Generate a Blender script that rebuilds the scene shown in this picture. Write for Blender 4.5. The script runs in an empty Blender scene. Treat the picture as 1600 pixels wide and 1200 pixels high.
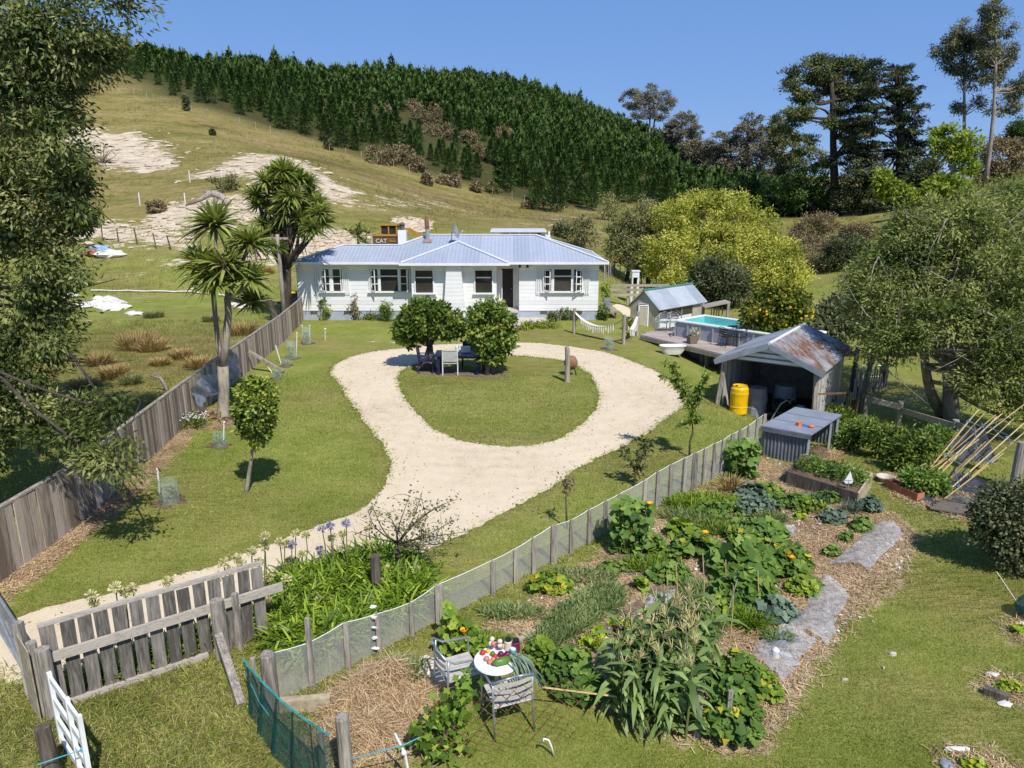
import bpy, math, random
import numpy as np
from mathutils import Vector, Matrix
from mathutils.geometry import tessellate_polygon
random.seed(7)
RNG = np.random.default_rng(11)
C = bpy.context.scene.collection
SC = bpy.context.scene
PI = math.pi
F = 1110.0
TH = math.radians(14.5)
CH = 6.1
ct, st = math.cos(TH), math.sin(TH)
def ray(px, py):
 u = (px - 800.0) / F
 v = (600.0 - py) / F
 dy = ct + v * st
 dz = -st + v * ct
 return u / dy, dz / dy            # x and z per metre of y
def at(px, py, Y):
 a, b = ray(px, py)
 return Vector((a * Y, Y, CH + b * Y))
def dep(Y, z=0.0):
 return Y * ct + (CH - z) * st
def mpp(Y, z=0.0):
 """metres per photo pixel at depth Y"""
 return dep(Y, z) / F
CP = []
for (px, py, Y) in [
 (150, 395, 58), (150, 355, 66), (300, 345, 66), (-150, 395, 58), (-150, 340, 66), (450, 420, 52), (600, 402, 55), (880, 396, 58), (940, 372, 72),
 (150, 230, 100), (-100, 200, 100), (300, 270, 85), (450, 260, 85), (600, 300, 85), (700, 324, 88), (880, 340, 92),
 (150, 130, 135), (-100, 100, 130), (300, 160, 125), (400, 203, 118), (500, 237, 112), (640, 278, 108), (800, 318, 106), (950, 328, 106),
 (190, 100, 150), (0, 60, 150), (-200, 40, 150), (300, 112, 175), (400, 125, 200), (600, 137, 230), (750, 140, 250), (850, 162, 260), (950, 192, 260), (1000, 215, 250), (1100, 268, 210), (1200, 305, 180),
 (1000, 440, 62), (1100, 440, 58), (1260, 455, 52), (1300, 425, 60), (1340, 382, 75), (1400, 345, 85), (1500, 312, 80), (1600, 278, 85), (1700, 250, 85), (1850, 230, 85),
 (1310, 335, 120), (1390, 325, 118), (1545, 290, 112), (1600, 262, 130), (1750, 220, 130), (1400, 312, 170), (1600, 262, 180),
 (1400, 452, 45), (1600, 445, 38), (1850, 440, 34),
]:
 p = at(px, py, Y)
 CP.append((p.x, p.y, p.z))
for u in (-1.3, -0.9, -0.5, -0.1, 0.3, 0.7, 1.1, 1.4):
 for y in (2, 4, 8, 14, 22, 30, 40):
  if y > 28 and u > 0.6:
   continue
  CP.append((u * y, y, 0.0))
for u in (-0.9, -0.5, -0.1, 0.3, 0.8):
 CP.append((u * 420, 420, 16.0))
CP = np.array(CP)
def _dom(x, y):
 y = np.maximum(y, 1.0)
 return np.stack([x / y * 1.6, np.log(y)], -1)
_cd = _dom(CP[:, 0], CP[:, 1])
def _phi(r2):
 return np.where(r2 > 1e-12, 0.5 * r2 * np.log(np.maximum(r2, 1e-12)), 0.0)
_n = len(CP)
_K = _phi(((_cd[:, None] - _cd[None]) ** 2).sum(-1)) + np.eye(_n) * 2e-4
_P = np.concatenate([np.ones((_n, 1)), _cd], 1)
_A = np.block([[_K, _P], [_P.T, np.zeros((3, 3))]])
_W = np.linalg.solve(_A, np.concatenate([CP[:, 2], np.zeros(3)]))
def sstep(a, b, x):
 t = np.clip((x - a) / (b - a), 0, 1)
 return t * t * (3 - 2 * t)
def TZ(x, y):
 x = np.asarray(x, float)
 y = np.asarray(y, float)
 d = _dom(x, y)
 sh = d.shape[:-1]
 d = d.reshape(-1, 2)
 out = np.empty(len(d))
 for i in range(0, len(d), 20000):
  q = d[i:i + 20000]
  r2 = ((q[:, None] - _cd[None]) ** 2).sum(-1)
  out[i:i + 20000] = _phi(r2) @ _W[:_n] + _W[_n] + q @ _W[_n + 1:]
 out = out.reshape(sh)
 flat = -0.85 * sstep(5.5, 9.5, x) * sstep(15.5, 21, y)
 w = sstep(43, 52, y + 0.25 * np.maximum(x - 6, 0) * 1.5)
 rough = 0.10 * np.sin(x * 0.55 + 1.3 * np.sin(y * 0.31)) * np.sin(y * 0.47 + np.sin(x * 0.23)) * sstep(50, 70, y)
 rough += 0.9 * np.sin(x * 0.09 + 1.0 + np.sin(y * 0.05)) * np.sin(y * 0.07 + np.sin(x * 0.05)) * sstep(115, 160, y)
 return flat * (1 - w) + (out + rough) * w
def tz(x, y):
 return float(TZ(np.array([x]), np.array([y]))[0])
def G(px, py):
 """where the sight line through a photo pixel meets the ground"""
 a, b = ray(px, py)
 Y = np.concatenate([np.arange(2, 60, 0.05), np.geomspace(60, 400, 1600)])
 h = CH + b * Y - TZ(a * Y, Y)
 k = np.where(h < 0)[0]
 if len(k) == 0:
  k = [int(np.argmin(h))]
 k = k[0]
 if k > 0:
  t = h[k - 1] / (h[k - 1] - h[k] + 1e-9)
  y = Y[k - 1] + (Y[k] - Y[k - 1]) * t
 else:
  y = Y[0]
 return Vector((a * y, y, tz(a * y, y)))
def GP(pts):
 return [G(*p) for p in pts]
def inpoly(x, y, poly):
 x = np.asarray(x, float)
 y = np.asarray(y, float)
 r = np.zeros(x.shape, bool)
 n = len(poly)
 for i in range(n):
  x1, y1 = poly[i][0], poly[i][1]
  x2, y2 = poly[(i + 1) % n][0], poly[(i + 1) % n][1]
  c = ((y1 > y) != (y2 > y))
  with np.errstate(divide='ignore', invalid='ignore'):
   xi = (x2 - x1) * (y - y1) / (y2 - y1 + 1e-12) + x1
  r ^= c & (x < xi)
 return r
def dpoly(x, y, poly):
 x = np.asarray(x, float)
 y = np.asarray(y, float)
 d = np.full(x.shape, 1e9)
 n = len(poly)
 for i in range(n):
  ax, ay = poly[i][0], poly[i][1]
  bx, by = poly[(i + 1) % n][0], poly[(i + 1) % n][1]
  l2 = (bx - ax) ** 2 + (by - ay) ** 2 + 1e-9
  t = np.clip(((x - ax) * (bx - ax) + (y - ay) * (by - ay)) / l2, 0, 1)
  d = np.minimum(d, np.hypot(x - ax - t * (bx - ax), y - ay - t * (by - ay)))
 return np.where(inpoly(x, y, poly), -d, d)
def newmat(name):
 m = bpy.data.materials.new(name)
 m.use_nodes = True
 nt = m.node_tree
 nt.nodes.clear()
 return m, nt
def nd(nt, t, ins=None, **kw):
 n = nt.nodes.new(t)
 for k, v in kw.items():
  setattr(n, k, v)
 for k, v in (ins or {}).items():
  s = n.inputs[k]
  if hasattr(v, 'links') or isinstance(v, bpy.types.NodeSocket):
   nt.links.new(v, s)
  else:
   s.default_value = v
 return n
def c4(c):
 return (c[0], c[1], c[2], 1.0)
def ramp(nt, fac, stops):
 r = nt.nodes.new('ShaderNodeValToRGB')
 e = r.color_ramp.elements
 while len(e) < len(stops):
  e.new(0.5)
 for i, (p, c) in enumerate(stops):
  e[i].position = p
  e[i].color = c4(c)
 nt.links.new(fac, r.inputs[0])
 return r.outputs[0]
def math_(nt, op, a, b=None, c=None, clamp=False):
 n = nt.nodes.new('ShaderNodeMath')
 n.operation = op
 n.use_clamp = clamp
 for i, v in enumerate((a, b, c)):
  if v is None:
   continue
  if isinstance(v, bpy.types.NodeSocket):
   nt.links.new(v, n.inputs[i])
  else:
   n.inputs[i].default_value = v
 return n.outputs[0]
def mixc(nt, f, a, b, blend='MIX'):
 n = nt.nodes.new('ShaderNodeMix')
 n.data_type = 'RGBA'
 n.blend_type = blend
 for i, v in ((0, f), (6, a), (7, b)):
  if isinstance(v, bpy.types.NodeSocket):
   nt.links.new(v, n.inputs[i])
  elif i == 0:
   n.inputs[i].default_value = v
  else:
   n.inputs[i].default_value = c4(v)
 return n.outputs[2]
def coords(nt, scale=(1, 1, 1), kind='Object'):
 tc = nd(nt, 'ShaderNodeTexCoord')
 mp = nd(nt, 'ShaderNodeMapping', {'Vector': tc.outputs[kind], 'Scale': scale})
 return mp.outputs[0]
def noise(nt, vec, scale, detail=4, rough=0.55):
 n = nd(nt, 'ShaderNodeTexNoise', {'Vector': vec, 'Scale': scale, 'Detail': detail, 'Roughness': rough})
 return n.outputs[0]
def out_(nt, sh):
 o = nt.nodes.new('ShaderNodeOutputMaterial')
 nt.links.new(sh, o.inputs[0])
def attr(nt, name):
 return nd(nt, 'ShaderNodeAttribute', attribute_name=name).outputs['Fac']
def leafmat(name, c0, c1, c2, trans=0.3, rough=0.5, spec=0.3, sat=1.0):
 if not any(q in name for q in ('straw', 'tassel', 'yellow', 'grass', 'seed', 'petal', 'red', 'cream')):
  c0, c1, c2 = [tuple(min(.8, v * 1.2) for v in c) for c in (c0, c1, c2)]
 m, nt = newmat(name)
 t = attr(nt, 'tint')
 oi = nd(nt, 'ShaderNodeObjectInfo').outputs['Random']
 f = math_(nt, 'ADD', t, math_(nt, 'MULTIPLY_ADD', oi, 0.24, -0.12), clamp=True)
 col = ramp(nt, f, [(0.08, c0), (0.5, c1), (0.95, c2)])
 b = nd(nt, 'ShaderNodeBsdfPrincipled', {'Base Color': col, 'Roughness': min(1, rough + .12), 'Specular IOR Level': spec * .55})
 tr = nd(nt, 'ShaderNodeBsdfTranslucent', {'Color': mixc(nt, 1.0, col, (1.25, 1.25, 0.6), 'MULTIPLY')})
 mx = nd(nt, 'ShaderNodeMixShader', {0: trans, 1: b.outputs[0], 2: tr.outputs[0]})
 out_(nt, mx.outputs[0])
 return m
def noisy(name, c0, c1, scale=6, stretch=(1, 1, 1), rough=0.75, bump=0.3, metal=0.0, lo=0.3, hi=0.7, spec=0.3, tintamt=0.35, bdist=0.02, extra=None, alpha=None):
 m, nt = newmat(name)
 v = coords(nt, stretch)
 n = noise(nt, v, scale, 6, 0.62)
 n2 = noise(nt, v, scale * 0.17, 2)
 t = attr(nt, 'tint')
 f = math_(nt, 'MULTIPLY_ADD', math_(nt, 'SUBTRACT', t, 0.5), tintamt, n)
 f = math_(nt, 'MULTIPLY_ADD', math_(nt, 'SUBTRACT', n2, 0.5), 0.5, f)
 col = ramp(nt, f, [(lo, c0), (hi, c1)])
 if extra:
  col = extra(nt, col)
 bp = nd(nt, 'ShaderNodeBump', {'Strength': bump, 'Distance': bdist, 'Height': n})
 b = nd(nt, 'ShaderNodeBsdfPrincipled', {'Base Color': col, 'Roughness': rough, 'Metallic': metal, 'Specular IOR Level': spec, 'Normal': bp.outputs[0]})
 sh = b.outputs[0]
 if alpha is not None:
  tr = nd(nt, 'ShaderNodeBsdfTransparent')
  sh = nd(nt, 'ShaderNodeMixShader', {0: alpha, 1: tr.outputs[0], 2: sh}).outputs[0]
 out_(nt, sh)
 return m
def wloc(o):
 v = Vector((0, 0, 0))
 while o is not None:
  v = v + o.location
  o = o.parent
 return v
def tag(o, label=None, cat=None, group=None, kind=None):
 if label:
  o['label'] = label
 if cat:
  o['category'] = cat
 if group:
  o['group'] = group
 if kind:
  o['kind'] = kind
 return o
def thing(name, label, cat, loc=(0, 0, 0), group=None):
 o = bpy.data.objects.new(name, None)
 o.empty_display_size = 0.1
 C.objects.link(o)
 o.location = loc
 return tag(o, label, cat, group)
def link(name, me, mat, parent, origin):
 o = bpy.data.objects.new(name, me)
 C.objects.link(o)
 mats = mat if isinstance(mat, (list, tuple)) else [mat]
 for q in mats:
  me.materials.append(q)
 if parent is not None:
  o.parent = parent
 o.location = Vector(origin) - (wloc(parent) if parent is not None else Vector((0, 0, 0)))
 return o
def copy_tree(o, parent=None):
 c = o.copy()
 C.objects.link(c)
 c.parent = parent
 for ch in list(o.children):
  copy_tree(ch, c)
 return c
def dup(o, loc=None, rz=None, sc=None, label=None, group=None):
 c = copy_tree(o)
 if loc is not None:
  c.location = loc
 if rz is not None:
  c.rotation_euler = (0, 0, rz)
 if sc is not None:
  c.scale = (sc, sc, sc) if not hasattr(sc, '__len__') else sc
 if label:
  c['label'] = label
 if group:
  c['group'] = group
 return c
def V(*a):
 return Vector(a)
def frame_axes(d):
 d = Vector(d).normalized()
 up = Vector((0, 0, 1)) if abs(d.z) < 0.95 else Vector((1, 0, 0))
 s = d.cross(up).normalized()
 return d, s, s.cross(d).normalized()
class MB:
 def __init__(s):
  s.v = []
  s.f = []
  s.t = []
  s.mi = []
 def add(s, vs, fs, tint=0.5, mi=0):
  k = len(s.v)
  s.v += [tuple(v) for v in vs]
  s.t += [tint] * len(vs)
  s.f += [tuple(i + k for i in f) for f in fs]
  s.mi += [mi] * len(fs)
  return s
 def box(s, c, d, rz=0.0, rot=None, tint=0.5, taper=1.0, mi=0):
  M = rot if rot is not None else Matrix.Rotation(rz, 3, 'Z')
  vs = []
  for z in (-1, 1):
   k = 1.0 if z < 0 else taper
   for x, y in ((-1, -1), (1, -1), (1, 1), (-1, 1)):
    vs.append(Vector(c) + M @ Vector((x * d[0] / 2 * k, y * d[1] / 2 * k, z * d[2] / 2)))
  return s.add(vs, [(3, 2, 1, 0), (4, 5, 6, 7), (0, 1, 5, 4), (1, 2, 6, 5), (2, 3, 7, 6), (3, 0, 4, 7)], tint, mi)
 def bar(s, a, b, w, h, tint=0.5, mi=0, roll=None):
  a = Vector(a)
  b = Vector(b)
  d, sd, up = frame_axes(b - a)
  if roll is not None:
   sd = Vector(roll).normalized()
   up = sd.cross(d).normalized()
  vs = []
  for p in (a, b):
   for x, y in ((-1, -1), (1, -1), (1, 1), (-1, 1)):
    vs.append(p + sd * (x * w / 2) + up * (y * h / 2))
  return s.add(vs, [(0, 1, 2, 3), (7, 6, 5, 4), (4, 5, 1, 0), (5, 6, 2, 1), (6, 7, 3, 2), (7, 4, 0, 3)], tint, mi)
 def tube(s, pts, r, n=6, tint=0.5, mi=0, cap=True):
  pts = [Vector(p) for p in pts]
  if not hasattr(r, '__len__'):
   r = [r] * len(pts)
  vs = []
  prev = None
  for i, p in enumerate(pts):
   d = (pts[min(i + 1, len(pts) - 1)] - pts[max(i - 1, 0)])
   if d.length < 1e-9:
    d = Vector((0, 0, 1))
   d.normalize()
   if prev is None:
    _, sd, up = frame_axes(d)
   else:
    sd = (prev - d * prev.dot(d))
    if sd.length < 1e-6:
     _, sd, up = frame_axes(d)
    sd.normalize()
    up = sd.cross(d).normalized()
   prev = sd
   for k in range(n):
    a = 2 * PI * k / n
    vs.append(p + (sd * math.cos(a) + up * math.sin(a)) * r[i])
  fs = []
  for i in range(len(pts) - 1):
   for k in range(n):
    a, b = i * n + k, i * n + (k + 1) % n
    fs.append((a, a + n, b + n, b))
  if cap:
   fs.append(tuple(range(n)))
   fs.append(tuple(range((len(pts) - 1) * n, len(pts) * n))[::-1])
  return s.add(vs, fs, tint, mi)
 def lathe(s, prof, c=(0, 0, 0), n=16, tint=0.5, mi=0, sx=1.0, sy=1.0):
  vs = []
  for (r, z) in prof:
   for k in range(n):
    a = 2 * PI * k / n
    vs.append((c[0] + r * math.cos(a) * sx, c[1] + r * math.sin(a) * sy, c[2] + z))
  fs = []
  for i in range(len(prof) - 1):
   for k in range(n):
    a, b = i * n + k, i * n + (k + 1) % n
    fs.append((a, b, b + n, a + n))
  if prof[0][0] > 1e-4:
   fs.append(tuple(range(n))[::-1])
  if prof[-1][0] > 1e-4:
   fs.append(tuple(range((len(prof) - 1) * n, len(prof) * n)))
  return s.add(vs, fs, tint, mi)
 def ball(s, c, r, n=10, m=7, tint=0.5, mi=0, jit=0.0):
  r = r if hasattr(r, '__len__') else (r, r, r)
  vs = []
  for i in range(m + 1):
   th = PI * i / m
   for k in range(n):
    a = 2 * PI * k / n
    q = 1 + (random.uniform(-jit, jit) if jit and 0 < i < m else 0)
    vs.append((c[0] + r[0] * math.sin(th) * math.cos(a) * q, c[1] + r[1] * math.sin(th) * math.sin(a) * q, c[2] - r[2] * math.cos(th) * q))
  fs = []
  for i in range(m):
   for k in range(n):
    a, b = i * n + k, i * n + (k + 1) % n
    fs.append((a, b, b + n, a + n))
  return s.add(vs, fs, tint, mi)
 def face(s, pts, tint=0.5, mi=0):
  return s.add(pts, [tuple(range(len(pts)))], tint, mi)
 def prism(s, pts, ext, tint=0.5, mi=0):
  n = len(pts)
  e = Vector(ext)
  vs = [Vector(p) for p in pts] + [Vector(p) + e for p in pts]
  fs = [tuple(range(n))[::-1], tuple(range(n, 2 * n))]
  for i in range(n):
   j = (i + 1) % n
   fs.append((i, j, j + n, i + n))
  return s.add(vs, fs, tint, mi)
 def grid(s, fn, nu, nv, tint=0.5, mi=0):
  vs = [fn(i / nu, j / nv) for j in range(nv + 1) for i in range(nu + 1)]
  fs = [(j * (nu + 1) + i, j * (nu + 1) + i + 1, (j + 1) * (nu + 1) + i + 1, (j + 1) * (nu + 1) + i) for j in range(nv) for i in range(nu)]
  return s.add(vs, fs, tint, mi)
 def build(s, name, mat, parent=None, origin=None, smooth=False, fix=True):
  if origin is None:
   origin = wloc(parent) if parent is not None else Vector((0, 0, 0))
  origin = Vector(origin)
  me = bpy.data.meshes.new(name)
  me.from_pydata([(v[0] - origin.x, v[1] - origin.y, v[2] - origin.z) for v in s.v], [], s.f)
  a = me.attributes.new('tint', 'FLOAT', 'POINT')
  a.data.foreach_set('value', s.t)
  if any(s.mi):
   me.polygons.foreach_set('material_index', s.mi)
  if smooth:
   me.polygons.foreach_set('use_smooth', [True] * len(me.polygons))
  if fix:
   import bmesh
   bm = bmesh.new()
   bm.from_mesh(me)
   bmesh.ops.recalc_face_normals(bm, faces=bm.faces)
   bm.to_mesh(me)
   bm.free()
  me.update()
  return link(name, me, mat, parent, origin)
def np_mesh(name, verts, faces_flat, nper, tint, mat, parent=None, origin=None, smooth=False):
 if origin is None:
  origin = wloc(parent) if parent is not None else Vector((0, 0, 0))
 origin = Vector(origin)
 me = bpy.data.meshes.new(name)
 verts = np.asarray(verts, np.float32) - np.array(origin, np.float32)
 nf = len(faces_flat) // nper
 me.vertices.add(len(verts))
 me.vertices.foreach_set('co', verts.ravel())
 me.loops.add(len(faces_flat))
 me.loops.foreach_set('vertex_index', np.asarray(faces_flat, np.int32))
 me.polygons.add(nf)
 me.polygons.foreach_set('loop_start', np.arange(0, len(faces_flat), nper, dtype=np.int32))
 a = me.attributes.new('tint', 'FLOAT', 'POINT')
 a.data.foreach_set('value', np.asarray(tint, np.float32))
 if smooth:
  me.polygons.foreach_set('use_smooth', np.ones(nf, bool))
 me.update(calc_edges=True)
 return link(name, me, mat, parent, origin)
def unit(a):
 return a / (np.linalg.norm(a, axis=-1, keepdims=True) + 1e-9)
def leaves(name, mat, P, D, L, W, T, parent=None, origin=None, rng=RNG, bend=0.0, wide=0.45, nrm=None):
 """one folded quad per leaf"""
 P = np.asarray(P, float)
 n = len(P)
 D = unit(np.asarray(D, float))
 R = rng.normal(size=(n, 3))
 if nrm is not None:
  R = nrm + R * .33
 S = unit(np.cross(D, R))
 Nn = np.cross(S, D)
 L = np.broadcast_to(np.asarray(L, float), (n,))[:, None]
 W = np.broadcast_to(np.asarray(W, float), (n,))[:, None]
 mid = P + D * L * wide
 tip = P + D * L - np.array([0, 0, 1.0]) * L * bend
 k = Nn * W * 0.18
 v = np.stack([P, mid + S * W * 0.5 + k, tip, mid - S * W * 0.5 + k], 1).reshape(-1, 3)
 f = np.arange(4 * n, dtype=np.int32)
 return np_mesh(name, v, f, 4, np.repeat(np.clip(T, 0, 1), 4), mat, parent, origin)
def blades(name, mat, P, D, L, W, T, parent=None, origin=None, rng=RNG, droop=0.4, tris=False, side=None):
 """long leaves: four cross sections bending down; tris: single upright triangles"""
 P = np.asarray(P, float)
 n = len(P)
 D = unit(np.asarray(D, float))
 L = np.broadcast_to(np.asarray(L, float), (n,))[:, None]
 W = np.broadcast_to(np.asarray(W, float), (n,))[:, None]
 dr = np.broadcast_to(np.asarray(droop, float), (n,))[:, None]
 R = rng.normal(size=(n, 3)) * 0.3 + np.array([0, 0, 1.0])
 if tris:
  R = rng.normal(size=(n, 3))
 S = unit(np.cross(D, R))
 Z = np.array([0, 0, 1.0])
 if tris:
  v = np.stack([P - S * W / 2, P + S * W / 2, P + D * L], 1).reshape(-1, 3)
  return np_mesh(name, v, np.arange(3 * n, dtype=np.int32), 3, np.repeat(np.clip(T, 0, 1), 3), mat, parent, origin)
 rows = []
 for t, w in ((0, 0.55), (0.33, 1.0), (0.7, 0.75), (1.0, 0.06)):
  c = P + D * L * t - Z * L * dr * t * t
  rows += [c - S * W / 2 * w, c + S * W / 2 * w]
 v = np.stack(rows, 1).reshape(-1, 3)
 b = np.array([[0, 1, 3, 2], [2, 3, 5, 4], [4, 5, 7, 6]]).ravel()
 f = (np.arange(n)[:, None] * 8 + b[None]).ravel()
 return np_mesh(name, v, f, 4, np.repeat(np.clip(T, 0, 1), 8), mat, parent, origin)
def rdir(rng, n):
 return unit(rng.normal(size=(n, 3)))
def crown_pts(rng, blobs, nclump, nleaf, cr, shell=0.55, droop=0.0, out=0.6, squash=0.8):
 """leaf positions in clumps spread through ellipsoid blobs; returns P, D, T, clump centres"""
 B = np.array(blobs, float)
 w = (B[:, 3] * B[:, 4] * B[:, 5]) ** (2 / 3)
 k = rng.choice(len(B), size=nclump, p=w / w.sum())
 d = rdir(rng, nclump)
 r = shell + (1 - shell) * rng.random(nclump) ** 0.6 + rng.normal(size=nclump) * 0.04
 cc = B[k, :3] + d * B[k, 3:6] * r[:, None]
 g = unit(rng.normal(size=(nclump, nleaf, 3))) * rng.random((nclump, nleaf, 1)) ** .4 * 1.55 * np.array([1, 1, squash])
 g = g * (1 + .22 * rng.normal(size=(nclump, nleaf, 1)))
 crr = cr * rng.uniform(0.55, 1.4, size=(nclump, 1, 1))
 P = cc[:, None] + g * crr * 0.6
 global LASTN
 LASTN = (unit(g) * .75 + d[:, None] * .45 + np.array([0, 0, .35])).reshape(-1, 3)
 D = unit(d[:, None] * out + rng.normal(size=(nclump, nleaf, 3)) * 0.7 + unit(g) * 0.5 + np.array([0, 0, -droop]))
 T = 0.5 + 0.24 * rng.normal(size=(nclump, 1)) + 0.15 * rng.normal(size=(nclump, nleaf)) + 0.10 * np.tanh((g * d[:, None]).sum(-1)) + 0.06 * g[..., 2]  # shade inside the crown put into tint: inner and lower leaves darker
 return P.reshape(-1, 3), D.reshape(-1, 3), T.ravel(), cc
def limb(mb, a, b, r0, r1, rng, sag=0.0, wob=0.12, n=5, sides=6, tint=0.5):
 a = np.array(a)
 b = np.array(b)
 L = np.linalg.norm(b - a)
 pts = []
 off = rng.normal(size=3) * wob * L
 for i in range(n + 1):
  t = i / n
  p = a + (b - a) * t + off * math.sin(PI * t) * 0.5 + np.array([0, 0, -sag * L * t * (1 - t)])
  pts.append(tuple(p))
 mb.tube(pts, [r0 + (r1 - r0) * (i / n) ** 0.8 for i in range(n + 1)], sides, tint=tint)
 return pts
def tree(name, label, cat, base, blobs, lm, bm, trunk_r=0.15, trunk_top=None, nclump=120, nleaf=40, cr=0.4, L=0.15, W=0.07,
         shell=0.5, droop=0.0, nlimb=14, group=None, seed=0, stems=1, lean=(0, 0), limb_r=0.35, trunk_name='trunk', out=0.6, extra_twigs=0, vis_z=None, squash=0.8, parts=True):
 rng = np.random.default_rng(seed + 100)
 base = Vector(base)
 root = thing(name, label, cat, base, group)
 P, D, T, cc = crown_pts(rng, blobs, nclump, nleaf, cr, shell, droop, out, squash)
 n = len(P)
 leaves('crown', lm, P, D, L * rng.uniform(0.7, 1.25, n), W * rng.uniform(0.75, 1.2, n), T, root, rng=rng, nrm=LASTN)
 mb = MB()
 bl = np.array(blobs)
 cen = bl[:, :3].mean(0)
 top = np.array(trunk_top) if trunk_top is not None else np.array([cen[0], cen[1], cen[2]])
 forks = []
 for s in range(stems):
  o = rng.normal(size=2) * (trunk_r * 1.6 if stems > 1 else 0)
  a = np.array([base.x + o[0], base.y + o[1], base.z - 0.1])
  b = top + (np.array([rng.normal() * 0.5, rng.normal() * 0.5, 0]) * (0.6 if stems > 1 else 0) * np.linalg.norm(top - a) * 0.4)
  pts = limb(mb, a, b, trunk_r * (1.15 if stems == 1 else 0.7), trunk_r * 0.4, rng, wob=0.03 if stems == 1 else 0.10, n=7, sides=8)
  forks += [np.array(p) for p in pts[3:]]
 idx = rng.choice(len(cc), size=min(nlimb, len(cc)), replace=False)
 for i in idx:
  d = [np.linalg.norm(f - cc[i]) + (3.0 if f[2] > cc[i][2] + 0.2 else 0) for f in forks]
  f = forks[int(np.argmin(d))]
  pts = limb(mb, f, cc[i], trunk_r * limb_r, trunk_r * 0.06, rng, wob=0.2, n=5, sides=5)
  for _ in range(extra_twigs):
   q = np.array(pts[rng.integers(2, 6)])
   limb(mb, q, q + rng.normal(size=3) * cr * 1.6, trunk_r * 0.08, trunk_r * 0.02, rng, wob=0.2, n=3, sides=4)
 mb.build(trunk_name, bm, root, smooth=True, fix=False)
 return root
def bl(px, py, rx, ry, Y, depth=None):
 """an ellipsoid of foliage centred on photo pixel (px,py) at depth Y with radii in photo pixels"""
 p = at(px, py, Y)
 m = mpp(Y, p.z)
 return (p.x, p.y, p.z, rx * m, (depth if depth else (rx + ry) / 2 * m), ry * m)
SUN_EL, SUN_AZ = math.radians(52), math.radians(24)
to_sun = Vector((math.sin(SUN_AZ) * math.cos(SUN_EL), -math.cos(SUN_AZ) * math.cos(SUN_EL), math.sin(SUN_EL)))
w = bpy.data.worlds.new("World")
SC.world = w
w.use_nodes = True
nt = w.node_tree
nt.nodes.clear()
sky = nt.nodes.new('ShaderNodeTexSky')
sky.sky_type = 'NISHITA'
sky.sun_disc = False
sky.sun_elevation = SUN_EL
sky.sun_rotation = math.atan2(to_sun.x, to_sun.y)
sky.altitude = 300
sky.air_density = 1.0
sky.dust_density = 0.1
sky.ozone_density = 3.5
tcw = nd(nt, 'ShaderNodeTexCoord')
sz = nd(nt, 'ShaderNodeSeparateXYZ', {0: tcw.outputs['Generated']}).outputs[2]
hz = ramp(nt, sz, [(0.0, (.215, .395, .83)), (0.10, (.185, .365, .80)), (0.28, (.15, .33, .76)), (0.6, (.11, .235, .56)), (1.0, (.07, .16, .43))])
hz = nd(nt, 'ShaderNodeVectorMath', {0: hz, 3: 1 / 0.115}, operation='SCALE').outputs[0]
mulc = mixc(nt, 0.75, sky.outputs[0], hz)
bg = nd(nt, 'ShaderNodeBackground', {'Color': mulc, 'Strength': 0.115})
wo = nt.nodes.new('ShaderNodeOutputWorld')
nt.links.new(bg.outputs[0], wo.inputs[0])
sl = bpy.data.lights.new('sun', 'SUN')
sl.energy = 5.0
sl.angle = math.radians(0.53)
sl.color = (1.0, 0.955, 0.88)
so = bpy.data.objects.new('sun', sl)
C.objects.link(so)
so.rotation_euler = to_sun.to_track_quat('Z', 'Y').to_euler()
so.location = (20, -20, 60)
cd = bpy.data.cameras.new('camera')
cam = bpy.data.objects.new('camera', cd)
C.objects.link(cam)
cam.location = (0, 0, CH)
cam.rotation_euler = (PI / 2 - TH, 0, 0)
cd.sensor_width = 36
cd.lens = F / 1600 * 36
cd.clip_start = 0.1
cd.clip_end = 3000
SC.camera = cam
SC.view_settings.view_transform = 'Standard'
SC.view_settings.look = 'None'
SC.view_settings.exposure = 0
SC.cycles.max_bounces = 8
SC.cycles.transparent_max_bounces = 24
SC.cycles.use_denoising = True
DRIVE = GP([(-160, 1000), (-60, 985), (20, 968), (60, 955), (130, 938), (250, 906), (340, 882), (420, 853), (500, 822), (560, 797), (595, 767), (610, 737), (606, 712), (592, 687), (568, 657), (547, 627), (531, 602), (518, 585), (521, 573), (540, 561), (570, 552), (620, 545), (700, 538), (800, 535), (880, 540), (950, 552), (1010, 573), (1045, 595), (1065, 620), (1062, 640), (1040, 655), (1005, 680), (960, 705), (905, 730), (870, 755), (840, 775), (800, 796), (760, 816), (720, 836), (690, 851), (640, 874), (560, 912), (450, 960), (330, 1000), (200, 1035), (100, 1055), (50, 1066), (0, 1070), (-160, 1075), (-260, 1040)])
ISLE = GP([(625, 583), (622, 600), (632, 620), (650, 645), (680, 670), (720, 689), (770, 697), (820, 697), (860, 690), (900, 671), (926, 645), (936, 620), (930, 600), (915, 580), (890, 567), (850, 560), (800, 556), (750, 557), (690, 562), (650, 569)])
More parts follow.
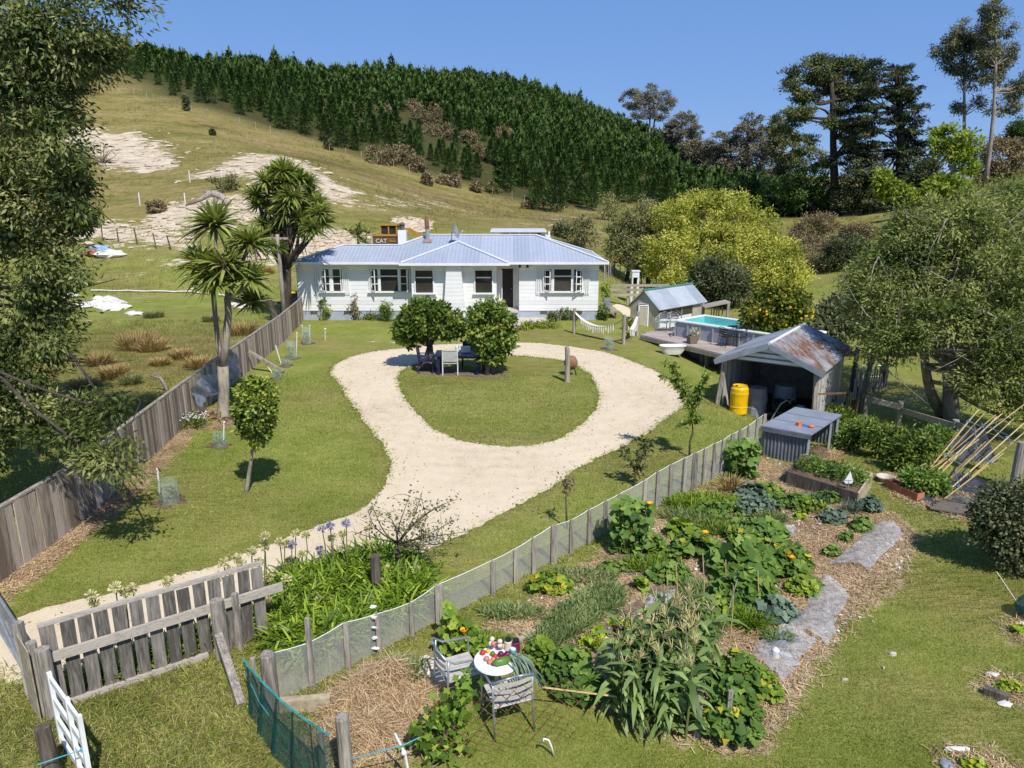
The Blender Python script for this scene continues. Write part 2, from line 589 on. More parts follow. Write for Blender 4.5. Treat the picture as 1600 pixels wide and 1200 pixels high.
STRAW = [GP(q) for q in [
 [(590, 1062), (690, 1018), (830, 940), (985, 832), (1110, 758), (1185, 712), (1255, 735), (1340, 780), (1400, 805), (1440, 840), (1405, 910), (1345, 965), (1275, 1040), (1225, 1130), (1165, 1185), (1080, 1160), (1000, 1140), (905, 1085), (845, 1045), (830, 1005), (760, 1015), (700, 1065), (640, 1180), (560, 1150), (520, 1110)],
 [(-20, 915), (40, 875), (110, 826), (200, 760), (260, 695), (282, 672), (303, 672), (275, 708), (215, 776), (125, 848), (60, 905), (10, 940)],
 [(285, 655), (310, 640), (360, 640), (375, 660), (340, 672), (295, 670)],
 [(1270, 715), (1330, 680), (1312, 672), (1345, 690), (1300, 735)],
 [(1365, 740), (1420, 738), (1610, 790), (1640, 830), (1500, 812), (1395, 775)],
 [(1525, 1075), (1550, 1050), (1600, 1062), (1650, 1080), (1640, 1110), (1560, 1090)],
 [(1565, 975), (1600, 965), (1650, 985), (1640, 1005), (1580, 1000)],
 [(1465, 1200), (1490, 1165), (1560, 1185), (1610, 1215), (1540, 1240)],
]]
SOIL = [GP(q) for q in [
 [(845, 1025), (905, 995), (975, 950), (1010, 920), (1040, 905), (1060, 920), (1010, 950), (960, 985), (905, 1015), (870, 1030)],
 [(960, 860), (1010, 850), (1080, 870), (1060, 905), (1000, 905), (950, 890)],
 [(640, 560), (700, 575), (790, 585), (800, 590), (770, 592), (700, 588), (655, 585)],
]]
ROCK = [GP(q) for q in [
 [(85, 198), (150, 198), (165, 213), (215, 206), (250, 225), (282, 252), (270, 262), (235, 268), (180, 262), (150, 245), (100, 225)],
 [(290, 276), (350, 260), (372, 245), (400, 240), (430, 243), (470, 252), (500, 272), (530, 286), (560, 300), (540, 316), (480, 310), (430, 292), (400, 282), (360, 276), (310, 281)],
 [(232, 348), (252, 324), (300, 316), (330, 308), (400, 312), (420, 338), (372, 352), (340, 363), (290, 360), (245, 355)],
 [(105, 350), (150, 350), (220, 360), (290, 367), (290, 384), (240, 380), (180, 374), (130, 366)],
 [(380, 405), (400, 385), (470, 368), (560, 362), (605, 370), (600, 398), (520, 395), (460, 398), (420, 412)],
 [(615, 345), (660, 343), (670, 360), (640, 364), (620, 360)],
]]
PALE = [GP(q) for q in [
 [(210, 425), (290, 400), (380, 405), (400, 440), (300, 432)], [(150, 435), (190, 438), (200, 446), (160, 446)], [(620, 300), (560, 320), (640, 330), (690, 318)], [(860, 330), (905, 345), (900, 358), (850, 352)],
]]
DRYHILL = GP([(100, 150), (160, 105), (190, 105), (250, 150), (300, 175), (420, 215), (560, 255), (700, 300), (830, 335), (960, 330), (980, 350), (870, 352), (700, 325), (560, 280), (420, 235), (300, 205), (160, 140)])
ROUGH = GP([(60, 560), (130, 520), (200, 510), (330, 520), (400, 500), (420, 515), (330, 600), (250, 640), (180, 640), (80, 610)])
FOREG = GP([(-60, 1070), (60, 1075), (330, 1040), (420, 1060), (470, 1120), (540, 1230), (-80, 1240)])
nr, nc = 470, 400
ys = np.concatenate([np.linspace(-25, 2.5, 20), np.geomspace(2.6, 470, nr - 20)])
ss = np.linspace(-1, 1, nc)
YY = np.repeat(ys[:, None], nc, 1)
XX = ss[None] * (np.maximum(YY, 0) * 1.15 + 9)
ZZ = TZ(XX, YY)
gx, gy = XX.ravel(), YY.ravel()
def softmask(polys, width, x, y):
 m = np.zeros(x.shape)
 for p in polys:
  d = dpoly(x, y, p)
  m = np.maximum(m, np.clip(0.5 - d / (2 * width), 0, 1))
 return m
m_straw = softmask(STRAW, 0.45, gx, gy)
m_soil = softmask(SOIL, 0.2, gx, gy)
m_rock = np.maximum(softmask(ROCK, 2.2, gx, gy), softmask(PALE, 4.0, gx, gy) * 0.58)
hill = sstep(46, 74, gy) * np.where(gx > 9, 0.55, 1.0)
m_dry = np.maximum(hill * 0.84, softmask([ROUGH], 1.6, gx, gy) * 0.75)
m_dry = np.maximum(m_dry, softmask([DRYHILL], 5, gx, gy) * 1.25)
m_dry = np.maximum(m_dry, np.clip(.32 + .45 * np.sin(gx * .9 + np.sin(gy * .7) * 1.5) * np.sin(gy * .6 + gx * .3), 0, .8) * sstep(2, 5, gx) * sstep(20, 12, gy))
m_dry = np.maximum(m_dry, np.clip(.2 + .4 * np.sin(gx * .45 + np.sin(gy * .4) * 2) * np.sin(gy * .37 + 2), 0, .55))
m_drive_dry = np.clip(1 - np.abs(dpoly(gx, gy, DRIVE)) / 0.8, 0, 1) * 0.45
m_drive_dry = np.maximum(m_drive_dry, np.clip(1 - np.abs(dpoly(gx, gy, ISLE)) / 0.8, 0, 1) * 0.4)
m_dry = np.maximum(m_dry, m_drive_dry)
m_dry = np.maximum(m_dry, softmask([ISLE], 0.6, gx, gy) * 0.32)
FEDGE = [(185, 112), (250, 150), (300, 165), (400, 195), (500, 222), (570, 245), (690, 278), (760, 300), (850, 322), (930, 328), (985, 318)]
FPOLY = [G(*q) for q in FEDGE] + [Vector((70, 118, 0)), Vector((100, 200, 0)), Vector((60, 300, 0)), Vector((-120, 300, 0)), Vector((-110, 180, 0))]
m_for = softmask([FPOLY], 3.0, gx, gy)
idx = np.arange(nr * nc).reshape(nr, nc)
ff = np.stack([idx[:-1, :-1], idx[:-1, 1:], idx[1:, 1:], idx[1:, :-1]], -1).reshape(-1, 4)
def groundmat():
 m, nt = newmat('ground')
 v = coords(nt)
 n0 = noise(nt, v, 0.11, 3)
 n1 = noise(nt, v, 0.6, 5, 0.6)
 n2 = noise(nt, v, 4.0, 5, 0.65)
 n3 = noise(nt, v, 28.0, 4, 0.7)
 mix = math_(nt, 'MULTIPLY_ADD', n1, 0.36, math_(nt, 'MULTIPLY', n2, 0.3))
 mix = math_(nt, 'MULTIPLY_ADD', n3, 0.34, mix)
 lawn = ramp(nt, mix, [(0.36, (0.120, 0.160, 0.024)), (0.5, (0.232, 0.258, 0.054)), (0.66, (0.39, 0.36, 0.125))])
 vh = coords(nt, (0.3, 1.0, 1.0))
 h1 = noise(nt, vh, 0.22, 6, 0.7)
 h2 = noise(nt, vh, 1.4, 5, 0.7)
 h3 = noise(nt, coords(nt, (0.35, 1, 1)), 4.5, 3, 0.7)
 hm = math_(nt, 'MULTIPLY_ADD', h1, 0.42, math_(nt, 'MULTIPLY', h2, 0.33))
 hm = math_(nt, 'MULTIPLY_ADD', h3, 0.25, hm)
 dryc = ramp(nt, hm, [(0.38, (0.082, 0.080, 0.018)), (0.45, (0.178, 0.150, 0.048)), (0.52, (0.285, 0.215, 0.090)), (0.64, (0.43, 0.32, 0.165))])
 dm = math_(nt, 'ADD', attr(nt, 'dry'), math_(nt, 'MULTIPLY_ADD', n1, 0.7, -0.40), clamp=True)
 dm = math_(nt, 'MULTIPLY', dm, 1.0, clamp=True)
 col = mixc(nt, dm, lawn, dryc)
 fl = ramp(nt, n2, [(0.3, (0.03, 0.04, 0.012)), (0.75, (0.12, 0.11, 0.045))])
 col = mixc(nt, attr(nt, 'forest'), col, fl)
 s1 = noise(nt, coords(nt, (1, 1, 1)), 9, 6, 0.75)
 s2 = noise(nt, coords(nt, (60, 14, 20)), 1.5, 4, 0.6)
 s3 = noise(nt, coords(nt, (14, 60, 20)), 1.5, 4, 0.6)
 sm = math_(nt, 'MULTIPLY_ADD', math_(nt, 'MAXIMUM', s2, s3), 0.6, math_(nt, 'MULTIPLY', s1, 0.4))
 strawc = ramp(nt, sm, [(0.36, (0.20, 0.14, 0.085)), (0.52, (0.44, 0.33, 0.205)), (0.68, (0.72, 0.60, 0.42))])
 sk = math_(nt, 'MULTIPLY_ADD', math_(nt, 'SUBTRACT', n2, 0.5), 1.3, attr(nt, 'straw'))
 sk = math_(nt, 'MULTIPLY_ADD', math_(nt, 'SUBTRACT', n1, 0.5), 0.8, sk)
 sk = nd(nt, 'ShaderNodeMapRange', {0: sk, 1: 0.42, 2: 0.62}).outputs[0]
 col = mixc(nt, sk, col, strawc)
 soilc = ramp(nt, n3, [(0.3, (0.12, 0.085, 0.06)), (0.7, (0.30, 0.235, 0.175))])
 ok = math_(nt, 'MULTIPLY_ADD', math_(nt, 'SUBTRACT', n2, 0.5), 0.9, attr(nt, 'soil'))
 ok = nd(nt, 'ShaderNodeMapRange', {0: ok, 1: 0.45, 2: 0.6}).outputs[0]
 col = mixc(nt, ok, col, soilc)
 r1 = noise(nt, coords(nt, (1, 2.2, 3)), 0.55, 7, 0.72)
 rockc = ramp(nt, r1, [(0.32, (0.30, 0.235, 0.16)), (0.46, (0.56, 0.46, 0.33)), (0.66, (0.74, 0.65, 0.52))])
 rk = math_(nt, 'MULTIPLY_ADD', math_(nt, 'SUBTRACT', h1, 0.5), 1.5, attr(nt, 'rock'))
 rk = math_(nt, 'MULTIPLY_ADD', math_(nt, 'SUBTRACT', r1, 0.5), 2.6, rk)
 rk = nd(nt, 'ShaderNodeMapRange', {0: rk, 1: 0.50, 2: 0.62}).outputs[0]
 col = mixc(nt, rk, col, rockc)
 hgt = math_(nt, 'MULTIPLY_ADD', n3, 0.5, n2)
 bp = nd(nt, 'ShaderNodeBump', {'Strength': 0.75, 'Distance': 0.08, 'Height': hgt})
 bp2 = nd(nt, 'ShaderNodeBump', {'Strength': math_(nt, 'MULTIPLY', attr(nt, 'dry'), 0.8), 'Distance': 1.2, 'Height': hm, 'Normal': bp.outputs[0]})
 b = nd(nt, 'ShaderNodeBsdfPrincipled', {'Base Color': col, 'Roughness': 0.95, 'Specular IOR Level': 0.1, 'Normal': bp2.outputs[0]})
 out_(nt, b.outputs[0])
 return m
ground = np_mesh('ground', np.stack([gx, gy, ZZ.ravel()], -1), ff.ravel(), 4, np.full(len(gx), .5), groundmat(), smooth=True)
for nm, arr in (('straw', m_straw), ('soil', m_soil), ('rock', m_rock), ('dry', m_dry), ('forest', m_for)):
 a = ground.data.attributes.new(nm, 'FLOAT', 'POINT')
 a.data.foreach_set('value', arr.astype(np.float32))
tag(ground, 'grassy farmyard lawn rising to a dry hillside', None, kind='structure')
rngd = np.random.default_rng(5)
def ragged(poly, step=0.10, amp=0.04):
 o = []
 n = len(poly)
 pts = [np.array((p[0], p[1])) for p in poly]
 ph = rngd.random(4) * 6
 s = 0
 for i in range(n):
  p0, p1, p2, p3 = pts[i - 1], pts[i], pts[(i + 1) % n], pts[(i + 2) % n]
  L = np.linalg.norm(p2 - p1)
  k = max(1, int(L / step))
  for j in range(k):
   t = j / k
   q = 0.5 * ((2 * p1) + (-p0 + p2) * t + (2 * p0 - 5 * p1 + 4 * p2 - p3) * t * t + (-p0 + 3 * p1 - 3 * p2 + p3) * t ** 3)
   tg = unit(p2 - p1)
   nn = np.array((-tg[1], tg[0]))
   s += L / k
   a = amp * (0.6 * math.sin(s * 1.7 + ph[0]) + 0.5 * math.sin(s * 4.3 + ph[1])) + rngd.normal() * amp * 0.6
   o.append(q + nn * a)
 return o
ro, ri = ragged(DRIVE), ragged(ISLE)
loops = [[Vector((p[0], p[1], 0)) for p in ro], [Vector((p[0], p[1], 0)) for p in ri]]
tri = tessellate_polygon(loops)
allp = ro + ri
def gravelmat():
 m, nt = newmat('gravel')
 v = coords(nt)
 n0 = noise(nt, v, 0.35, 3)
 n1 = noise(nt, v, 3.0, 5, 0.6)
 n2 = noise(nt, v, 45, 3, 0.7)
 mp = nd(nt, 'ShaderNodeVectorMath', {0: v, 1: (DRC[0], DRC[1], 0)}, operation='SUBTRACT')
 ln = nd(nt, 'ShaderNodeVectorMath', {0: mp.outputs[0]}, operation='LENGTH').outputs['Value']
 wv = math_(nt, 'SINE', math_(nt, 'MULTIPLY_ADD', n0, 9.0, math_(nt, 'MULTIPLY', ln, 11.0)))
 f = math_(nt, 'MULTIPLY_ADD', n2, 0.5, math_(nt, 'MULTIPLY', n1, 0.22))
 f = math_(nt, 'MULTIPLY_ADD', n0, 0.28, f)
 f = math_(nt, 'MULTIPLY_ADD', wv, 0.012, f)
 col = ramp(nt, f, [(0.34, (0.40, 0.31, 0.205)), (0.46, (0.64, 0.53, 0.375)), (0.66, (0.75, 0.645, 0.485))])
 bp = nd(nt, 'ShaderNodeBump', {'Strength': 0.35, 'Distance': 0.012, 'Height': n2})
 b = nd(nt, 'ShaderNodeBsdfPrincipled', {'Base Color': col, 'Roughness': 0.95, 'Specular IOR Level': 0.1, 'Normal': bp.outputs[0]})
 out_(nt, b.outputs[0])
 return m
ic = np.mean([(p.x, p.y) for p in ISLE], 0)
DRC = (float(ic[0]), float(ic[1]))
zz = TZ(np.array([p[0] for p in allp]), np.array([p[1] for p in allp])) + 0.012
mb = MB()
mb.add([(p[0], p[1], z) for p, z in zip(allp, zz)], [tuple(t) for t in tri])
drv = mb.build('driveway', gravelmat())
if drv.data.polygons[0].normal.z < 0:
 drv.data.flip_normals()
tag(drv, 'pale gravel driveway looping round a grass island', None, kind='structure')
M = {}
M['pine'] = leafmat('pine_needles', (0.016, 0.034, 0.01), (0.045, 0.088, 0.02), (0.125, 0.19, 0.05), 0.12, 0.6, 0.2)
M['pineold'] = leafmat('old_pine_needles', (0.026, 0.036, 0.014), (0.075, 0.095, 0.032), (0.17, 0.19, 0.07), 0.1, 0.6, 0.2)
M['cedar'] = leafmat('cedar_needles', (0.018, 0.026, 0.014), (0.048, 0.064, 0.03), (0.14, 0.15, 0.07), 0.1, 0.6, 0.2)
M['gum'] = leafmat('gum_leaves', (0.04, 0.048, 0.024), (0.115, 0.125, 0.062), (0.25, 0.25, 0.13), 0.2, 0.4)
M['kanuka'] = leafmat('kanuka_leaves', (0.06, 0.058, 0.036), (0.165, 0.15, 0.098), (0.3, 0.27, 0.2), 0.15, 0.6)
M['scrub'] = leafmat('scrub_leaves', (0.08, 0.064, 0.034), (0.2, 0.155, 0.085), (0.32, 0.26, 0.15), 0.15, 0.7)
M['olive'] = leafmat('olive_leaves', (0.05, 0.06, 0.022), (0.155, 0.165, 0.062), (0.3, 0.29, 0.13), 0.25, 0.5)
M['willow'] = leafmat('willow_leaves', (0.10, 0.12, 0.016), (0.30, 0.325, 0.050), (0.54, 0.52, 0.12), 0.3, 0.5)
M['rwillow'] = leafmat('grey_willow_leaves', (0.032, 0.052, 0.012), (0.11, 0.15, 0.036), (0.31, 0.33, 0.11), 0.3, 0.42)
M['bushdark'] = leafmat('dark_bush_leaves', (0.022, 0.032, 0.014), (0.072, 0.09, 0.038), (0.18, 0.19, 0.09), 0.15, 0.5)
M['walnut'] = leafmat('walnut_leaves', (0.08, 0.125, 0.014), (0.22, 0.29, 0.038), (0.42, 0.45, 0.09), 0.35, 0.45)
M['leftree'] = leafmat('long_leaves', (0.03, 0.048, 0.012), (0.11, 0.14, 0.034), (0.33, 0.33, 0.125), 0.3, 0.38, 0.5)
M['citrus'] = leafmat('citrus_leaves', (0.03, 0.05, 0.01), (0.095, 0.125, 0.02), (0.26, 0.26, 0.03), 0.25, 0.3, 0.5)
M['gloss'] = leafmat('glossy_leaves', (0.026, 0.055, 0.01), (0.115, 0.18, 0.022), (0.36, 0.39, 0.07), 0.25, 0.28, 0.6)
M['fruitleaf'] = leafmat('broad_leaves', (0.026, 0.056, 0.01), (0.105, 0.17, 0.026), (0.27, 0.32, 0.07), 0.3, 0.4, 0.4)
M['cabbage'] = leafmat('cabbage_tree_leaves', (0.06, 0.085, 0.018), (0.175, 0.22, 0.046), (0.4, 0.41, 0.12), 0.25, 0.38, 0.5)
M['drycab'] = leafmat('dead_leaf_skirt', (0.10, 0.07, 0.04), (0.20, 0.14, 0.085), (0.32, 0.24, 0.15), 0.2, 0.8)
M['rush'] = leafmat('rush_stems', (0.13, 0.11, 0.04), (0.3, 0.215, 0.085), (0.48, 0.35, 0.17), 0.2, 0.7)
M['bark'] = noisy('bark', (0.05, 0.04, 0.03), (0.19, 0.155, 0.115), 9, (1, 1, 0.25), 0.9, 0.8)
M['palebark'] = noisy('pale_bark', (0.18, 0.15, 0.12), (0.42, 0.37, 0.30), 9, (1, 1, 0.3), 0.9, 0.6)
M['darkbark'] = noisy('dark_bark', (0.025, 0.02, 0.016), (0.10, 0.08, 0.062), 9, (1, 1, 0.25), 0.9, 0.8)
M['twig'] = noisy('bare_twigs', (0.12, 0.09, 0.07), (0.30, 0.24, 0.19), 9, (1, 1, 0.3), 0.9, 0.3)
def pine_arrays(rng, h, R, n):
 z = h * (0.03 + 0.93 * rng.random(n) ** 0.85)
 prof = R * np.clip(1 - (z / h), 0, 1) ** 0.85 * (0.75 + 0.25 * np.sin(z * 5.5 + rng.random() * 6)) * np.clip(z / h * 6, 0.55, 1)
 a = rng.random(n) * 2 * PI
 nb = 26
 ba = rng.random(nb) * 2 * PI
 k = rng.integers(0, nb, n)
 a = np.where(rng.random(n) < 0.55, ba[k] + rng.normal(size=n) * 0.25, a)
 r = prof * (0.35 + 0.7 * rng.random(n) ** 0.6)
 P = np.stack([r * np.cos(a), r * np.sin(a), z], -1)
 D = np.stack([np.cos(a) * 0.75, np.sin(a) * 0.75, np.full(n, 0.75)], -1) + rng.normal(size=(n, 3)) * 0.28
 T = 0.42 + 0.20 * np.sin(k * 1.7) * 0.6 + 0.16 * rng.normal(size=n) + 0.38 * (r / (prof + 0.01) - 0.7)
 m = max(5, n // 40)
 P = np.concatenate([P, np.stack([np.zeros(m), np.zeros(m), h * rng.uniform(0.88, 1.10, m)], -1)])
 D = np.concatenate([D, rng.normal(size=(m, 3)) * 0.15 + np.array([0, 0, 1])])
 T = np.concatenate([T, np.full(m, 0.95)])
 return P, D, T
PINE_H = 5.6
protos = []
psingle = []
for i in range(6):
 rng = np.random.default_rng(40 + i)
 h = PINE_H * rng.uniform(0.92, 1.1)
 R = rng.uniform(1.75, 2.3)
 root = thing('pine_tree', 'x', 'tree')
 P, D, T = pine_arrays(rng, h, R, 1500)
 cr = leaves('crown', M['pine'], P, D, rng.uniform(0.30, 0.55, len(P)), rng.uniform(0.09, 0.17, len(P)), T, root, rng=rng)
 mb = MB()
 mb.tube([(0, 0, -0.4), (0, 0, h * 0.5), (0, 0, h * 0.97)], [0.11, 0.07, 0.012], 6)
 trk = mb.build('trunk', M['darkbark'], root)
 protos.append(root)
 o = bpy.data.objects.new('pine_tree', cr.data)
 psingle.append(o)
FX = [np.array((p.x, p.y)) for p in FPOLY]
cand = []
rng = np.random.default_rng(3)
y = 92.0
while y < 262:
 sp = 2.7 if y < 130 else (2.9 if y < 180 else 3.3)
 for x in np.arange(-110, 75, sp):
  cand.append((x + rng.uniform(-.5, .5) * sp, y + rng.uniform(-.5, .5) * sp))
 y += sp
cand = np.array(cand)
cand = cand[inpoly(cand[:, 0], cand[:, 1], FX)]
BARE = [[G(150 + 0, 0 + 120), G(152, 118), G(153, 121)]]
SCRUBPX = [(570, 172, 26, 9), (612, 178, 30, 14), (660, 178, 40, 16), (690, 205, 32, 12), (735, 215, 20, 12), (790, 212, 20, 16), (640, 165, 25, 8), (745, 240, 12, 12), (600, 245, 28, 16), (628, 243, 24, 17), (650, 258, 16, 12), (700, 283, 22, 8), (668, 282, 7, 9)]
cz = TZ(cand[:, 0], cand[:, 1])
dd = dep(cand[:, 1], cz)
cpx = 800 + cand[:, 0] / dd * F
vv = (-(cand[:, 1]) * st + (CH - cz) * -ct * 1.0)
zm = cz + 2.0
cpy = 600 - F * (cand[:, 1] * st + (zm - CH) * ct) / (cand[:, 1] * ct - (zm - CH) * st)
keep = np.ones(len(cand), bool)
for (sx, sy, rx, ry) in SCRUBPX:
 keep &= ((cpx - sx) / (rx * 0.95)) ** 2 + ((cpy - sy - 3) / (ry * 0.9 + 2)) ** 2 > 1
for (sx, sy, rx, ry) in [(640, 131, 10, 7), (556, 133, 5, 6), (605, 132, 9, 4), (955, 228, 4, 4), (1035, 265, 4, 14), (922, 268, 6, 8)]:
 keep &= ((cpx - sx) / rx) ** 2 + ((cpy - sy) / ry) ** 2 > 1
keep &= (cpx > -60) & (cpx < 1330)
de = -dpoly(cand[:, 0], cand[:, 1], FX)
keep &= (de > rng.random(len(de)) ** 2 * 8)
cand, cz, cpx, cpy, dd = cand[keep], cz[keep], cpx[keep], cpy[keep], dd[keep]
order = np.argsort(dd + 40 * (cpx < 0) + 40 * (cpx > 1050))
near = order[:290]
far = order[290:]
PLAB = 'bushy young dark green pine in the lower rows of the hillside plantation'
for j, i in enumerate(near):
 k = int(rng.integers(0, 6))
 s = float(rng.uniform(0.52, 0.92) * (.95 + .22 * math.sin(cand[i, 0] * .21 + 2 * math.sin(cand[i, 1] * .12)))) * (1.22 if rng.random() < .08 else 1)
 if j < 90:
  o = dup(protos[k], label=PLAB, group='young pines of the hillside plantation')
 else:
  o = psingle[k].copy()
  C.objects.link(o)
  tag(o, PLAB, 'tree', 'young pines of the hillside plantation')
 o.location = (cand[i, 0], cand[i, 1], cz[i])
 o.rotation_euler = (0, 0, float(rng.uniform(0, 6.28)))
 o.scale = (s * float(rng.uniform(.9, 1.15)), s * float(rng.uniform(.9, 1.15)), s * float(rng.uniform(.85, 1.1)))
for lx, ly, sc in ((925, 330, 1.05), (870, 332, 1.1), (843, 328, 1.0), (985, 318, 0.9)):
 p = G(lx, ly)
 o = dup(protos[lx % 6], loc=p, rz=lx, sc=sc, group='young pines of the hillside plantation',
   label={925: 'lone dark pine standing in dry grass right of the pine plantation edge', 870: 'dark pine above the farmhouse roof at the lowest plantation corner, right of its twin', 843: 'dark pine above the farmhouse roof at the lowest plantation corner, left of its twin', 985: 'small dark pine beside the olive willow at the foot of the plantation'}[lx])
for r_ in protos:
 for ch in list(r_.children):
  bpy.data.objects.remove(ch)
 bpy.data.objects.remove(r_)
for o in psingle:
 bpy.data.objects.remove(o)
allP, allD, allT, allL = [], [], [], []
for i in far:
 h = PINE_H * rng.uniform(0.42, 0.78) * (.95 + .22 * math.sin(cand[i, 0] * .17 + 2 * math.sin(cand[i, 1] * .1))) * (1.25 if rng.random() < .06 else 1)
 nq = 240 if dd[i] < 170 else 140
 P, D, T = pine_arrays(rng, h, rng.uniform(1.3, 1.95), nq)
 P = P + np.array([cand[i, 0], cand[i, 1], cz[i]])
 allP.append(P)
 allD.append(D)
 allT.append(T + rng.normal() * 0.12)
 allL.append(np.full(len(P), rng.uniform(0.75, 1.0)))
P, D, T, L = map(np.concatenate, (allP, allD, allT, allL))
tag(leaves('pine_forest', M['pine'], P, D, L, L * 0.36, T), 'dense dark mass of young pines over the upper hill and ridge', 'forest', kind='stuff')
FOREST_COUNT = (len(near), len(far))
SCL = ['low brown scrub patch at the left end of the bare strip inside the pines', 'brown manuka scrub below the ridge among the pines', 'widest brown scrub patch in the middle of the pine slope', 'brown scrub strip under the widest scrub patch among pines',
       'brown scrub clump at the right end of the scrub strip', 'tall brown scrub alone among pines right of the scrub strip', 'thin brown scrub at the top of the scrub patch', 'small grey-brown scrub between pines low on the slope',
       'olive-brown bush by the hill fence at the pine edge, left of its pair', 'dark brown bush by the hill fence at the pine edge, right of its pair', 'short brown bush below the pair of bushes on the hill fence', 'flat straw-coloured scrub right along the hill fence line', 'thin upright bush on the hill fence line']
for j, (sx, sy, rx, ry) in enumerate(SCRUBPX):
 b = G(sx, sy + ry * 0.8)
 Y = b.y
 m = mpp(Y, b.z)
 R = rx * m
 H = ry * m * 1.3
 blobs = [(b.x + rng.uniform(-.5, .5) * R, Y + rng.uniform(-.3, .5) * R, b.z + H * 0.6, R * 0.5, R * 0.5, H * 0.75) for _ in range(4)]
 tree('scrub_bush', SCL[j], 'bush', b, blobs, M['scrub'], M['twig'], 0.12, nclump=70, nleaf=26, cr=0.55, L=0.42, W=0.16, nlimb=6, seed=j, stems=3, shell=0.4)
SM = [(290, 172, 5, 13, 'small dark shrub alone on dry hill grass under the pines'), (135, 148, 24, 16, 'grey-brown shrub at the top end of the hill fence'), (514, 234, 6, 9, 'small dark shrub on the fence line midway down the pine edge'), (332, 211, 2.5, 4, 'tiny dark shrub in the middle of the dry hill face'),
      (742, 300, 12, 8, 'rust-red low bush on dry grass beside the lowest pines'), (826, 326, 14, 6, 'reddish dry scrub left of the lowest pines'), (770, 302, 14, 8, 'green-grey bush at the pine edge above the roof ridge'), (960, 345, 26, 24, 'grey-green scrub bush below the lone pine'),
      (905, 388, 36, 26, 'rounded dark green bush behind the roof end of the farmhouse'), (880, 372, 18, 12, 'small dark bush behind the carport roof'), (160, 255, 12, 14, 'bare grey twiggy bush on the upper limestone slip'), (352, 300, 34, 14, 'olive scrub behind the fallen log'), (245, 332, 14, 10, 'brown dry bush left of the middle limestone slip')]
for j, (sx, sy, rx, ry, lab) in enumerate(SM):
 b = G(sx, sy)
 Y = b.y
 m = mpp(Y, b.z)
 R, H = rx * m, ry * m
 mat = M['bushdark'] if 'dark' in lab else (M['olive'] if ('olive' in lab or 'green' in lab) else M['scrub'])
 if 'bare' in lab:
  root = thing('bare_bush', lab, 'bush', b)
  mb = MB()
  for q in range(26):
   d = unit(rng.normal(size=3) * np.array([1, .6, .3]) + np.array([0, 0, 0.6]))
   limb(mb, np.array(b), np.array(b) + d * H * rng.uniform(1.2, 2.6), 0.06, 0.015, rng, wob=0.15, n=4, sides=4)
  mb.build('branches', M['twig'], root)
  continue
 blobs = [(b.x + rng.uniform(-.4, .4) * R, Y + rng.uniform(-.2, .4) * R, b.z + H * 0.8, R * 0.62, R * 0.6, H * 0.95) for _ in range(4)]
 tree('scrub_bush', lab, 'bush', b, blobs, mat, M['twig'], 0.06, nclump=50, nleaf=26, cr=min(R, H) * 0.4 + 0.05, L=0.14 + 0.0022 * Y, W=0.06 + 0.0008 * Y, nlimb=6, seed=j + 60, stems=2, shell=0.35)
Yp = 116
bp_ = at(1307, 332, Yp)
tree('old_pine', 'tall open-crowned old pine with bare lower trunk, left of the dark cedar', 'tree', (bp_.x, Yp, tz(bp_.x, Yp)),
     [bl(*q) for q in [(1238, 124, 15, 16, Yp), (1278, 108, 24, 20, Yp), (1322, 106, 26, 18, Yp + 2), (1258, 152, 26, 10, Yp), (1248, 178, 22, 8, Yp - 2), (1228, 198, 20, 8, Yp), (1335, 140, 26, 16, Yp), (1262, 218, 24, 6, Yp), (1295, 132, 28, 14, Yp + 2), (1348, 106, 18, 15, Yp), (1305, 195, 20, 10, Yp - 2), (1325, 170, 18, 10, Yp), (1262, 238, 26, 6, Yp - 3), (1330, 225, 22, 8, Yp - 2), (1288, 252, 18, 7, Yp), (1345, 200, 18, 12, Yp)]],
     M['pineold'], M['darkbark'], 0.75, trunk_top=tuple(at(1300, 128, Yp)), nclump=330, nleaf=90, cr=1.1, L=0.5, W=0.17, nlimb=42, seed=1, shell=0.3, limb_r=0.4, squash=0.5)
Yc = 112
bp_ = at(1402, 330, Yc)
cb = []
rng = np.random.default_rng(9)
for k in range(22):
 py = 102 + k * 10.2
 hw = [22, 34, 40, 46, 48, 52, 56, 60, 58, 62, 64, 64, 66, 68, 62, 66, 62, 64, 58, 56, 52, 46][k]
 for sgn in (-1, 1):
  wj = hw * rng.uniform(0.72, 1.05)
  cb.append(bl((1388 if sgn > 0 else 1380) + sgn * wj * 0.5, py + rng.uniform(-4, 4), wj * 0.55, 5.5, Yc + rng.uniform(-3, 3), depth=3.2))
tree('cedar_tree', 'dark layered cedar with flat spreading tiers right of the old pine', 'tree', (bp_.x, Yc, tz(bp_.x, Yc)), cb, M['cedar'], M['darkbark'], 0.8,
     trunk_top=tuple(at(1400, 108, Yc)), nclump=520, nleaf=60, cr=0.85, L=0.55, W=0.17, nlimb=60, seed=2, shell=0.1, limb_r=0.25, squash=0.22)
